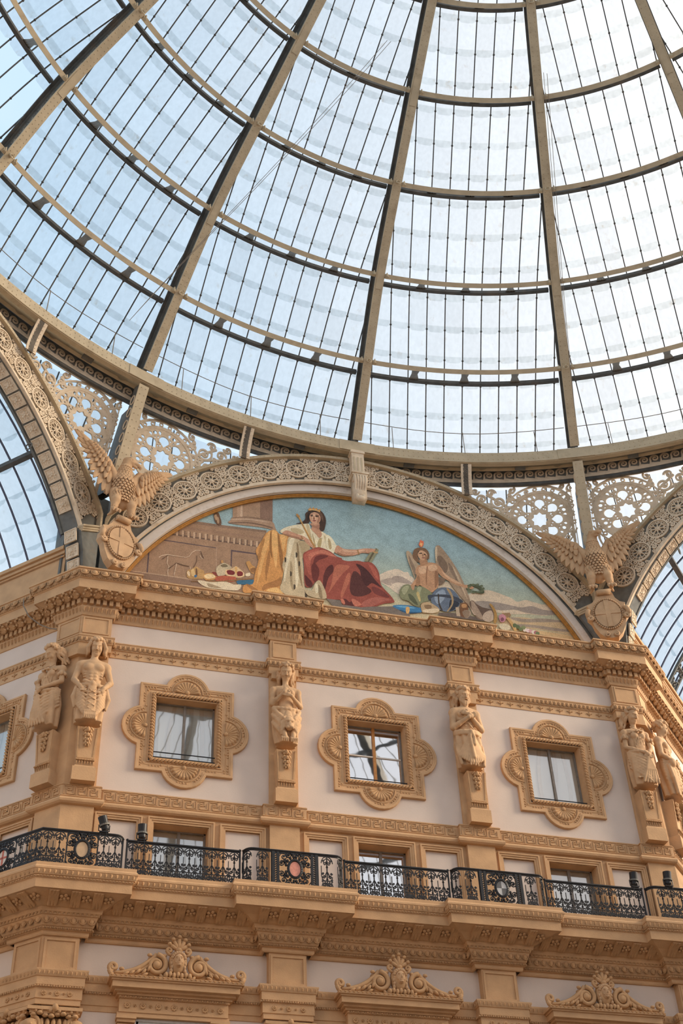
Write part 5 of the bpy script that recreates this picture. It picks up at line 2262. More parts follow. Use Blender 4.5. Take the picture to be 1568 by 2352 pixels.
def corner(s, label):
    nm = 'left' if s < 0 else 'right'
    o = .86
    V = vert(s, o + .20)
    t = thing('railing', label, 'railing', (V[0], V[1], RAILZ), 0, 'sections of black wrought iron balcony railing')
    def loc(p):
        return (p[0] - V[0], p[1] - V[1])
    q = np.linspace(0, PI / 2, 6)
    pa = [loc(W2('main', s * (VX - 1.35 - .0) + 0 - s * 0 + s * .20 * (1 - cos(a)), o + .20 * sin(a))) for a in q]
    pb = [loc(W2(nm, s * (1.35 - .20 * (1 - cos(a))), o + .20 * sin(a))) for a in q]
    pts = pa + [(0, 0)] + pb[::-1]
    if s > 0:
        pass
    rail_run(pts, t)
    lm = np.hypot(*pa[-1])
    lb_ = np.hypot(*pb[-1])
    # main side: medallion near the corner bay centre, balusters around it
    def put(side, d, what, **kw):
        base = W2(side, (s * (VX - d) if side == 'main' else s * d), o + .20)
        # distance d is measured from the wall corner
        x, y = loc(base)
        if what == 'b':
            inst('baluster', BAL, t, loc=(x, y, 0), rotz=RZ(side))
        else:
            medallion(t, x, y, RZ(side), kw['en'], .35, kw.get('pat'), False)
    if s < 0:
        for d in (-.31, -.05, .92, 1.17):
            put('main', d, 'b')
        put('main', .45, 'm', en=OVALTAN)
        for d in (-.31, -.05, .14):
            put('left', d, 'b')
        put('left', .62, 'm', en=WHITEENAMEL, pat='cross')
        for d in (1.08, 1.28):
            put('left', d, 'b')
    else:
        for d in np.arange(-.27, 1.15, .26):
            put('main', d, 'b')
        for d in np.arange(-.1, 1.3, .26):
            put('right', d, 'b')
    return t


OVALTAN = mat('tan_enamel', (0.58, 0.40, 0.24), 0.5, 0.12, 12)
corner(-1, 'black corner railing with tan oval, lower left')
corner(1, 'black corner railing at the right edge below the right corner figures')
straight(-4.2, -1.42, 'black railing on the left arm at the left edge', 'left')
straight(1.42, 4.2, 'black railing on the right arm, beyond the right corner', 'right')

# ------------------------------------------------------------------ floodlights on the rail
def flood(x, o, dirx, label):
    t = thing('floodlight', label, 'floodlight', W3('main', x, o, RAILZ + RH + .09), 0, 'black floodlights on the balcony rail')
    ax = np.array([dirx, -.15, 1.0])
    ax /= np.linalg.norm(ax)
    c = np.array([0, 0, .14])
    e1 = np.cross(ax, (0, 1, 0))
    e1 /= np.linalg.norm(e1)
    e2 = np.cross(ax, e1)
    R = np.stack([e1, e2, ax], 1)
    def L(pr):
        m = MB().lathe(pr, 16)
        V = np.concatenate(m.V) @ R.T + c
        r_ = MB()
        r_.add(V, *m.F)
        return r_
    L([(.0, -.13), (.07, -.13), (.085, -.10), (.085, .0), (.10, .03), (.105, .20), (.092, .20), (.085, .06), (0, .05)]).build('housing', BLACK, t, smooth=False)
    L([(.106, -.02), (.115, -.02), (.115, .02), (.106, .02)]).build('collar', GREYIRON, t)
    MB().tube([(-.12, 0, .14), (-.12, 0, .0), (0, 0, -.02), (.12, 0, 0), (.12, 0, .14)], .014, 5).build('yoke', BLACK, t)
    MB().tube([(.03, -.07, .04), (.06, -.07, -.15), (0, -.065, -.3), (-.1, -.065, -.24), (-.08, -.065, -.1)], .008, 4).build('cord', BLACK, t)
    MB().box((0, .0, -.028), (.20, .07, .026)).build('clamp', BLACK, t)
    return t


flood(-6.90, 1.06, -.35, 'black floodlight tilted left on the left corner railing')
flood(-6.02, .86, -.05, 'black floodlight upright beside the left mezzanine window')
flood(6.18, .86, .05, 'black floodlight on the right straight railing')
flood(7.0, 1.06, .05, 'black floodlight on the right corner railing')

# loose cable on the left arm cornice
mb = MB()
P = [W3('left', -1.55, .72, 23.2), W3('left', -1.45, .80, 22.9), W3('left', -1.3, .70, 22.55), W3('left', -1.1, .45, 22.35), W3('left', -.9, .30, 22.25), W3('left', -.72, .22, 22.2)]
tag(mb.tube(P, .018, 5).build('hanging_cable', ROPE), 'loose cable drooping under the cornice at the upper left corner pier', 'cable')
# ================================================================== carved figures: smooth implicit surfaces turned into meshes
class SDF:
    def __init__(s, lo, hi, h):
        s.lo, s.h = np.array(lo, float), h
        n = np.ceil((np.array(hi) - s.lo) / h).astype(int) + 1
        s.ax = [s.lo[i] + h * np.arange(n[i]) for i in range(3)]
        s.D = np.full(n, 1.0, np.float32)

    def _sub(s, lo, hi):
        sl, g = [], []
        for i in range(3):
            a = max(0, int(math.floor((lo[i] - s.lo[i]) / s.h)))
            b = min(len(s.ax[i]), int(math.ceil((hi[i] - s.lo[i]) / s.h)) + 1)
            if b <= a:
                return None, None
            sl.append(slice(a, b))
            g.append(s.ax[i][a:b])
        X, Y, Z = np.meshgrid(*g, indexing='ij', sparse=True)
        return tuple(sl), (X, Y, Z)

    def _join(s, sl, d, k, sub=False):
        A_ = s.D[sl]
        if sub:
            s.D[sl] = np.maximum(A_, -d) if k <= 0 else -(s._smin(-A_, d, k))
        else:
            s.D[sl] = s._smin(A_, d, k)

    @staticmethod
    def _smin(a, b, k):
        if k <= 0:
            return np.minimum(a, b)
        h = np.maximum(k - np.abs(a - b), 0) / k
        return np.minimum(a, b) - h * h * k * .25

    def ell(s, c, r_, k=.03, sub=False, rot=None, ripple=None):
        R = max(r_) + k + 2 * s.h
        c = np.array(c, float)
        sl, g = s._sub(c - R, c + R)
        if sl is None:
            return s
        x, y, z = g[0] - c[0], g[1] - c[1], g[2] - c[2]
        if rot is not None:
            x, y, z = (rot[0][0] * x + rot[1][0] * y + rot[2][0] * z, rot[0][1] * x + rot[1][1] * y + rot[2][1] * z, rot[0][2] * x + rot[1][2] * y + rot[2][2] * z)
        k0 = np.sqrt((x / r_[0]) ** 2 + (y / r_[1]) ** 2 + (z / r_[2]) ** 2)
        k1 = np.sqrt((x / r_[0] ** 2) ** 2 + (y / r_[1] ** 2) ** 2 + (z / r_[2] ** 2) ** 2) + 1e-6
        d = k0 * (k0 - 1) / k1
        s._join(sl, d.astype(np.float32), k, sub)
        return s

    def cap(s, a, b, ra, rb=None, k=.03, sub=False, flat=None):
        """tapered limb from a to b; flat squashes it in y"""
        rb = ra if rb is None else rb
        a, b = np.array(a, float), np.array(b, float)
        R = max(ra, rb) + k + 2 * s.h
        sl, g = s._sub(np.minimum(a, b) - R, np.maximum(a, b) + R)
        if sl is None:
            return s
        v = b - a
        L2 = max(float(v @ v), 1e-9)
        x, y, z = g[0] - a[0], g[1] - a[1], g[2] - a[2]
        t = np.clip((x * v[0] + y * v[1] + z * v[2]) / L2, 0, 1)
        q = 1.0 if flat is None else 1 / flat
        d = np.sqrt((x - t * v[0]) ** 2 + ((y - t * v[1]) * q) ** 2 + (z - t * v[2]) ** 2) - (ra + (rb - ra) * t)
        if flat is not None:
            d = d * flat
        s._join(sl, d.astype(np.float32), k, sub)
        return s

    def chain(s, pts, rr, k=.03, sub=False, flat=None):
        rr = np.broadcast_to(np.asarray(rr, float), (len(pts),))
        for i in range(len(pts) - 1):
            s.cap(pts[i], pts[i + 1], rr[i], rr[i + 1], k, sub, flat)
        return s

    def skirt(s, prof_, fold, k=.03, cy=0.0):
        """draped body: prof_ rows of (z, rx, ry); fold(theta, z) moves the surface"""
        p = np.array(sorted(prof_), float)
        R = p[:, 1].max() + .12
        sl, (X, Y, Z) = s._sub((-R, cy - R, p[0, 0]), (R, cy + R, p[-1, 0]))
        zz = Z
        rx, ry = np.interp(zz, p[:, 0], p[:, 1]), np.interp(zz, p[:, 0], p[:, 2])
        th = np.arctan2(X, -(Y - cy)) + 0 * Z
        q = np.sqrt((X / rx) ** 2 + ((Y - cy) / ry) ** 2)
        d = (q - 1) * np.minimum(rx, ry) * .9 - fold(th, zz + 0 * th)
        d = np.maximum(d, np.maximum(p[0, 0] - zz, zz - p[-1, 0]) + 0 * d)
        s._join(sl, d.astype(np.float32), k)
        return s

    def mesh(s):
        D_ = s.D
        ins = D_ < 0
        nx, ny, nz = D_.shape
        cx = [slice(0, -1), slice(1, None)]
        cnt = np.zeros((nx - 1, ny - 1, nz - 1), np.int8)
        for i in (0, 1):
            for j in (0, 1):
                for k in (0, 1):
                    cnt += ins[cx[i], cx[j], cx[k]]
        act = (cnt > 0) & (cnt < 8)
        idx = np.full(act.shape, -1, np.int64)
        I = np.argwhere(act)
        idx[act] = np.arange(len(I))
        acc = np.zeros((len(I), 3))
        n = np.zeros(len(I))
        c = {}
        for i in (0, 1):
            for j in (0, 1):
                for k in (0, 1):
                    c[i, j, k] = D_[I[:, 0] + i, I[:, 1] + j, I[:, 2] + k].astype(float)
        for a in c:
            for ax in range(3):
                if a[ax] == 0:
                    b = tuple(1 if q == ax else a[q] for q in range(3))
                    va, vb = c[a], c[b]
                    m = (va < 0) != (vb < 0)
                    t = np.where(m, va / np.where(m, va - vb, 1), 0)
                    p = np.tile(np.array(a, float), (len(I), 1))
                    p[:, ax] += t
                    acc[m] += p[m]
                    n[m] += 1
        V = s.lo + s.h * (I + acc / n[:, None])
        F = []
        for ax in range(3):
            o = [q for q in range(3) if q != ax]
            sa = [slice(1, -1)] * 3
            sb = [slice(1, -1)] * 3
            sa[ax], sb[ax] = slice(0, -1), slice(1, None)
            A_, B_ = ins[tuple(sa)], ins[tuple(sb)]
            E = np.argwhere(A_ != B_)
            if not len(E):
                continue
            flip = A_[tuple(E.T)]
            for q in o:
                E[:, q] += 1
            def cell(d0, d1):
                p = E.copy()
                p[:, o[0]] += d0
                p[:, o[1]] += d1
                return idx[p[:, 0], p[:, 1], p[:, 2]]
            f_ = np.stack([cell(-1, -1), cell(0, -1), cell(0, 0), cell(-1, 0)], 1)
            if ax == 1:
                flip = ~flip
            f_[~flip] = f_[~flip][:, ::-1]
            F.append(f_[(f_ >= 0).all(1)])
        m = MB()
        m.add(V, *F)
        return m


def ymir(p):
    return (-p[0], p[1], p[2])


def hand(S, w, d, spread=.05, r_=.024, thumb=(0, -1, 0), up=(0, 0, 1), curl=0.0, k=.014):
    """palm at w pointing along d with five separate fingers"""
    w, d, up = np.array(w, float), np.array(d, float), np.array(up, float)
    d = d / np.linalg.norm(d)
    sd = up - d * (up @ d)
    sd = sd / np.linalg.norm(sd)
    nrm = np.cross(d, sd)
    pc = w + d * .075
    S.cap(w, w + d * .10, .050, .052, .03)
    S.cap(pc - sd * .035, pc + sd * .035 + d * .02, .038, .036, .02)
    for i, (o, L) in enumerate(((-1.5, .085), (-.5, .115), (.5, .12), (1.5, .10))):
        b = w + d * .12 + sd * o * spread * .62
        m = b + d * L * .55 + sd * o * spread * .12 + nrm * curl * .02
        e = m + d * L * .5 * (1 - .3 * abs(curl)) + nrm * curl * .055
        S.chain([b, m, e], [r_, r_ * .92, r_ * .72], k)
    t = np.array(thumb, float)
    b = w + d * .05 + sd * .045
    S.chain([b, b + sd * .045 + d * .03 + t * .01, b + sd * .055 + d * .085 + t * .015], [r_ * 1.1, r_, r_ * .75], k)


class Scaled:
    def __init__(s, S, k):
        s.S, s.k = S, k

    def ell(s, c, r_, k=.03, **kw):
        s.S.ell(c, tuple(q * s.k for q in r_), k, **kw)

    def cap(s, a, b, ra, rb=None, k=.03, **kw):
        s.S.cap(a, b, ra * s.k, None if rb is None else rb * s.k, k, **kw)

    def chain(s, p, rr, k=.03, **kw):
        s.S.chain(p, np.asarray(rr, float) * s.k, k, **kw)


def head(S, c, turn=0.0, tilt=0.0, roll=0.0, male=False, beard=False):
    """skull, jaw, eyes, nose, lips and ears; turn about z, tilt nods down"""
    c = np.array(c, float)
    ct, st = cos(turn), sin(turn)
    cn, sn = cos(tilt), sin(tilt)
    cr_, sr = cos(roll), sin(roll)
    Rz = np.array([[ct, -st, 0], [st, ct, 0], [0, 0, 1]])
    Rx = np.array([[1, 0, 0], [0, cn, -sn], [0, sn, cn]])
    Ry = np.array([[cr_, 0, sr], [0, 1, 0], [-sr, 0, cr_]])
    R = Rz @ Ry @ Rx

    hs = 1.13
    S = Scaled(S, hs)

    def W(x, y, z):
        return c + R @ (hs * np.array([x, y, z], float))
    f_ = 1.06 if male else 1.0
    S.ell(W(0, .03, .06), (.135 * f_, .165, .165), .04, rot=R)
    S.ell(W(0, -.035, -.03), (.112 * f_, .125, .165), .05, rot=R)
    S.ell(W(0, -.085, -.145), (.062 * f_, .058, .052), .05, rot=R)
    # brow, sockets, eyes
    for s in (-1, 1):
        S.ell(W(s * .052, -.172, .012), (.036, .030, .022), .018, sub=True, rot=R)
    for s in (-1, 1):
        S.cap(W(s * .018, -.158, .048), W(s * .088, -.132, .046), .016, .013, .018)
        S.ell(W(s * .050, -.138, .012), (.026, .018, .014), .006, rot=R)
        S.cap(W(s * .026, -.152, .022), W(s * .076, -.140, .020), .007, .006, .006)
        S.ell(W(s * .064, -.118, -.055), (.042, .035, .042), .04, rot=R)
        S.ell(W(s * .132 * f_, .015, -.01), (.016, .032, .046), .012, rot=R)
    S.chain([W(0, -.158, .035), W(0, -.185, -.02), W(0, -.200, -.055)], [.015, .018, .021], .018)
    for s in (-1, 1):
        S.ell(W(s * .020, -.172, -.060), (.014, .016, .012), .012, rot=R)
    S.cap(W(-.030, -.152, -.098), W(.030, -.152, -.098), .011, .011, .010)
    S.cap(W(-.024, -.150, -.118), W(.024, -.150, -.118), .013, .013, .010)
    S.cap(W(-.040, -.150, -.108), W(.040, -.150, -.108), .0045, .0045, 0, sub=True)
    return W


def finish(S, name, parent, M_=None):
    return S.mesh().build(name, M_ or STATUE, parent, smooth=True)


BOX_ = ((-.60, -.52, -.08), (.60, .22, 2.66))
CELL = .0150


def torso(S, male):
    if male:
        S.ell((0, .0, 1.60), (.30, .19, .30), .06)
        S.cap((-.25, .0, 1.74), (.25, .0, 1.74), .125, .125, .08)
        S.cap((0, .0, 1.42), (0, .0, 1.0), .225, .215, .08, flat=.82)
        for s in (-1, 1):
            S.ell((s * .125, -.155, 1.60), (.135, .065, .105), .035)
            S.cap((s * .05, -.02, 1.86), (s * .28, .0, 1.78), .07, .06, .06)
            S.ell((s * .13, -.186, 1.555), (.014, .014, .014), .008)
            for z in (1.42, 1.33, 1.235):
                S.ell((s * .055, -.175, z), (.052, .022, .040), .016)
            for j in range(3):
                S.ell((s * (.19 + .005 * j), -.115, 1.45 - .07 * j), (.05, .035, .028), .02)
        S.ell((0, -.198, 1.14), (.016, .022, .016), .01, sub=True)
    else:
        S.ell((0, .0, 1.60), (.255, .165, .27), .06)
        S.cap((-.21, .0, 1.74), (.21, .0, 1.74), .105, .105, .08)
        S.cap((0, .0, 1.42), (0, .0, 1.0), .19, .215, .08, flat=.85)
        S.ell((0, -.185, 1.13), (.014, .02, .014), .01, sub=True)
    S.cap((0, .0, 1.78), (0, -.03, 2.08), .10 if male else .085, .085 if male else .075, .06)


def breasts(S, z=1.585, r_=.10):
    for s in (-1, 1):
        S.ell((s * .108, -.150, z), (r_, .095, r_ * 1.02), .035)


def arm(S, s, elbow, wrist, male, sh=None):
    sh = sh or (s * .325, .0, 1.71)
    m = 1.1 if male else .92
    S.ell(sh, (.105 * m, .105 * m, .115 * m), .05)
    S.cap(sh, elbow, .090 * m, .070 * m, .035)
    mid = np.array(elbow) * .65 + np.array(wrist) * .35
    S.chain([elbow, mid, wrist], [.068 * m, .066 * m, .046 * m], .025)


def vfold(n, amp, slope=0.0, ph=0.0):
    return lambda th, z: amp * (np.abs(np.sin(th * n * .5 + slope * z + ph)) * 2 - 1) + amp * .4 * np.sin(th * n * 1.3 + 2.3 + slope * 1.7 * z)


def swag(S, a, b, sag, r_, n=8, y0=-.25, k=.034, ybow=.08):
    """cord or rolled fold hanging between two points across the front"""
    a, b = np.array(a, float), np.array(b, float)
    P = []
    for t in np.linspace(0, 1, n):
        p = a + (b - a) * t
        p[2] -= sag * 4 * t * (1 - t)
        p[1] -= ybow * 4 * t * (1 - t)
        P.append(p)
    S.chain(P, r_, k)


def curls(S, pts, r_, k=.012):
    for i, p in enumerate(pts):
        S.ell(p, (r_ * rnd.uniform(.85, 1.2), r_ * rnd.uniform(.85, 1.2), r_ * rnd.uniform(.8, 1.15)), k)


def cap_hair(S, W, r_=.05, n=46, back=True, low=-.02, bias=0.0):
    """lumps of hair over the skull, leaving the face free"""
    ga = PI * (3 - math.sqrt(5))
    for i in range(n):
        z = 1 - (i + .5) / n * 1.35
        q = math.sqrt(max(0, 1 - z * z))
        a = i * ga
        x, y = q * cos(a), q * sin(a)
        if y < -.25 and z < .52:
            continue
        p = W(x * .15, .035 + y * .175, .065 + z * .175)
        curls(S, [p], r_)


def long_locks(S, W, sides=(-1, 1), L=.46, n=4, r_=.042, front=True):
    for s in sides:
        for j in range(n):
            a = .35 + j * .42
            x, y = s * .155 * sin(a + .55), .04 - .15 * cos(a + .75) + .08
            P = []
            for t in np.linspace(0, 1, 9):
                P.append(W(x * (1 + .18 * t) + .018 * sin(t * 11 + j * 2), y + .02 * cos(t * 9 + j), .05 - L * t))
            S.chain(P, np.linspace(r_ * 1.1, r_ * .6, 9), .012)


def statue_root(label, side, s, o=.36):
    return thing('statue', label, 'statue', W3(side, s, o, 18.92), RZ(side), 'carved stone half figures between the windows')


# -- woman with crossed hands and a lion skin, left middle pier
def woman_lion():
    t = statue_root('stone woman with crossed hands and lion skin, between left and middle windows', 'main', PX[0])
    S = SDF(*BOX_, CELL)
    torso(S, False)
    breasts(S)
    W = head(S, (.01, -.07, 2.25), -.15, .50, .05)
    arm(S, -1, (-.375, -.06, 1.25), (-.10, -.30, 1.50), False)
    hand(S, (-.10, -.30, 1.50), (.35, .03, .95), up=(1, 0, .1), thumb=(0, -1, 0))
    arm(S, 1, (.375, -.06, 1.25), (.08, -.31, 1.40), False)
    hand(S, (.08, -.31, 1.40), (-1, .05, .38), up=(.2, 0, 1), thumb=(0, -1, 0))
    finish(S, 'body', t)
    S = SDF(*BOX_, CELL)
    S.skirt([(.10, .27, .22), (.30, .30, .25), (.75, .34, .28), (1.02, .31, .25), (1.12, .25, .20)], vfold(7, .016, 3.0), .02)
    for q in range(7):
        z = 1.10 - .075 * q
        swag(S, (-.35, -.06, z), (-.10, -.25, z - .42), .05, .026, k=.024)
        swag(S, (.35, -.06, z), (.10, -.25, z - .42), .05, .026, k=.024)
    swag(S, (-.34, -.1, 1.08), (.06, -.24, .62), .10, .05)
    swag(S, (.34, -.1, 1.06), (-.02, -.24, .60), .10, .05)
    swag(S, (-.36, -.08, .92), (-.02, -.26, .42), .10, .045)
    swag(S, (.36, -.08, .90), (.06, -.26, .42), .10, .045)
    swag(S, (-.35, -.06, .70), (-.08, -.24, .16), .06, .045)
    swag(S, (.35, -.06, .70), (.10, -.24, .16), .06, .045)
    swag(S, (-.33, -.08, 1.14), (.33, -.08, 1.12), .10, .045, ybow=.16)
    finish(S, 'drapery', t)
    S = SDF((-.3, -.58, -.06), (.3, -.05, 1.1), CELL)
    S.cap((0, -.24, .90), (0, -.29, .66), .10, .13, .05, flat=.5)
    S.ell((0, -.34, .56), (.15, .12, .18), .05)
    S.ell((0, -.40, .42), (.095, .09, .11), .05)
    S.ell((0, -.47, .395), (.042, .03, .028), .015)
    for s in (-1, 1):
        S.ell((s * .065, -.455, .525), (.040, .04, .028), .012, sub=True)
        S.ell((s * .065, -.432, .525), (.022, .018, .016), .004)
        S.cap((s * .025, -.45, .575), (s * .105, -.42, .57), .022, .018, .02)
        S.ell((s * .06, -.445, .36), (.05, .045, .042), .02)
        S.ell((s * .14, -.36, .67), (.055, .05, .055), .01)
        for q in range(5):
            S.chain([(s * .12, -.36, .62 - .05 * q), (s * (.19 + .01 * (q % 2)), -.33, .56 - .06 * q), (s * .20, -.30, .46 - .06 * q)], [.035, .04, .02], .006)
        S.cap((s * .12, -.28, .34), (s * .10, -.36, .12), .065, .06, .03)
        for j in range(4):
            x = s * (.045 + .048 * j)
            S.chain([(x, -.35, .14), (x, -.41, .07), (x, -.39, -.01)], [.024, .026, .016], .004)
    S.cap((-.05, -.455, .335), (.05, -.455, .335), .010, .010, 0, sub=True)
    for i in range(26):
        a = i * 2.4
        S.ell((.15 * cos(a) * (.9 + .1 * sin(i)), -.30, .60 + .17 * sin(a)), (.045, .05, .06), .015)
    finish(S, 'lion_skin', t)
    S = SDF((-.45, -.42, 1.5), (.45, .3, 2.85), CELL)
    cap_hair(S, W, .052, 50)
    long_locks(S, W, L=.54, n=5, r_=.052)
    for i in range(9):
        a = PI * i / 8
        S.ell(W(.135 * cos(a), .02 - .10 * sin(a), .17 + .04 * sin(a) + .016 * (-1) ** i), (.044, .040, .038), .005)
    finish(S, 'hair', t)


# -- bearded man with folded arms, right middle pier
def bearded_man():
    t = statue_root('stone bearded man with folded arms, between middle and right windows', 'main', PX[1] - .12)
    S = SDF(*BOX_, CELL)
    torso(S, True)
    W = head(S, (.0, -.07, 2.23), .10, .40, 0, True)
    arm(S, -1, (-.40, -.08, 1.18), (-.02, -.32, 1.42), True)
    hand(S, (-.02, -.32, 1.42), (.85, .05, .5), up=(-.3, 0, 1), curl=.5)
    arm(S, 1, (.40, -.08, 1.20), (.02, -.29, 1.52), True)
    hand(S, (.02, -.29, 1.52), (-.9, .08, .42), up=(.3, 0, 1), curl=.4)
    S.cap((-.2, -.17, 1.62), (.16, -.22, 1.05), .022, .022, .01)
    finish(S, 'body', t)
    S = SDF(*BOX_, CELL)
    S.skirt([(.03, .31, .25), (.25, .31, .26), (.70, .36, .29), (.98, .33, .26), (1.08, .27, .22)], vfold(9, .020, 1.2), .02)
    for s in (-1, 1):
        for q in range(8):
            a = .10 + q * .17
            S.chain([(s * .03, -.31, .97), (s * (.03 + .30 * sin(a) * .5), -.30 + .05 * a, .97 - .42 * cos(a * .55)), (s * (.36 * sin(min(a, 1.5))), -.28 * cos(a * .85) - .04, .93 - .88 * cos(a * .55) ** 1.4)], [.024, .032, .030], .012)
        for z, e in ((1.04, .99), (1.0, .93)):
            swag(S, (s * .365, -.04, z), (s * .04, -.29, e), .03, .030, k=.030)
        S.chain([(s * .35, -.05, .70), (s * .34, -.14, .35), (s * .30, -.18, .06)], [.05, .055, .05], .02)
    swag(S, (-.34, -.08, 1.06), (.34, -.08, 1.06), .05, .055, ybow=.18)
    S.ell((.0, -.31, .98), (.075, .06, .06), .02)
    S.chain([(.0, -.33, .96), (.06, -.33, .80), (.05, -.32, .60)], [.05, .045, .06], .02)
    S.chain([(.0, -.33, .96), (-.05, -.33, .84), (-.03, -.32, .55), (.0, -.32, .2)], [.045, .04, .05, .06], .02)
    for j in range(4):
        S.cap((-.10 + .06 * j, -.31, .24), (-.11 + .065 * j, -.31, -.02 + .02 * (j % 2)), .035, .025, .012)
    finish(S, 'drapery', t)
    S = SDF((-.45, -.45, 1.5), (.45, .3, 2.85), CELL)
    cap_hair(S, W, .055, 50)
    long_locks(S, W, (-1,), .42, 4, .045)
    long_locks(S, W, (1,), .30, 3, .045)
    for s in (-1, 1):
        for j in range(5):
            S.chain([W(s * (.02 + .022 * j), -.155 + .010 * j, -.135 + .02 * j), W(s * (.025 + .026 * j), -.165 + .012 * j, -.22 + .02 * j), W(s * (.012 + .022 * j), -.165 + .015 * j, -.29 + .035 * j)], [.027, .027, .014], .003)
        S.chain([W(s * .008, -.178, -.085), W(s * .045, -.168, -.098), W(s * .07, -.145, -.135)], [.016, .018, .012], .008)
    finish(S, 'hair_and_beard', t)


# -- bare-chested man with fringed apron, left corner
def apron_man():
    t = statue_root('stone bare-chested man holding his fringed loincloth, left corner pier', 'main', -VX + .33, .40)
    S = SDF(*BOX_, CELL)
    torso(S, True)
    W = head(S, (.03, -.07, 2.25), -.05, .42, 0, True)
    arm(S, -1, (-.44, -.02, 1.26), (-.30, -.22, .98), True)
    hand(S, (-.30, -.22, .98), (.45, -.2, -.75), up=(1, 0, .3), curl=.6)
    arm(S, 1, (.45, -.02, 1.26), (.27, -.26, .92), True)
    hand(S, (.27, -.26, .92), (-.35, -.1, -.9), up=(-1, 0, .2), curl=.6)
    finish(S, 'body', t)
    S = SDF(*BOX_, CELL)
    S.skirt([(.06, .32, .25), (.30, .33, .26), (.70, .35, .28), (.95, .32, .26), (1.02, .28, .22)], vfold(8, .020, -1.6), .02)
    for s in (-1, 1):
        for z, e in ((1.0, .78), (.95, .66), (.90, .54), (.85, .42), (.79, .32), (.72, .22), (.64, .12)):
            swag(S, (s * .385, -.03, z), (s * .12, -.285, e), .05, .030, k=.030)
        S.chain([(s * .36, -.10, .98), (s * .42, -.12, .70), (s * .38, -.14, .40)], [.06, .065, .03], .02)
    swag(S, (-.34, -.08, 1.04), (.34, -.08, 1.04), .03, .055, ybow=.18)
    S.ell((.0, -.30, 1.03), (.07, .055, .085), .015)
    S.chain([(-.07, -.29, 1.06), (-.20, -.24, 1.12)], [.04, .05], .02)
    S.cap((0, -.29, .92), (0, -.31, .20), .105, .125, .02, flat=.35)
    for z in (.84, .66, .48, .32):
        S.cap((-.09, -.345, z), (.09, -.35, z - .12), .012, .012, .006)
        S.cap((.09, -.345, z), (-.09, -.35, z - .12), .012, .012, .006)
    for j in range(7):
        x = -.13 + .043 * j
        S.chain([(x, -.33, .20), (x + .006, -.345, .10), (x, -.34, .0)], [.022, .026, .016], .008)
    S.cap((-.15, -.335, .21), (.15, -.335, .21), .022, .022, .01)
    finish(S, 'drapery', t)
    S = SDF((-.45, -.42, 1.6), (.5, .3, 2.85), CELL)
    cap_hair(S, W, .055, 50)
    for s in (-1, 1):
        for j in range(6):
            S.chain([W(s * .15, -.06 + .05 * j, .10), W(s * (.19 + .01 * (j % 2)), -.05 + .05 * j, .0), W(s * .175, -.04 + .05 * j, -.10), W(s * .20, -.03 + .05 * j, -.16)], [.05, .055, .05, .03], .012)
    for j in range(5):
        S.cap(W(-.03 + .015 * j, -.150, -.165), W(-.02 + .01 * j, -.145, -.215), .020, .010, .008)
    finish(S, 'hair', t)


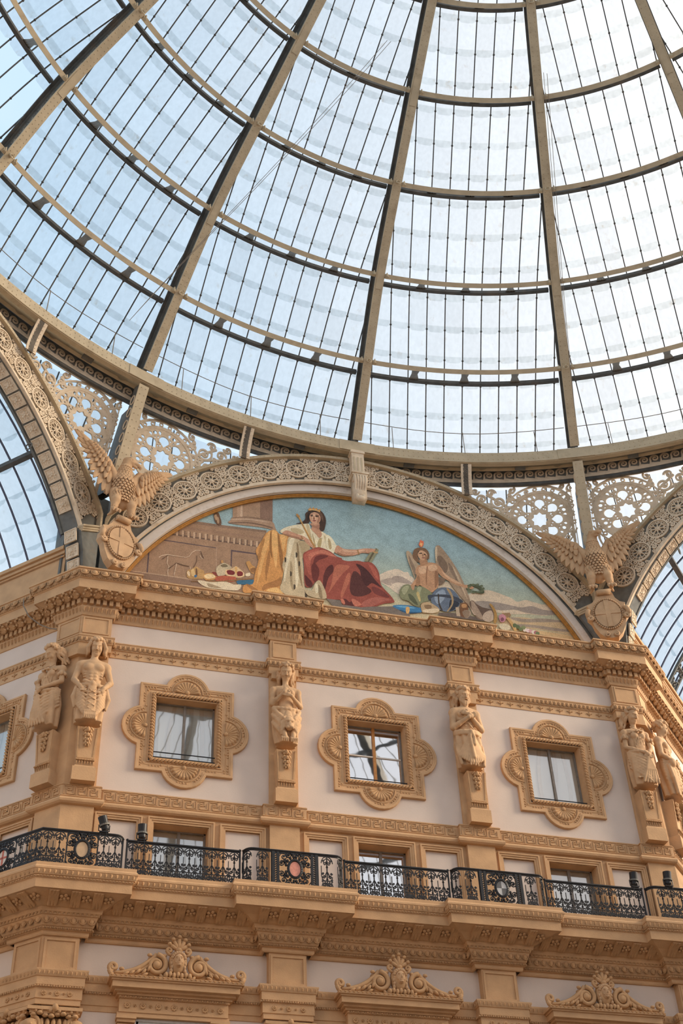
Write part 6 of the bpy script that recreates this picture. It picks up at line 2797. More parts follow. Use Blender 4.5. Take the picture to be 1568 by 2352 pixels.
def dress_woman(label, side, s, turn, tilt, pose, o=.40):
    t = statue_root(label, side, s, o)
    S = SDF(*BOX_, CELL)
    torso(S, False)
    W = head(S, (.0, -.07, 2.24), turn, tilt + .25, .06)
    if pose == 'left':
        arm(S, -1, (-.37, .0, 1.27), (-.25, -.22, .98), False)
        hand(S, (-.25, -.22, .98), (.4, -.1, -.9), up=(1, 0, .2), curl=.5)
        arm(S, 1, (.38, -.05, 1.30), (.0, -.32, 1.08), False)
        hand(S, (.0, -.32, 1.08), (-.85, .0, -.5), up=(.2, 0, 1), curl=.4)
    else:
        arm(S, -1, (-.37, -.04, 1.22), (.02, -.32, .96), False)
        hand(S, (.02, -.32, .96), (.75, .02, -.55), up=(.2, 0, 1), curl=.4)
        arm(S, 1, (.37, -.04, 1.24), (.15, -.31, .98), False)
        hand(S, (.15, -.31, .98), (-.6, -.05, -.75), up=(-.5, 0, 1), curl=.4)
    for q in np.linspace(-1, 1, 13):
        S.ell((.16 * q, -.115 - .07 * (1 - q * q), 1.86 - .10 * (1 - q * q)), (.018, .014, .014), .004)
    finish(S, 'body', t)
    S = SDF(*BOX_, CELL)
    # bodice with ruffled neckline and sleeves
    S.ell((0, .0, 1.46), (.255, .185, .30), .04)
    breasts(S, 1.56, .108)
    S.cap((0, .0, 1.40), (0, .0, 1.05), .195, .225, .05, flat=.85)
    for q in np.linspace(-1, 1, 9):
        S.ell((.22 * q, -.13 - .09 * (1 - q * q), 1.70 - .05 * abs(sin(q * 5))), (.042, .03, .026), .012)
        S.cap((.16 * q, -.16 - .06 * (1 - q * q), 1.50), (.12 * q, -.17, 1.12), .016, .014, .012)
    for a in (-1, 1):
        S.ell((a * .07, -.26, 1.66), (.055, .03, .035), .012)
        for j in range(6):
            b = j * PI / 3
            S.ell((a * .36 + .085 * cos(b), -.02 + .10 * sin(b), 1.50), (.045, .045, .06), .015)
        S.ell((a * .345, -.01, 1.57), (.095, .10, .08), .02)
    S.ell((0, -.28, 1.66), (.028, .025, .028), .01)
    if pose == 'left':
        for j in range(5):
            S.cap((-.40 + .02 * j, -.08, 1.46), (-.36 + .03 * j, -.10, 1.26), .03, .028, .015)
    S.skirt([(.06, .30, .24), (.30, .33, .27), (.70, .35, .28), (.98, .30, .25), (1.08, .25, .21)], vfold(8, .022, 1.0 if pose == 'left' else -.8), .02)
    c = (-.10, .95) if pose == 'left' else (.10, .86)
    for s_ in (-1, 1):
        for z, e in ((1.06, -.10), (1.0, -.22), (.94, -.34), (.87, -.46), (.79, -.57), (.70, -.67), (.60, -.75)):
            swag(S, (s_ * .355, -.03, z), (c[0] + s_ * .04, -.285, c[1] + e), .05, .028, k=.030)
    for j in range(6):
        S.chain([(c[0] + .012 * (j - 2.5), -.31, c[1] - .05), (c[0] + .05 * (j - 2.5), -.30, .45), (c[0] * .5 + .085 * (j - 2.5), -.27, .08)], [.03, .035, .035], .014)
    swag(S, (-.31, -.08, 1.08), (.31, -.08, 1.08), .06, .04, ybow=.18)
    if pose != 'left':
        for j in range(8):
            S.ell((-.28 + .08 * j, -.24 - .0 * j, .20 + .02 * (j % 2)), (.05, .04, .03), .012)
    finish(S, 'dress', t)
    S = SDF((-.5, -.45, 1.45), (.5, .3, 2.85), CELL)
    cap_hair(S, W, .05, 52)
    long_locks(S, W, (-1, 1), .40, 4, .044)
    for i in range(11):
        a = PI * i / 10
        S.ell(W(.140 * cos(a), .02 - .105 * sin(a), .155 + .05 * sin(a) + .014 * (-1) ** i), (.036, .034, .034), .005)
    finish(S, 'hair', t)


def robed_man():
    t = statue_root('stone man with bowed curly head, far right on the receding wall', 'right', .42, .42)
    S = SDF(*BOX_, CELL)
    torso(S, True)
    W = head(S, (.04, -.08, 2.22), .45, .38, .0, True)
    arm(S, -1, (-.42, -.04, 1.22), (-.10, -.30, 1.02), True)
    hand(S, (-.10, -.30, 1.02), (.8, -.05, -.4), up=(.2, 0, 1), curl=.5)
    arm(S, 1, (.42, -.04, 1.22), (.12, -.31, 1.10), True)
    hand(S, (.12, -.31, 1.10), (-.8, -.05, -.4), up=(.2, 0, 1), curl=.5)
    finish(S, 'body', t)
    S = SDF(*BOX_, CELL)
    S.skirt([(.03, .31, .25), (.30, .33, .27), (.75, .36, .30), (1.0, .33, .27), (1.16, .28, .22)], vfold(8, .024, 1.8), .02)
    for z, e in ((1.16, .92), (1.08, .81), (1.0, .70), (.92, .59), (.84, .48), (.76, .38), (.68, .29), (.58, .19), (.48, .10)):
        swag(S, (-.37, -.03, z), (.30, -.17, e), .09, .032, k=.028, ybow=.16)
    S.ell((-.22, -.24, .98), (.13, .10, .14), .04)
    S.chain([(-.30, -.15, .9), (-.30, -.2, .5), (-.24, -.22, .06)], [.06, .06, .05], .02)
    finish(S, 'robe', t)
    S = SDF((-.45, -.5, 1.6), (.5, .3, 2.85), CELL)
    cap_hair(S, W, .06, 54)
    for j in range(6):
        S.cap(W(-.03 + .012 * j, -.150, -.15), W(-.02 + .008 * j, -.16, -.21), .022, .012, .008)
    finish(S, 'hair', t)


woman_lion()
bearded_man()
apron_man()
dress_woman('stone woman in ruffled dress looking down, on the left arm beside the left corner man', 'left', -.50, -.35, .32, 'left')
dress_woman('stone woman in ruffled bodice with hands crossed low, right corner pier', 'main', VX - .42, .25, .16, 'right')
robed_man()


# ------------------------------------------------------------------ tapering pedestals under the figures
def herm_parts():
    pr_ = []
    m = MB()
    m.box((0, -.145, .19), (.56, .31, .36))
    pr_.append(('plinth', m, OCHRE, False))
    m = MB()
    def taper(z0, z1, w0, w1, o0, o1, y1=0.02):
        m.add([(-w0, -o0, z0), (w0, -o0, z0), (w0, y1, z0), (-w0, y1, z0), (-w1, -o1, z1), (w1, -o1, z1), (w1, y1, z1), (-w1, y1, z1)], BOXF)
    taper(.36, .42, .25, .225, .29, .26)
    taper(.42, 1.45, .215, .262, .25, .30)
    pr_.append(('shaft', m, OCHRE, False))
    m = MB()
    for s in (-1, 1):
        m.add([(s * .205, -.25, .62), (s * .165, -.25, .62), (s * .165, -.27, .62), (s * .205, -.27, .62), (s * .255, -.30, 1.44), (s * .215, -.30, 1.44), (s * .215, -.325, 1.44), (s * .255, -.325, 1.44)], BOXF)
    m.box((0, -.26, .63), (.40, .03, .035))
    pr_.append(('raised_edges', m, OCHRE2, False))
    m = MB()
    for k in range(7):
        m.ell((-.195 + .065 * k, -.285, .555), (.042, .04, .022), 6, 4)
        m.add([(-.195 + .065 * k - .03, -.27, .54), (-.195 + .065 * k + .03, -.27, .54), (-.195 + .065 * k, -.26, .42), (-.195 + .065 * k, -.30, .50)], np.array([[0, 3, 1], [0, 2, 3], [3, 2, 1]]))
    m.box((0, -.26, .585), (.45, .05, .02))
    pr_.append(('leaf_band', m, OCHRE2, False))
    m = MB()
    z = 1.42
    for k in range(4):
        r_ = 1 - .16 * k
        m.ell((0, -.33, z - .05), (.06 * r_, .07, .075 * r_), 7, 5)
        for s in (-1, 1):
            m.ell((s * .075 * r_, -.32, z - .02), (.07 * r_, .045, .04), 6, 4, np.array([[.86, 0, s * .5], [0, 1, 0], [-s * .5, 0, .86]]))
            m.ell((s * .06 * r_, -.33, z - .09), (.04 * r_, .04, .045), 6, 4)
            m.ell((s * .11 * r_, -.32, z - .05), (.03, .03, .03), 5, 3)
        z -= .155 * r_
    m.ell((0, -.31, z), (.03, .03, .05), 6, 4)
    pr_.append(('fruit_drop', m, OCHRE2, True))
    return [(n, m.mesh(n, M_, sm)) for n, m, M_, sm in pr_]


HP = herm_parts()
for side, s, o, lb in (('main', PX[0], .10, 'tapering pedestal with fruit drop under the crossed-hands woman'), ('main', PX[1], .10, 'tapering pedestal with fruit drop under the bearded man'),
                       ('main', -VX + .36, .12, 'tapering pedestal under the fringed-loincloth man at the left corner'), ('left', -.46, .12, 'tapering pedestal under the woman on the left arm'),
                       ('main', VX - .40, .12, 'tapering pedestal under the right corner woman'), ('right', .46, .12, 'tapering pedestal under the bowed man at the far right')):
    t = thing('herm_pedestal', lb, 'pedestal', W3(side, s, o, 17.42), RZ(side), 'tapering pedestals of the carved figures')
    for n, me in HP:
        inst(n, me, t)


# ================================================================== eagles on their shields
def feather_mesh():
    """unit feather along +x, one long, one wide, ridged shaft"""
    m = MB()
    t = np.linspace(0, 1, 7)
    hw = np.array([.22, .36, .46, .5, .48, .36, .06])
    v = np.array([-1, -.5, 0, .5, 1])
    X = t[:, None] + 0 * v
    Z = hw[:, None] * v
    Y = -.10 * (1 - np.abs(v)) * np.array([.4, .8, 1, 1, .9, .7, .2])[:, None] - .05 * (np.abs(v) == .5) * 0
    Y = Y - .06
    top_ = np.stack([X, Y, Z], -1)
    bot = np.stack([X, 0 * Y + .04, Z], -1)
    m.grid(top_)
    m.grid(bot[:, ::-1])
    rim_t = np.concatenate([top_[:, 0], top_[::-1, -1]])
    rim_b = np.concatenate([bot[:, 0], bot[::-1, -1]])
    m.grid(np.stack([rim_t, rim_b], 0)[:, ::-1], False, True)
    return m.mesh('feather', STATUE, True)


FEA = feather_mesh()


def feather(parent, a, b, w, y0, y1, thick=.35):
    a, b = np.array(a, float), np.array(b, float)
    p0, p1 = np.array([a[0], y0, a[1]]), np.array([b[0], y1, b[1]])
    ex = p1 - p0
    L = np.linalg.norm(ex)
    e = ex / L
    ez = np.cross(e, (0, 1, 0))
    ez /= np.linalg.norm(ez)
    ey = np.cross(ez, e)
    m = np.eye(4)
    m[:3, 0], m[:3, 1], m[:3, 2], m[:3, 3] = ex, ey * thick, ez * w, p0
    inst('feather', FEA, parent, mat=Matrix(m))


def eagle(sgn, label, head_turn, rho=18.86):
    a = sgn * PI / 8
    t = thing('eagle', label, 'eagle', (sin(a) * rho, cos(a) * rho, 25.41), -a, 'carved stone eagles')
    S = SDF((-.75, -.75, -.15), (.75, .55, 2.6), .017)
    S.ell((0, .02, 1.02), (.34, .29, .60), .08)
    S.ell((0, -.06, 1.22), (.31, .27, .36), .08)
    S.chain([(0, .0, 1.50), (.01, -.04, 1.78), (.03, -.10, 2.05)], [.26, .19, .155], .08)
    ct, st = cos(head_turn), sin(head_turn)
    R = np.array([[ct, -st, 0], [st, ct, 0], [0, 0, 1]]) @ np.array([[1, 0, 0], [0, .96, -.28], [0, .28, .96]])
    c = np.array((.04, -.14, 2.14))
    W = lambda x, y, z: c + R @ np.array((x, y, z), float)
    S.ell(W(0, -.03, .02), (.135, .19, .135), .04, rot=R)
    for s in (-1, 1):
        S.cap(W(s * .05, -.17, .085), W(s * .115, -.02, .10), .035, .03, .02)
        S.ell(W(s * .105, -.105, .035), (.03, .035, .026), .01, sub=True)
        S.ell(W(s * .098, -.105, .035), (.022, .026, .020), .004)
    S.chain([W(0, -.17, .03), W(0, -.30, .03), W(0, -.39, -.02), W(0, -.405, -.11)], [.080, .066, .045, .012], .02)
    S.chain([W(0, -.17, -.055), W(0, -.27, -.075), W(0, -.31, -.085)], [.05, .035, .018], .015)
    for s in (-1, 1):
        S.cap((s * .19, -.06, .86), (s * .25, -.18, .50), .20, .13, .06)
        S.cap((s * .25, -.18, .50), (s * .28, -.14, .14), .125, .075, .04)
        for q in (-1, 0, 1):
            S.chain([(s * .28, -.15, .10), (s * .28 + q * .075, -.27, .10), (s * .28 + q * .095, -.36, .02), (s * .28 + q * .10, -.37, -.07)], [.055, .048, .042, .014], .02)
        S.chain([(s * .28, -.1, .08), (s * .34, .0, .05)], [.05, .03], .02)
        S.cap((s * .24, .0, 1.42), (s * .52, .02, 1.95), .16, .11, .06)
        S.cap((s * .52, .02, 1.95), (s * 1.0, .05, 2.25), .11, .06, .05)
    finish(S, 'body', t)
    # overlapping breast, neck and thigh feathers
    m = MB()
    for zi in range(16):
        z = .62 + zi * .085
        rx, ry = np.interp(z, [.6, 1.0, 1.3, 1.55, 1.8, 2.0], [.27, .35, .345, .275, .20, .165]), np.interp(z, [.6, 1.0, 1.3, 1.55, 1.8, 2.0], [.25, .32, .345, .27, .20, .165])
        cy = np.interp(z, [.6, 1.3, 1.6, 2.0], [.0, -.015, -.01, -.10])
        n = 9 if z < 1.6 else 8
        for i in range(n):
            th = (i + .5 * (zi % 2) - (n - 1) / 2) * .33
            x, y = rx * sin(th), cy - ry * cos(th)
            cth, sth = cos(-th), sin(-th)
            Rz = np.array([[cth, sth, 0], [-sth, cth, 0], [0, 0, 1]])
            Rx = np.array([[1, 0, 0], [0, .96, .28], [0, -.28, .96]])
            m.ell((x, y, z), (.056, .022, .075), 6, 4, Rz.T @ Rx if False else Rz @ Rx)
    for s in (-1, 1):
        for zi in range(7):
            z = .28 + zi * .085
            f_ = zi / 6
            cxx, cyy, r_ = s * (.275 - .06 * f_), -.15 - .0 * f_ + .04 * f_, .085 + .10 * f_
            for i in range(5):
                th = (i - 2) * .5 + .2 * (zi % 2)
                m.ell((cxx + r_ * sin(th), cyy - r_ * cos(th), z), (.03, .016, .075), 5, 4)
    m.build('breast_feathers', STATUE, t, smooth=True, kind='stuff')
    for s in (-1, 1):
        w = inst('wing', None, t)
        def mir(p):
            return (s * p[0], p[1])
        trail = [(1.62, 2.66), (1.50, 2.40), (1.38, 2.19), (1.28, 1.98), (1.18, 1.78), (1.10, 1.58), (1.02, 1.36), (.90, 1.15), (.76, .96), (.60, .80), (.46, .72)]
        root = [(1.02, 2.26), (.98, 2.23), (.92, 2.20), (.86, 2.16), (.80, 2.12), (.73, 2.07), (.66, 2.00), (.58, 1.90), (.50, 1.76), (.43, 1.62), (.37, 1.5)]
        for i, (p, q) in enumerate(zip(root, trail)):
            feather(w, mir(p), mir(q), .17 if i < 6 else .20, .03 - .003 * i, .07 - .008 * i)
        for i in range(10):
            p = np.array(root[i])
            q = p + (np.array(trail[i]) * .5 + np.array(trail[i + 1]) * .5 - p) * .62
            feather(w, mir(p), mir(q), .155, -.01 - .004 * i, .0 - .01 * i)
        for i in range(9):
            p = np.array(root[i]) + (.03, .04)
            q = p + (np.array(trail[i + 1]) - p) * .38
            feather(w, mir(p), mir(q), .135, -.055 - .005 * i, -.05 - .01 * i, .5)
        for i in range(8):
            p = np.array(root[i + 1]) + (.02, .08)
            q = p + (np.array(trail[i + 2]) - p) * .22
            feather(w, mir(p), mir(q), .12, -.10 - .005 * i, -.09 - .01 * i, .5)
        feather(w, mir((.55, 2.02)), mir((1.56, 2.66)), .17, .0, .05, .5)
    return t


eagle(-1, 'stone eagle with raised wings and head turned in profile, left end of the arch', 1.25)
eagle(1, 'stone eagle with spread wings facing forward, right end of the arch', .62)


def shield(sgn, label, rho=18.78):
    a = sgn * PI / 8
    t = thing('shield', label, 'shield', (sin(a) * rho, cos(a) * rho, 23.62), -a, 'stone shields under the eagles')
    H = [(0, 0), (.18, .02), (.33, .18), (.44, .42), (.50, .66), (.60, .80), (.58, 1.02), (.50, 1.08), (.56, 1.22), (.42, 1.27), (.30, 1.42), (.25, 1.62), (.14, 1.66)]
    pl = [(x, z) for x, z in H] + [(-x, z) for x, z in H[::-1] if x > 0]
    m = MB().prism(pl, -.14, .10)
    m.build('plaque', STATUE, t)
    b = np.arange(28) / 28 * 2 * PI
    m = MB()
    for k0, k1, y in ((1.0, .94, -.17), (.94, 0, -.19)):
        P0 = [(.40 * k0 * cos(q), -.13 if k0 == 1 else y, .83 + .52 * k0 * sin(q)) for q in b]
        P1 = [(.40 * k1 * cos(q), y - (.02 if k1 == 0 else 0), .83 + .52 * k1 * sin(q)) for q in b]
        m.grid([P1, P0], False, True)
    o = m.build('oval_field', STATUE, t)
    m = MB().box((0, -.205, .83), (.14, .03, .96)).box((-.22, -.203, .88), (.30, .03, .14)).box((.22, -.203, .88), (.30, .03, .14))
    m.build('cross', STATUE, t)
    m = MB()
    for q in np.arange(44) / 44 * 2 * PI:
        m.ell((.415 * cos(q), -.175, .83 + .535 * sin(q)), (.032, .04, .032), 6, 4)
    m.build('bead_border', STATUE, t, smooth=True, kind='stuff')
    for s in (-1, 1):
        m = MB()
        sp = spiral(s * .52, .72, .10, .025, 1.3, PI / 2, 18, -s)
        m.tube(np.stack([sp[:, 0], np.full(18, -.20), sp[:, 1]], 1), .05, 6)
        m.tube([(s * .50, -.12, 1.05), (s * .56, -.20, .98), (s * .60, -.22, .86), (s * .60, -.20, .74)], [.06, .075, .075, .05], 7)
        m.build('side_scroll', STATUE, t, smooth=True)
    m = MB().tube([(-.19, -.20, 1.62), (.19, -.20, 1.62)], .09, 10)
    for s in (-1, 1):
        sp = spiral(0, 1.62, .085, .02, 1.4, 0, 14, s)
        m.tube(np.stack([np.full(14, s * .19), -.20 + sp[:, 0], sp[:, 1]], 1), .03, 5)
    m.build('top_scroll', STATUE, t, smooth=True)
    m = MB()
    for s in (-1, 1):
        sp = spiral(s * .12, .10, .08, .02, 1.3, PI / 2, 16, -s)
        m.tube(np.stack([sp[:, 0], np.full(16, -.18), sp[:, 1]], 1), .035, 5)
    m.build('bottom_scroll', STATUE, t, smooth=True)


shield(-1, 'stone cross shield with beaded oval below the left eagle')
shield(1, 'stone cross shield with beaded oval below the right eagle')
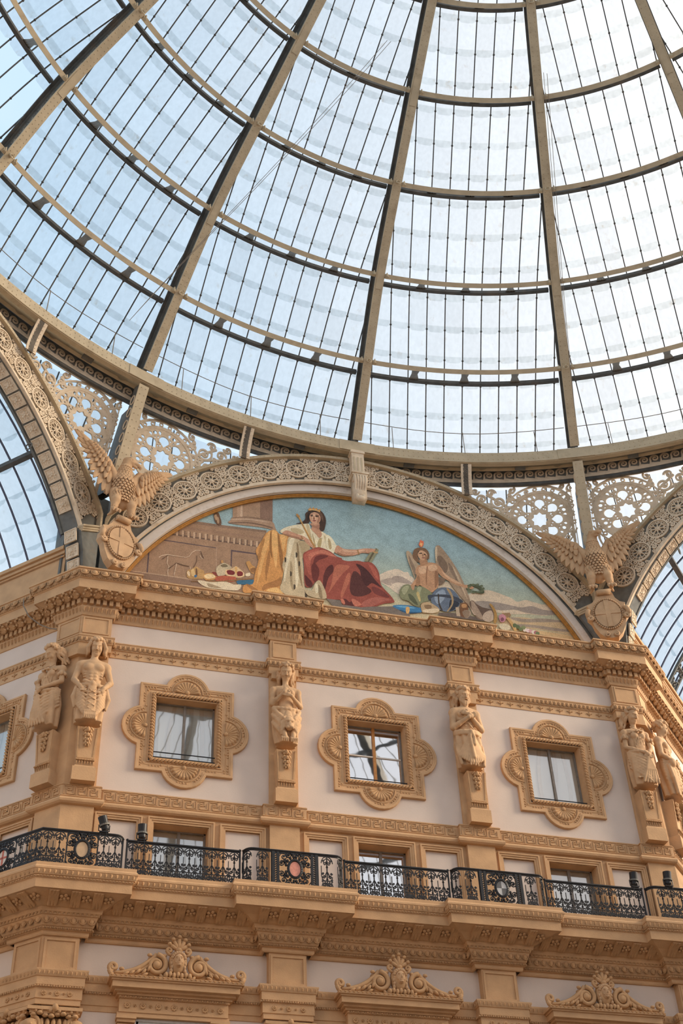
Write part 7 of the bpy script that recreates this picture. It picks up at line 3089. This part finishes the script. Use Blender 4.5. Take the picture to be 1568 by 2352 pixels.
# ================================================================== painted half-round field (flat mosaic)
# every line: part, colour, smooth, then x,z in centimetres (z above 23 m)
MOSAIC = """
0 d9c2a4 1 67,296 87,315 106,326 131,334 149,326 165,321 159,231 130,237 112,245 98,257 84,266 72,275
0 b09a86 1 72,279 98,294 122,302 151,311 164,306 163,284 133,275 108,266 84,270
0 d9c2a4 1 111,324 131,332 154,320 174,311 186,292 174,274 148,278 127,266 106,254
0 ab9684 1 109,299 133,308 156,299 172,286 151,282 125,282 107,274
0 cdb491 1 250,287 272,308 300,313 324,284 342,255 345,223 304,216 274,259
0 d6bc98 1 330,253 356,280 386,293 415,304 443,300 466,293 489,286 507,275 537,287 565,282 593,279 627,282 639,261 597,237 539,233 481,223 433,221 378,222 336,221
0 a18e7c 1 337,232 377,255 420,260 452,260 485,257 518,255 553,266 590,258 624,259 626,245 577,237 530,237 493,242 449,232 407,233 363,220
0 c9a876 1 430,193 503,216 574,217 652,224 668,205 682,174 616,180 545,179 483,175 442,179
0 a08a72 1 479,212 526,212 575,223 633,226 642,220 583,210 525,200 487,201
0 a08a72 1 490,187 552,194 618,194 666,194 670,188 612,182 550,183 493,179
0 d2ab6e 1 492,171 568,175 644,174 685,164 679,156 613,158 547,163 496,160
1 a07a58 0 -685,172 -673,196 -624,275 -562,347 -528,379 -505,401 -440,399 -356,405 -238,399 -239,176 -318,162 -490,161 -623,158 -671,171
1 8a6a50 0 -531,375 -502,402 -410,403 -274,408 -277,399 -410,393 -505,390
1 9a7456 0 -556,347 -531,374 -409,377 -283,379 -286,372 -409,369 -527,366
1 6f5340 0 -564,341 -408,343 -289,343 -289,339 -408,337 -567,335
1 5f4a4a 0 -587,314 -423,313 -422,310 -587,310
1 5f4a4a 0 -620,276 -616,276 -616,185 -620,184
1 b18c6c 0 -425,313 -423,313 -421,231 -424,231
1 5f4a4a 0 -381,313 -307,314 -307,309 -377,307 -378,246 -381,246
1 8e6c52 0 -672,184 -621,182 -491,180 -474,182 -461,159 -620,161 -677,174
1 b89674 0 -669,184 -491,185 -491,182 -670,181
1 c09c78 0 -545,358 -538,359 -538,336 -543,336
1 7a5a44 0 -537,358 -534,358 -534,337 -536,337
1 c09c78 0 -528,359 -521,359 -521,336 -526,336
1 7a5a44 0 -520,358 -517,358 -517,337 -519,337
1 c09c78 0 -511,359 -505,359 -504,336 -510,336
1 7a5a44 0 -503,358 -501,358 -500,337 -503,337
1 c09c78 0 -494,359 -488,359 -488,336 -493,336
1 7a5a44 0 -486,358 -484,359 -484,337 -486,337
1 c09c78 0 -478,359 -471,359 -471,336 -476,336
1 7a5a44 0 -470,359 -467,359 -467,337 -469,337
1 c09c78 0 -461,359 -454,359 -454,337 -459,336
1 7a5a44 0 -453,359 -450,359 -450,337 -452,337
1 c09c78 0 -444,359 -437,359 -437,337 -443,336
1 7a5a44 0 -436,359 -433,359 -433,337 -436,337
1 c09c78 0 -427,359 -420,359 -420,337 -426,337
1 7a5a44 0 -419,359 -416,359 -416,338 -419,338
1 c09c78 0 -410,360 -403,360 -404,337 -409,337
1 7a5a44 0 -402,359 -399,359 -399,338 -402,338
1 c09c78 0 -393,360 -386,360 -387,337 -392,337
1 7a5a44 0 -385,359 -382,359 -382,338 -385,338
1 c09c78 0 -376,360 -369,360 -370,337 -375,337
1 7a5a44 0 -368,359 -365,360 -365,338 -368,338
1 c09c78 0 -359,360 -352,360 -353,337 -358,337
1 7a5a44 0 -351,360 -348,360 -348,338 -351,338
1 c09c78 0 -342,360 -335,360 -336,337 -341,337
1 7a5a44 0 -334,360 -331,360 -331,338 -334,338
1 c09c78 0 -325,360 -318,360 -319,337 -324,337
1 7a5a44 0 -317,360 -314,360 -314,338 -317,338
1 c09c78 0 -308,360 -301,360 -301,338 -307,337
1 7a5a44 0 -299,360 -297,360 -297,338 -300,338
2 a5805f 0 -379,490 -351,510 -305,534 -256,553 -257,451 -257,427 -378,427
2 c9a684 0 -355,503 -349,507 -348,436 -355,436
2 b48f6e 0 -366,497 -355,504 -355,436 -365,435
2 8a6750 0 -295,537 -256,553 -257,435 -295,435
2 a98463 1 -383,428 -377,439 -335,449 -289,450 -257,445 -249,425 -248,413 -289,417 -386,413
2 7d5e47 1 -385,417 -335,429 -289,429 -258,423 -258,418 -289,423 -335,424 -384,413
2 c2a080 1 -380,431 -335,442 -289,444 -265,441 -289,440 -335,438 -380,428
2 7d5e47 1 -379,438 -335,450 -289,452 -258,447 -289,448 -335,447 -379,436
3 6e4c33 1 -435,439 -429,448 -421,448 -417,435 -412,416 -413,401 -422,400 -431,412 -435,427
3 b08a62 1 -433,437 -427,440 -425,425 -428,417 -433,427
3 b08a62 1 -427,429 -421,430 -418,411 -423,406
1 cdae8c 0 -587,244 -580,252 -563,258 -540,258 -511,258 -502,263 -494,280 -483,290 -470,291 -470,293 -484,292 -495,282 -503,265 -511,260 -540,260 -563,261 -580,255 -589,246
1 cdae8c 0 -471,288 -463,271 -461,264 -466,265 -470,275 -472,273 -467,263 -460,262 -461,273 -469,290
1 cdae8c 0 -564,257 -565,227 -559,217 -562,198 -560,184 -558,185 -560,198 -557,217 -563,227 -562,257
1 cdae8c 0 -538,234 -543,187 -541,187 -536,234
1 cdae8c 0 -499,228 -495,203 -486,189 -485,191 -494,204 -497,228
1 6b4c34 0 -578,238 -568,251 -562,256 -563,258 -569,253 -580,240
1 6b4c34 0 -538,233 -522,228 -501,226 -501,229 -521,231 -537,235
1 6b4c34 0 -538,235 -550,220 -560,209 -558,207 -549,218 -537,233
1 6b4c34 0 -481,272 -481,250 -489,227 -487,226 -479,250 -479,272
1 6b4c34 0 -471,290 -461,263 -459,265 -469,292
4 b98a46 1 -507,201 -504,213 -492,220 -481,231 -469,224 -458,219 -456,203 -460,190 -500,184
4 d9b06a 1 -495,214 -487,221 -483,198 -491,195
4 6f4a2a 1 -482,220 -478,223 -476,199 -480,199
4 3f6f96 1 -485,198 -480,201 -477,196 -480,191 -484,191
4 e0c193 1 -506,203 -502,211 -497,203 -499,191
4 c98d3f 1 -459,202 -449,212 -432,215 -420,208 -425,194 -451,186
4 e8c68a 1 -457,201 -443,211 -426,208 -428,199 -448,192
4 8d3b2c 1 -435,218 -423,220 -418,206 -426,208
4 c2ac84 1 -422,238 -412,251 -401,259 -386,254 -378,245 -391,233 -394,218 -414,207 -422,220
4 7c6a48 1 -411,248 -398,255 -389,248 -403,242
4 c98d3f 0 -410,267 -403,268 -403,258 -409,257
4 d8b27a 1 -397,225 -393,236 -380,241 -365,253 -353,244 -343,234 -341,220 -359,211 -391,213
4 7d1f1f 1 -392,231 -381,236 -369,231 -372,220 -388,219
4 7d1f1f 1 -362,232 -352,237 -345,232 -347,221 -360,218
4 d9a24c 0 -369,250 -362,251 -362,227 -367,226
4 b9552f 1 -425,199 -408,210 -382,213 -365,212 -370,196 -416,185
4 8d6232 0 -493,176 -405,192 -315,219 -315,214 -405,187 -493,173
4 d9c49c 1 -475,181 -434,182 -393,191 -370,184 -350,189 -358,166 -404,161 -450,161
4 a88e68 1 -448,175 -433,174 -404,165 -439,163
4 2f6a86 1 -362,200 -338,207 -312,212 -315,195 -347,189 -359,189
4 c58a3a 1 -336,273 -326,279 -318,265 -309,259 -312,236 -321,238 -330,255
4 8f5f2c 1 -323,251 -306,258 -306,241 -320,239
4 d9c49c 1 -337,230 -325,236 -324,225 -336,221
5 d08b34 1 -261,411 -246,412 -236,401 -219,402 -201,402 -209,378 -217,324 -224,271 -228,234 -236,196 -222,172 -256,172 -293,172 -341,160 -341,188 -316,196 -310,233 -299,290 -308,321 -291,362 -276,397
5 e2a650 1 -258,410 -248,410 -242,398 -241,349 -247,266 -255,316 -260,368
5 e0a24c 1 -273,394 -264,403 -267,363 -279,312 -293,236 -304,198 -299,257 -290,310 -302,315
5 95601f 1 -264,401 -260,402 -260,345 -258,301 -266,329 -266,363
5 9b6524 1 -242,398 -237,395 -232,351 -226,322 -227,256 -232,269 -238,327
5 a96d28 1 -269,329 -264,300 -273,240 -277,214 -279,261
5 b0752c 1 -291,362 -280,372 -288,333 -296,294 -302,300
5 a96d28 1 -284,198 -247,223 -230,237 -236,204 -267,191 -287,177
5 e8b25c 1 -276,179 -256,193 -241,194 -227,177 -244,177
5 e2a650 1 -233,396 -213,398 -218,368 -224,333 -230,366
5 a96d28 1 -336,193 -319,189 -299,175 -316,173
6 c4ac80 1 -208,393 -187,399 -172,385 -167,318 -164,260 -163,174 -187,176 -219,175 -236,193 -227,227 -224,256 -228,285 -217,324 -214,358
6 dccaa2 1 -205,386 -190,391 -196,361 -206,311 -215,265 -221,220 -224,242 -217,294 -211,347
6 94784e 1 -184,375 -178,365 -175,309 -171,244 -169,208 -177,243 -182,308
6 a38a60 1 -203,304 -197,276 -199,232 -195,193 -204,209 -206,259
6 dccaa2 1 -190,344 -184,300 -180,242 -187,205 -190,255
6 4a3c2a 1 -221,313 -216,310 -217,297 -221,295
6 4a3c2a 1 -205,263 -200,260 -201,247 -205,245
6 4a3c2a 1 -179,306 -174,303 -175,290 -179,288
6 4a3c2a 1 -187,338 -182,335 -183,322 -187,319
6 4a3c2a 1 -161,190 -156,187 -157,174 -161,172
6 4a3c2a 1 -195,216 -190,213 -191,200 -195,198
6 b59a6c 1 -178,384 -154,385 -142,364 -161,334 -167,318 -171,355
7 e0cfa6 1 -234,411 -225,424 -204,438 -177,450 -152,458 -143,456 -138,438 -117,434 -104,436 -84,421 -76,403 -78,350 -101,345 -118,365 -154,388 -178,391 -201,404 -225,403
7 c2aa78 1 -201,429 -177,434 -159,422 -177,411 -195,415
7 c2aa78 1 -152,454 -145,454 -138,414 -136,388 -147,405 -151,431
7 b2985f 1 -135,423 -129,401 -124,371 -131,385
7 b2985f 1 -114,404 -105,409 -109,378 -115,365 -120,380
7 c2aa78 1 -99,422 -87,409 -82,379 -91,370 -95,396
7 ded0a8 1 -90,425 -75,418 -63,394 -59,385 -66,364 -74,355 -87,367 -94,392
7 b49a66 1 -85,413 -78,401 -76,375 -83,371 -86,393
7 c98e68 1 -228,406 -216,418 -201,417 -183,411 -165,407 -151,399 -139,391 -130,381 -126,367 -132,362 -142,370 -154,381 -163,392 -184,398 -204,401 -222,402
7 a5704e 1 -225,403 -204,403 -184,400 -166,394 -169,390 -190,393 -213,397
7 d8a57e 1 -148,393 -136,388 -128,374 -136,373
7 a5763a 0 -171,404 -168,408 -163,394 -167,390
7 c98e68 1 -58,390 -46,384 -32,380 2,385 27,394 55,398 62,394 59,387 42,377 20,375 -5,361 -33,353 -54,356 -68,363
7 d8a57e 1 -44,379 -26,378 2,381 24,389 49,394 30,385 -4,373 -35,369
7 a06c4a 1 -59,363 -32,357 -5,364 -33,352 -54,354
7 a5763a 0 3,384 7,386 11,367 7,365
7 c48a64 1 -140,461 -134,450 -138,438 -123,421 -113,408 -105,421 -107,436 -113,446 -110,467
7 a87150 1 -137,457 -122,456 -111,462 -113,442 -122,445 -133,448
7 4a3223 1 -147,508 -136,519 -120,524 -105,519 -95,505 -90,482 -95,450 -101,437 -110,439 -111,462 -112,502 -133,509 -139,492 -142,468 -152,458 -186,451 -167,461 -155,477 -155,497
7 cb936c 1 -142,490 -136,503 -124,510 -112,504 -107,491 -109,476 -116,465 -125,460 -134,464 -140,474
7 d9a880 1 -133,497 -125,503 -121,488 -123,472 -131,472 -134,481
7 a87150 1 -115,497 -109,490 -111,476 -117,466 -118,475 -114,485
7 3b261a 1 -138,493 -131,496 -131,492 -137,490
7 3b261a 1 -123,495 -113,495 -114,492 -122,491
7 5a3a26 1 -139,496 -131,500 -131,498 -138,494
7 5a3a26 1 -123,499 -112,499 -112,497 -122,496
7 9a6040 1 -129,492 -127,493 -125,481 -129,478 -131,480
7 8d3f32 1 -133,474 -127,477 -121,476 -127,471
7 6e4c34 1 -136,517 -120,522 -105,513 -99,496 -99,473 -103,484 -109,502 -122,515
7 2f2017 1 -145,503 -141,500 -144,475 -149,469 -149,486
7 cf8e30 0 -146,520 -142,519 -139,528 -135,520 -128,530 -124,522 -118,529 -115,521 -106,526 -108,512 -120,517 -133,516 -144,512
7 eec06a 0 -143,516 -133,519 -120,520 -109,517 -109,514 -121,517 -133,516 -143,514
7 b98030 0 -184,489 -180,493 -176,488 -172,485 -173,479 -139,399 -124,364 -121,353 -125,350 -129,363 -145,398 -176,475 -182,481
7 e0b060 0 -174,478 -173,479 -137,397 -139,396
8 9c4430 1 -165,333 -154,348 -138,360 -118,371 -97,368 -77,359 -62,346 -46,342 -44,336 -26,334 3,341 23,340 44,343 59,329 68,305 71,265 83,245 97,228 106,214 108,202 79,193 53,178 27,161 -6,161 -48,166 -58,183 -98,181 -116,241 -131,235 -142,217 -162,217 -163,288
8 b4543c 1 -163,330 -149,347 -128,362 -113,365 -128,349 -139,325 -143,292 -141,261 -151,266 -158,302
8 6f2a22 1 -140,293 -130,307 -117,284 -121,252 -131,235 -139,249
8 5c241f 1 -161,257 -151,247 -139,230 -142,214 -157,218 -161,236
8 c46a4c 1 -149,336 -128,352 -102,364 -79,355 -62,342 -82,345 -108,348 -131,336 -145,314
8 6f2a22 1 -129,330 -108,343 -88,342 -98,332 -119,319 -135,294
8 5c241f 1 -94,295 -76,311 -74,286 -90,258 -102,212 -107,221 -105,261
8 b86040 1 -68,306 -42,317 -22,314 -44,285 -65,250 -84,215 -92,202 -81,241
8 b86040 1 -34,277 -23,289 -24,263 -41,217 -52,190 -54,208
8 4f2320 1 -3,327 15,324 35,306 54,277 73,252 63,254 43,263 26,247 12,270 9,304
8 5a2a24 1 -12,297 8,288 19,255 41,231 9,207 -21,208 -25,244
8 b4543c 1 36,335 54,325 63,301 64,279 52,293 43,317
8 7a332b 1 44,250 70,242 96,219 73,218 48,226
8 ae5a46 1 18,193 55,212 101,210 69,196 32,171 7,173
8 5c241f 1 -53,184 -40,189 -28,179 -15,194 -5,177 -28,164 -48,169
8 c46a4c 1 -55,187 -46,185 -43,170 -53,172
8 c46a4c 1 -22,192 -10,191 7,176 -11,167 -20,177
8 bda57a 1 -131,232 -116,244 -102,212 -98,182 -118,176 -153,182 -162,202 -142,202
8 927a54 1 -122,227 -114,216 -110,180 -120,184
8 d8c8a0 1 -132,225 -124,230 -122,202 -130,195
1 77695c 0 -98,180 -57,181 -52,166 6,166 42,175 93,184 145,196 155,180 153,155 6,151 -82,158
9 8a8560 0 24,343 45,383 64,402 73,397 46,341 37,343
9 5f5238 0 48,375 65,401 67,400 39,343 35,344
9 b98a46 0 54,388 70,387 68,381 53,382
9 c98e68 1 30,392 55,397 63,394 48,382 32,378
10 2d78a4 1 102,187 122,195 152,198 178,196 198,192 190,179 166,171 143,169 120,177
10 5aa2c4 1 111,189 142,194 174,192 161,188 131,186
10 1f5478 1 120,177 150,174 187,179 166,171 140,168
10 d9a24c 1 143,188 151,193 155,187 151,169 143,168
11 a58766 1 257,440 265,451 275,448 293,421 308,394 325,355 340,303 351,248 351,212 343,230 322,259 298,296 281,330 262,348 254,371 254,410
11 c9ae88 1 257,438 263,445 262,424 256,384 254,405
11 7d634a 1 260,402 275,409 292,374 282,343 267,361
11 7d634a 1 253,321 274,325 278,313 260,293 253,304
11 8a7056 1 294,387 306,372 328,318 339,262 331,277 314,320 297,354
11 c2a47e 1 306,377 318,354 333,302 342,255 336,266 321,317
11 b39672 1 160,402 168,410 180,396 192,368 201,353 185,325 180,304 172,335 163,371
11 8a7056 1 167,393 175,374 185,342 181,312 174,340 168,368
11 c08a5c 1 194,356 212,366 227,375 251,377 267,365 282,339 308,323 334,309 351,310 368,304 362,296 343,296 313,303 286,315 264,331 258,339 255,305 253,288 241,270 227,259 208,272 193,282 178,277 172,245 160,247 160,268 172,286 186,313 184,333
11 d6a678 1 197,350 219,361 224,345 213,330 197,327
11 d6a678 1 229,363 251,371 256,355 238,343 228,346
11 9c6a42 1 222,357 225,356 220,319 215,281 215,314
11 9c6a42 1 248,345 258,339 253,300 242,278 243,307
11 d6a678 1 269,349 295,329 331,310 313,309 287,323
11 a5744a 1 191,318 196,311 194,282 181,277 185,301
11 b07c50 1 202,383 224,387 226,370 212,359 202,362
11 7a5636 1 181,400 188,420 204,430 225,430 235,412 232,390 225,390 223,408 210,418 199,412 197,390 201,372 191,372 181,383
11 c8966a 1 198,405 208,420 222,416 228,405 225,389 217,382 207,382 199,391
11 9c6a42 1 219,409 227,402 225,389 218,383 221,397
11 3b261a 1 202,407 211,411 211,407 202,405
11 3b261a 1 217,408 223,407 222,404 217,404
11 8d4a36 1 210,392 219,394 218,390 211,389
11 9a6a48 1 212,406 214,406 216,398 211,396
11 e2642c 1 204,443 208,454 212,464 216,458 220,461 220,448 215,436 208,434
11 f5b25c 1 208,444 211,452 214,448 216,452 215,442 211,436
11 7f8058 1 127,243 140,270 161,278 170,257 181,271 195,278 214,271 230,255 221,230 193,213 185,198 168,201 153,214 133,219
11 a09f74 1 134,251 147,269 159,271 152,250 141,236
11 565a3c 1 155,242 171,233 182,203 169,209 157,223
11 a09f74 1 184,268 198,272 192,249 185,235
11 c0a860 1 180,247 188,254 192,225 187,219
12 5f6c7c 1 224,230 232,256 249,277 270,286 292,285 309,269 317,250 313,225 296,204 271,194 248,198 231,211
12 8896a4 1 236,244 251,267 269,277 274,259 262,233 243,218
12 3f444e 1 215,239 219,248 240,253 274,259 304,256 324,247 326,239 316,236 293,246 260,248 232,243 219,227
12 2f343e 1 286,241 306,240 314,230 296,207 279,200
12 a98a5c 1 278,282 287,282 296,259 295,230 279,200 271,196 288,225 290,254
12 40342a 1 248,255 252,255 251,223 258,198 253,198 247,218
11 4e5638 1 347,305 359,315 376,316 393,309 401,290 390,283 373,284 352,289 366,290 387,291 382,303 365,307
11 656c48 1 392,304 401,309 403,303 395,300
11 656c48 1 387,293 396,299 398,293 390,289
11 656c48 1 374,286 383,291 385,285 377,282
11 656c48 1 359,283 368,288 370,282 362,279
11 656c48 1 347,286 356,291 358,285 350,282
11 656c48 1 343,294 352,300 354,293 346,290
11 656c48 1 348,304 357,310 359,303 351,300
11 656c48 1 360,313 369,318 371,312 363,309
11 656c48 1 375,316 384,321 386,315 378,312
11 656c48 1 388,313 397,318 399,312 391,309
13 b9986a 1 192,209 213,220 230,215 248,200 240,185 213,181 193,179
13 8a6a44 1 202,207 223,210 221,196 205,195
13 d6bc92 1 197,188 235,200 248,196 227,181 200,180
13 6c5a4c 0 244,186 288,193 335,193 389,186 388,178 313,176 243,176
13 7d4f28 1 317,230 340,236 336,189 314,186
13 c58a4a 1 322,231 336,233 335,221 321,218
13 b99e7c 0 300,215 311,219 312,183 300,183
13 a58a70 1 321,201 334,211 349,207 342,190 330,180
13 8a6c52 1 351,246 362,250 373,232 390,224 405,223 401,188 368,183 357,209
13 c2a486 1 353,232 360,235 363,202 356,197 349,216
13 6b5240 1 348,245 366,242 388,230 425,225 416,196 374,195 353,213
13 a98c70 1 352,246 362,244 380,206 383,185 365,193 353,213
13 c2a688 1 390,208 415,223 418,191 400,177 383,185
13 8f7458 1 320,202 339,210 342,195 329,179
13 b5832e 1 411,247 420,246 429,226 431,199 423,176 417,180 422,208 418,229
13 c99a4e 1 449,232 454,219 469,205 484,180 488,159 479,160 471,183 455,208
13 9c7448 0 447,218 474,225 477,214 464,204 453,208
14 c9808a 1 436,205 449,215 460,206 453,189 440,184
14 8d4a5c 1 441,197 450,203 451,192 442,187
14 d8c49a 1 432,172 452,180 469,172 463,158 439,157
14 6f7a48 1 495,170 502,175 508,171 505,162 497,161
14 e0d0b8 1 509,170 516,175 522,171 519,162 510,160
14 e4c4bc 1 518,168 525,173 531,170 528,160 520,159
14 d09a94 1 527,167 535,172 541,168 537,159 529,158
14 e0d0b8 1 536,165 544,170 550,166 547,157 538,155
14 b0656a 1 543,164 551,169 557,166 553,156 545,155
14 59663c 1 487,177 494,182 500,178 497,169 488,167
14 59663c 1 478,181 485,186 491,182 488,173 479,171
14 7d8450 1 505,177 513,182 519,178 515,169 507,168
14 6f7a48 1 548,162 555,167 561,164 558,154 549,153
"""
MNAMES = ['painted_clouds', 'painted_parapet', 'painted_column', 'painted_owl', 'painted_crowns', 'painted_ochre_cloth', 'painted_fur', 'painted_woman', 'painted_red_robe', 'painted_book', 'painted_cushion', 'painted_youth', 'painted_globe', 'painted_objects', 'painted_flowers']


def lin(h):
    c = [int(h[i:i + 2], 16) / 255 for i in (0, 2, 4)]
    c = [((k + .055) / 1.055) ** 2.4 if k > .04 else k / 12.92 for k in c]
    g = .3 * c[0] + .55 * c[1] + .15 * c[2]
    return [k * .82 + g * q * .18 + .012 for k, q in zip(c, (1.06, 1.0, .92))]


MOS = D.materials.new('mosaic_tesserae')
MOS.use_nodes = True
t = MOS.node_tree
b = t.nodes['Principled BSDF']
b.inputs['Roughness'].default_value = 0.75
b.inputs['Specular IOR Level'].default_value = 0.2
at = t.nodes.new('ShaderNodeAttribute')
at.attribute_name = 'col'
ge = t.nodes.new('ShaderNodeNewGeometry')
vo = t.nodes.new('ShaderNodeTexVoronoi')
vo.inputs['Scale'].default_value = 60
t.links.new(ge.outputs['Position'], vo.inputs['Vector'])
bw = t.nodes.new('ShaderNodeRGBToBW')
t.links.new(vo.outputs['Color'], bw.inputs['Color'])
n1 = t.nodes.new('ShaderNodeTexNoise')
n1.inputs['Scale'].default_value = 3.5
n1.inputs['Detail'].default_value = 6
t.links.new(ge.outputs['Position'], n1.inputs['Vector'])
ad = t.nodes.new('ShaderNodeMath')
ad.operation = 'ADD'
t.links.new(bw.outputs['Val'], ad.inputs[0])
t.links.new(n1.outputs['Fac'], ad.inputs[1])
mr = t.nodes.new('ShaderNodeMapRange')
mr.inputs['From Min'].default_value = 0.55
mr.inputs['From Max'].default_value = 1.45
mr.inputs['To Min'].default_value = 0.90
mr.inputs['To Max'].default_value = 1.52
t.links.new(ad.outputs[0], mr.inputs['Value'])
vm = t.nodes.new('ShaderNodeVectorMath')
vm.operation = 'SCALE'
t.links.new(at.outputs['Color'], vm.inputs[0])
t.links.new(mr.outputs['Result'], vm.inputs['Scale'])
t.links.new(vm.outputs[0], b.inputs['Base Color'])


def catmull(p, n=3):
    p = np.asarray(p, float)
    a, b_, c, d = np.roll(p, 1, 0), p, np.roll(p, -1, 0), np.roll(p, -2, 0)
    o_ = []
    for k in range(n):
        x = k / n
        o_.append(.5 * (2 * b_ + (c - a) * x + (2 * a - 5 * b_ + 4 * c - d) * x * x + (3 * b_ - a - 3 * c + d) * x ** 3))
    return np.stack(o_, 1).reshape(-1, 2)


mo = thing('mosaic', 'half-round mosaic of crowned woman in red robe and winged youth under blue sky', 'mosaic', (0, 18.78, 23))
# sky ground: plain colours laid from greenish blue at the top to gold at the horizon
zs = np.linspace(.47, 5.88, 60)
SKY = [(.3, 'd2ab70'), (1.2, 'd0b078'), (1.9, 'c4b488'), (2.6, 'b0b494'), (3.4, '9fb0a2'), (4.3, '90adae'), (6.0, '86a8b0')]
skc = np.array([lin(c) for _, c in SKY])
skz = [z for z, _ in SKY]
G, CC = [], []
for z in zs:
    hw = math.sqrt(max(7.58 ** 2 - (z + 23 - 21.36) ** 2, .01))
    G.append([(x, .004, z) for x in np.linspace(-hw, hw, 24)])
    CC += [[np.interp(z, skz, skc[:, k]) for k in range(3)] + [1]] * 24
m = MB().grid(np.array(G)[:, ::1])
me = m.mesh('painted_sky', MOS)
me.color_attributes.new('col', 'FLOAT_COLOR', 'POINT').data.foreach_set('color', np.array(CC, np.float32).ravel())
inst('painted_sky', me, mo)
acc = {n: ([], [], [], 0) for n in MNAMES}
store = {n: {'V': [], 'C': [], 'F': [], 'n': 0} for n in MNAMES}
for i, ln in enumerate(MOSAIC.strip().split('\n')):
    w = ln.split()
    pts = np.array([[float(k) / 100 for k in q.split(',')] for q in w[3:]])
    if w[2] == '1':
        pts = catmull(pts)
    pts[:, 1] = np.maximum(pts[:, 1], .472)
    tri = tessellate_polygon([[Vector((p[0], p[1], 0)) for p in pts]])
    s = store[MNAMES[int(w[0])]]
    y = -.00018 * i
    s['V'] += [(p[0], y, p[1]) for p in pts]
    s['C'] += [lin(w[1]) + [1]] * len(pts)
    s['F'] += [(a + s['n'], b_ + s['n'], c + s['n']) for a, b_, c in tri]
    s['n'] += len(pts)
for n in MNAMES:
    s = store[n]
    m = MB().add(s['V'], np.array(s['F']))
    me = m.mesh(n, MOS)
    ca = me.color_attributes.new('col', 'FLOAT_COLOR', 'POINT')
    if len(ca.data) == len(s['C']):
        ca.data.foreach_set('color', np.array(s['C'], np.float32).ravel())
    inst(n, me, mo)
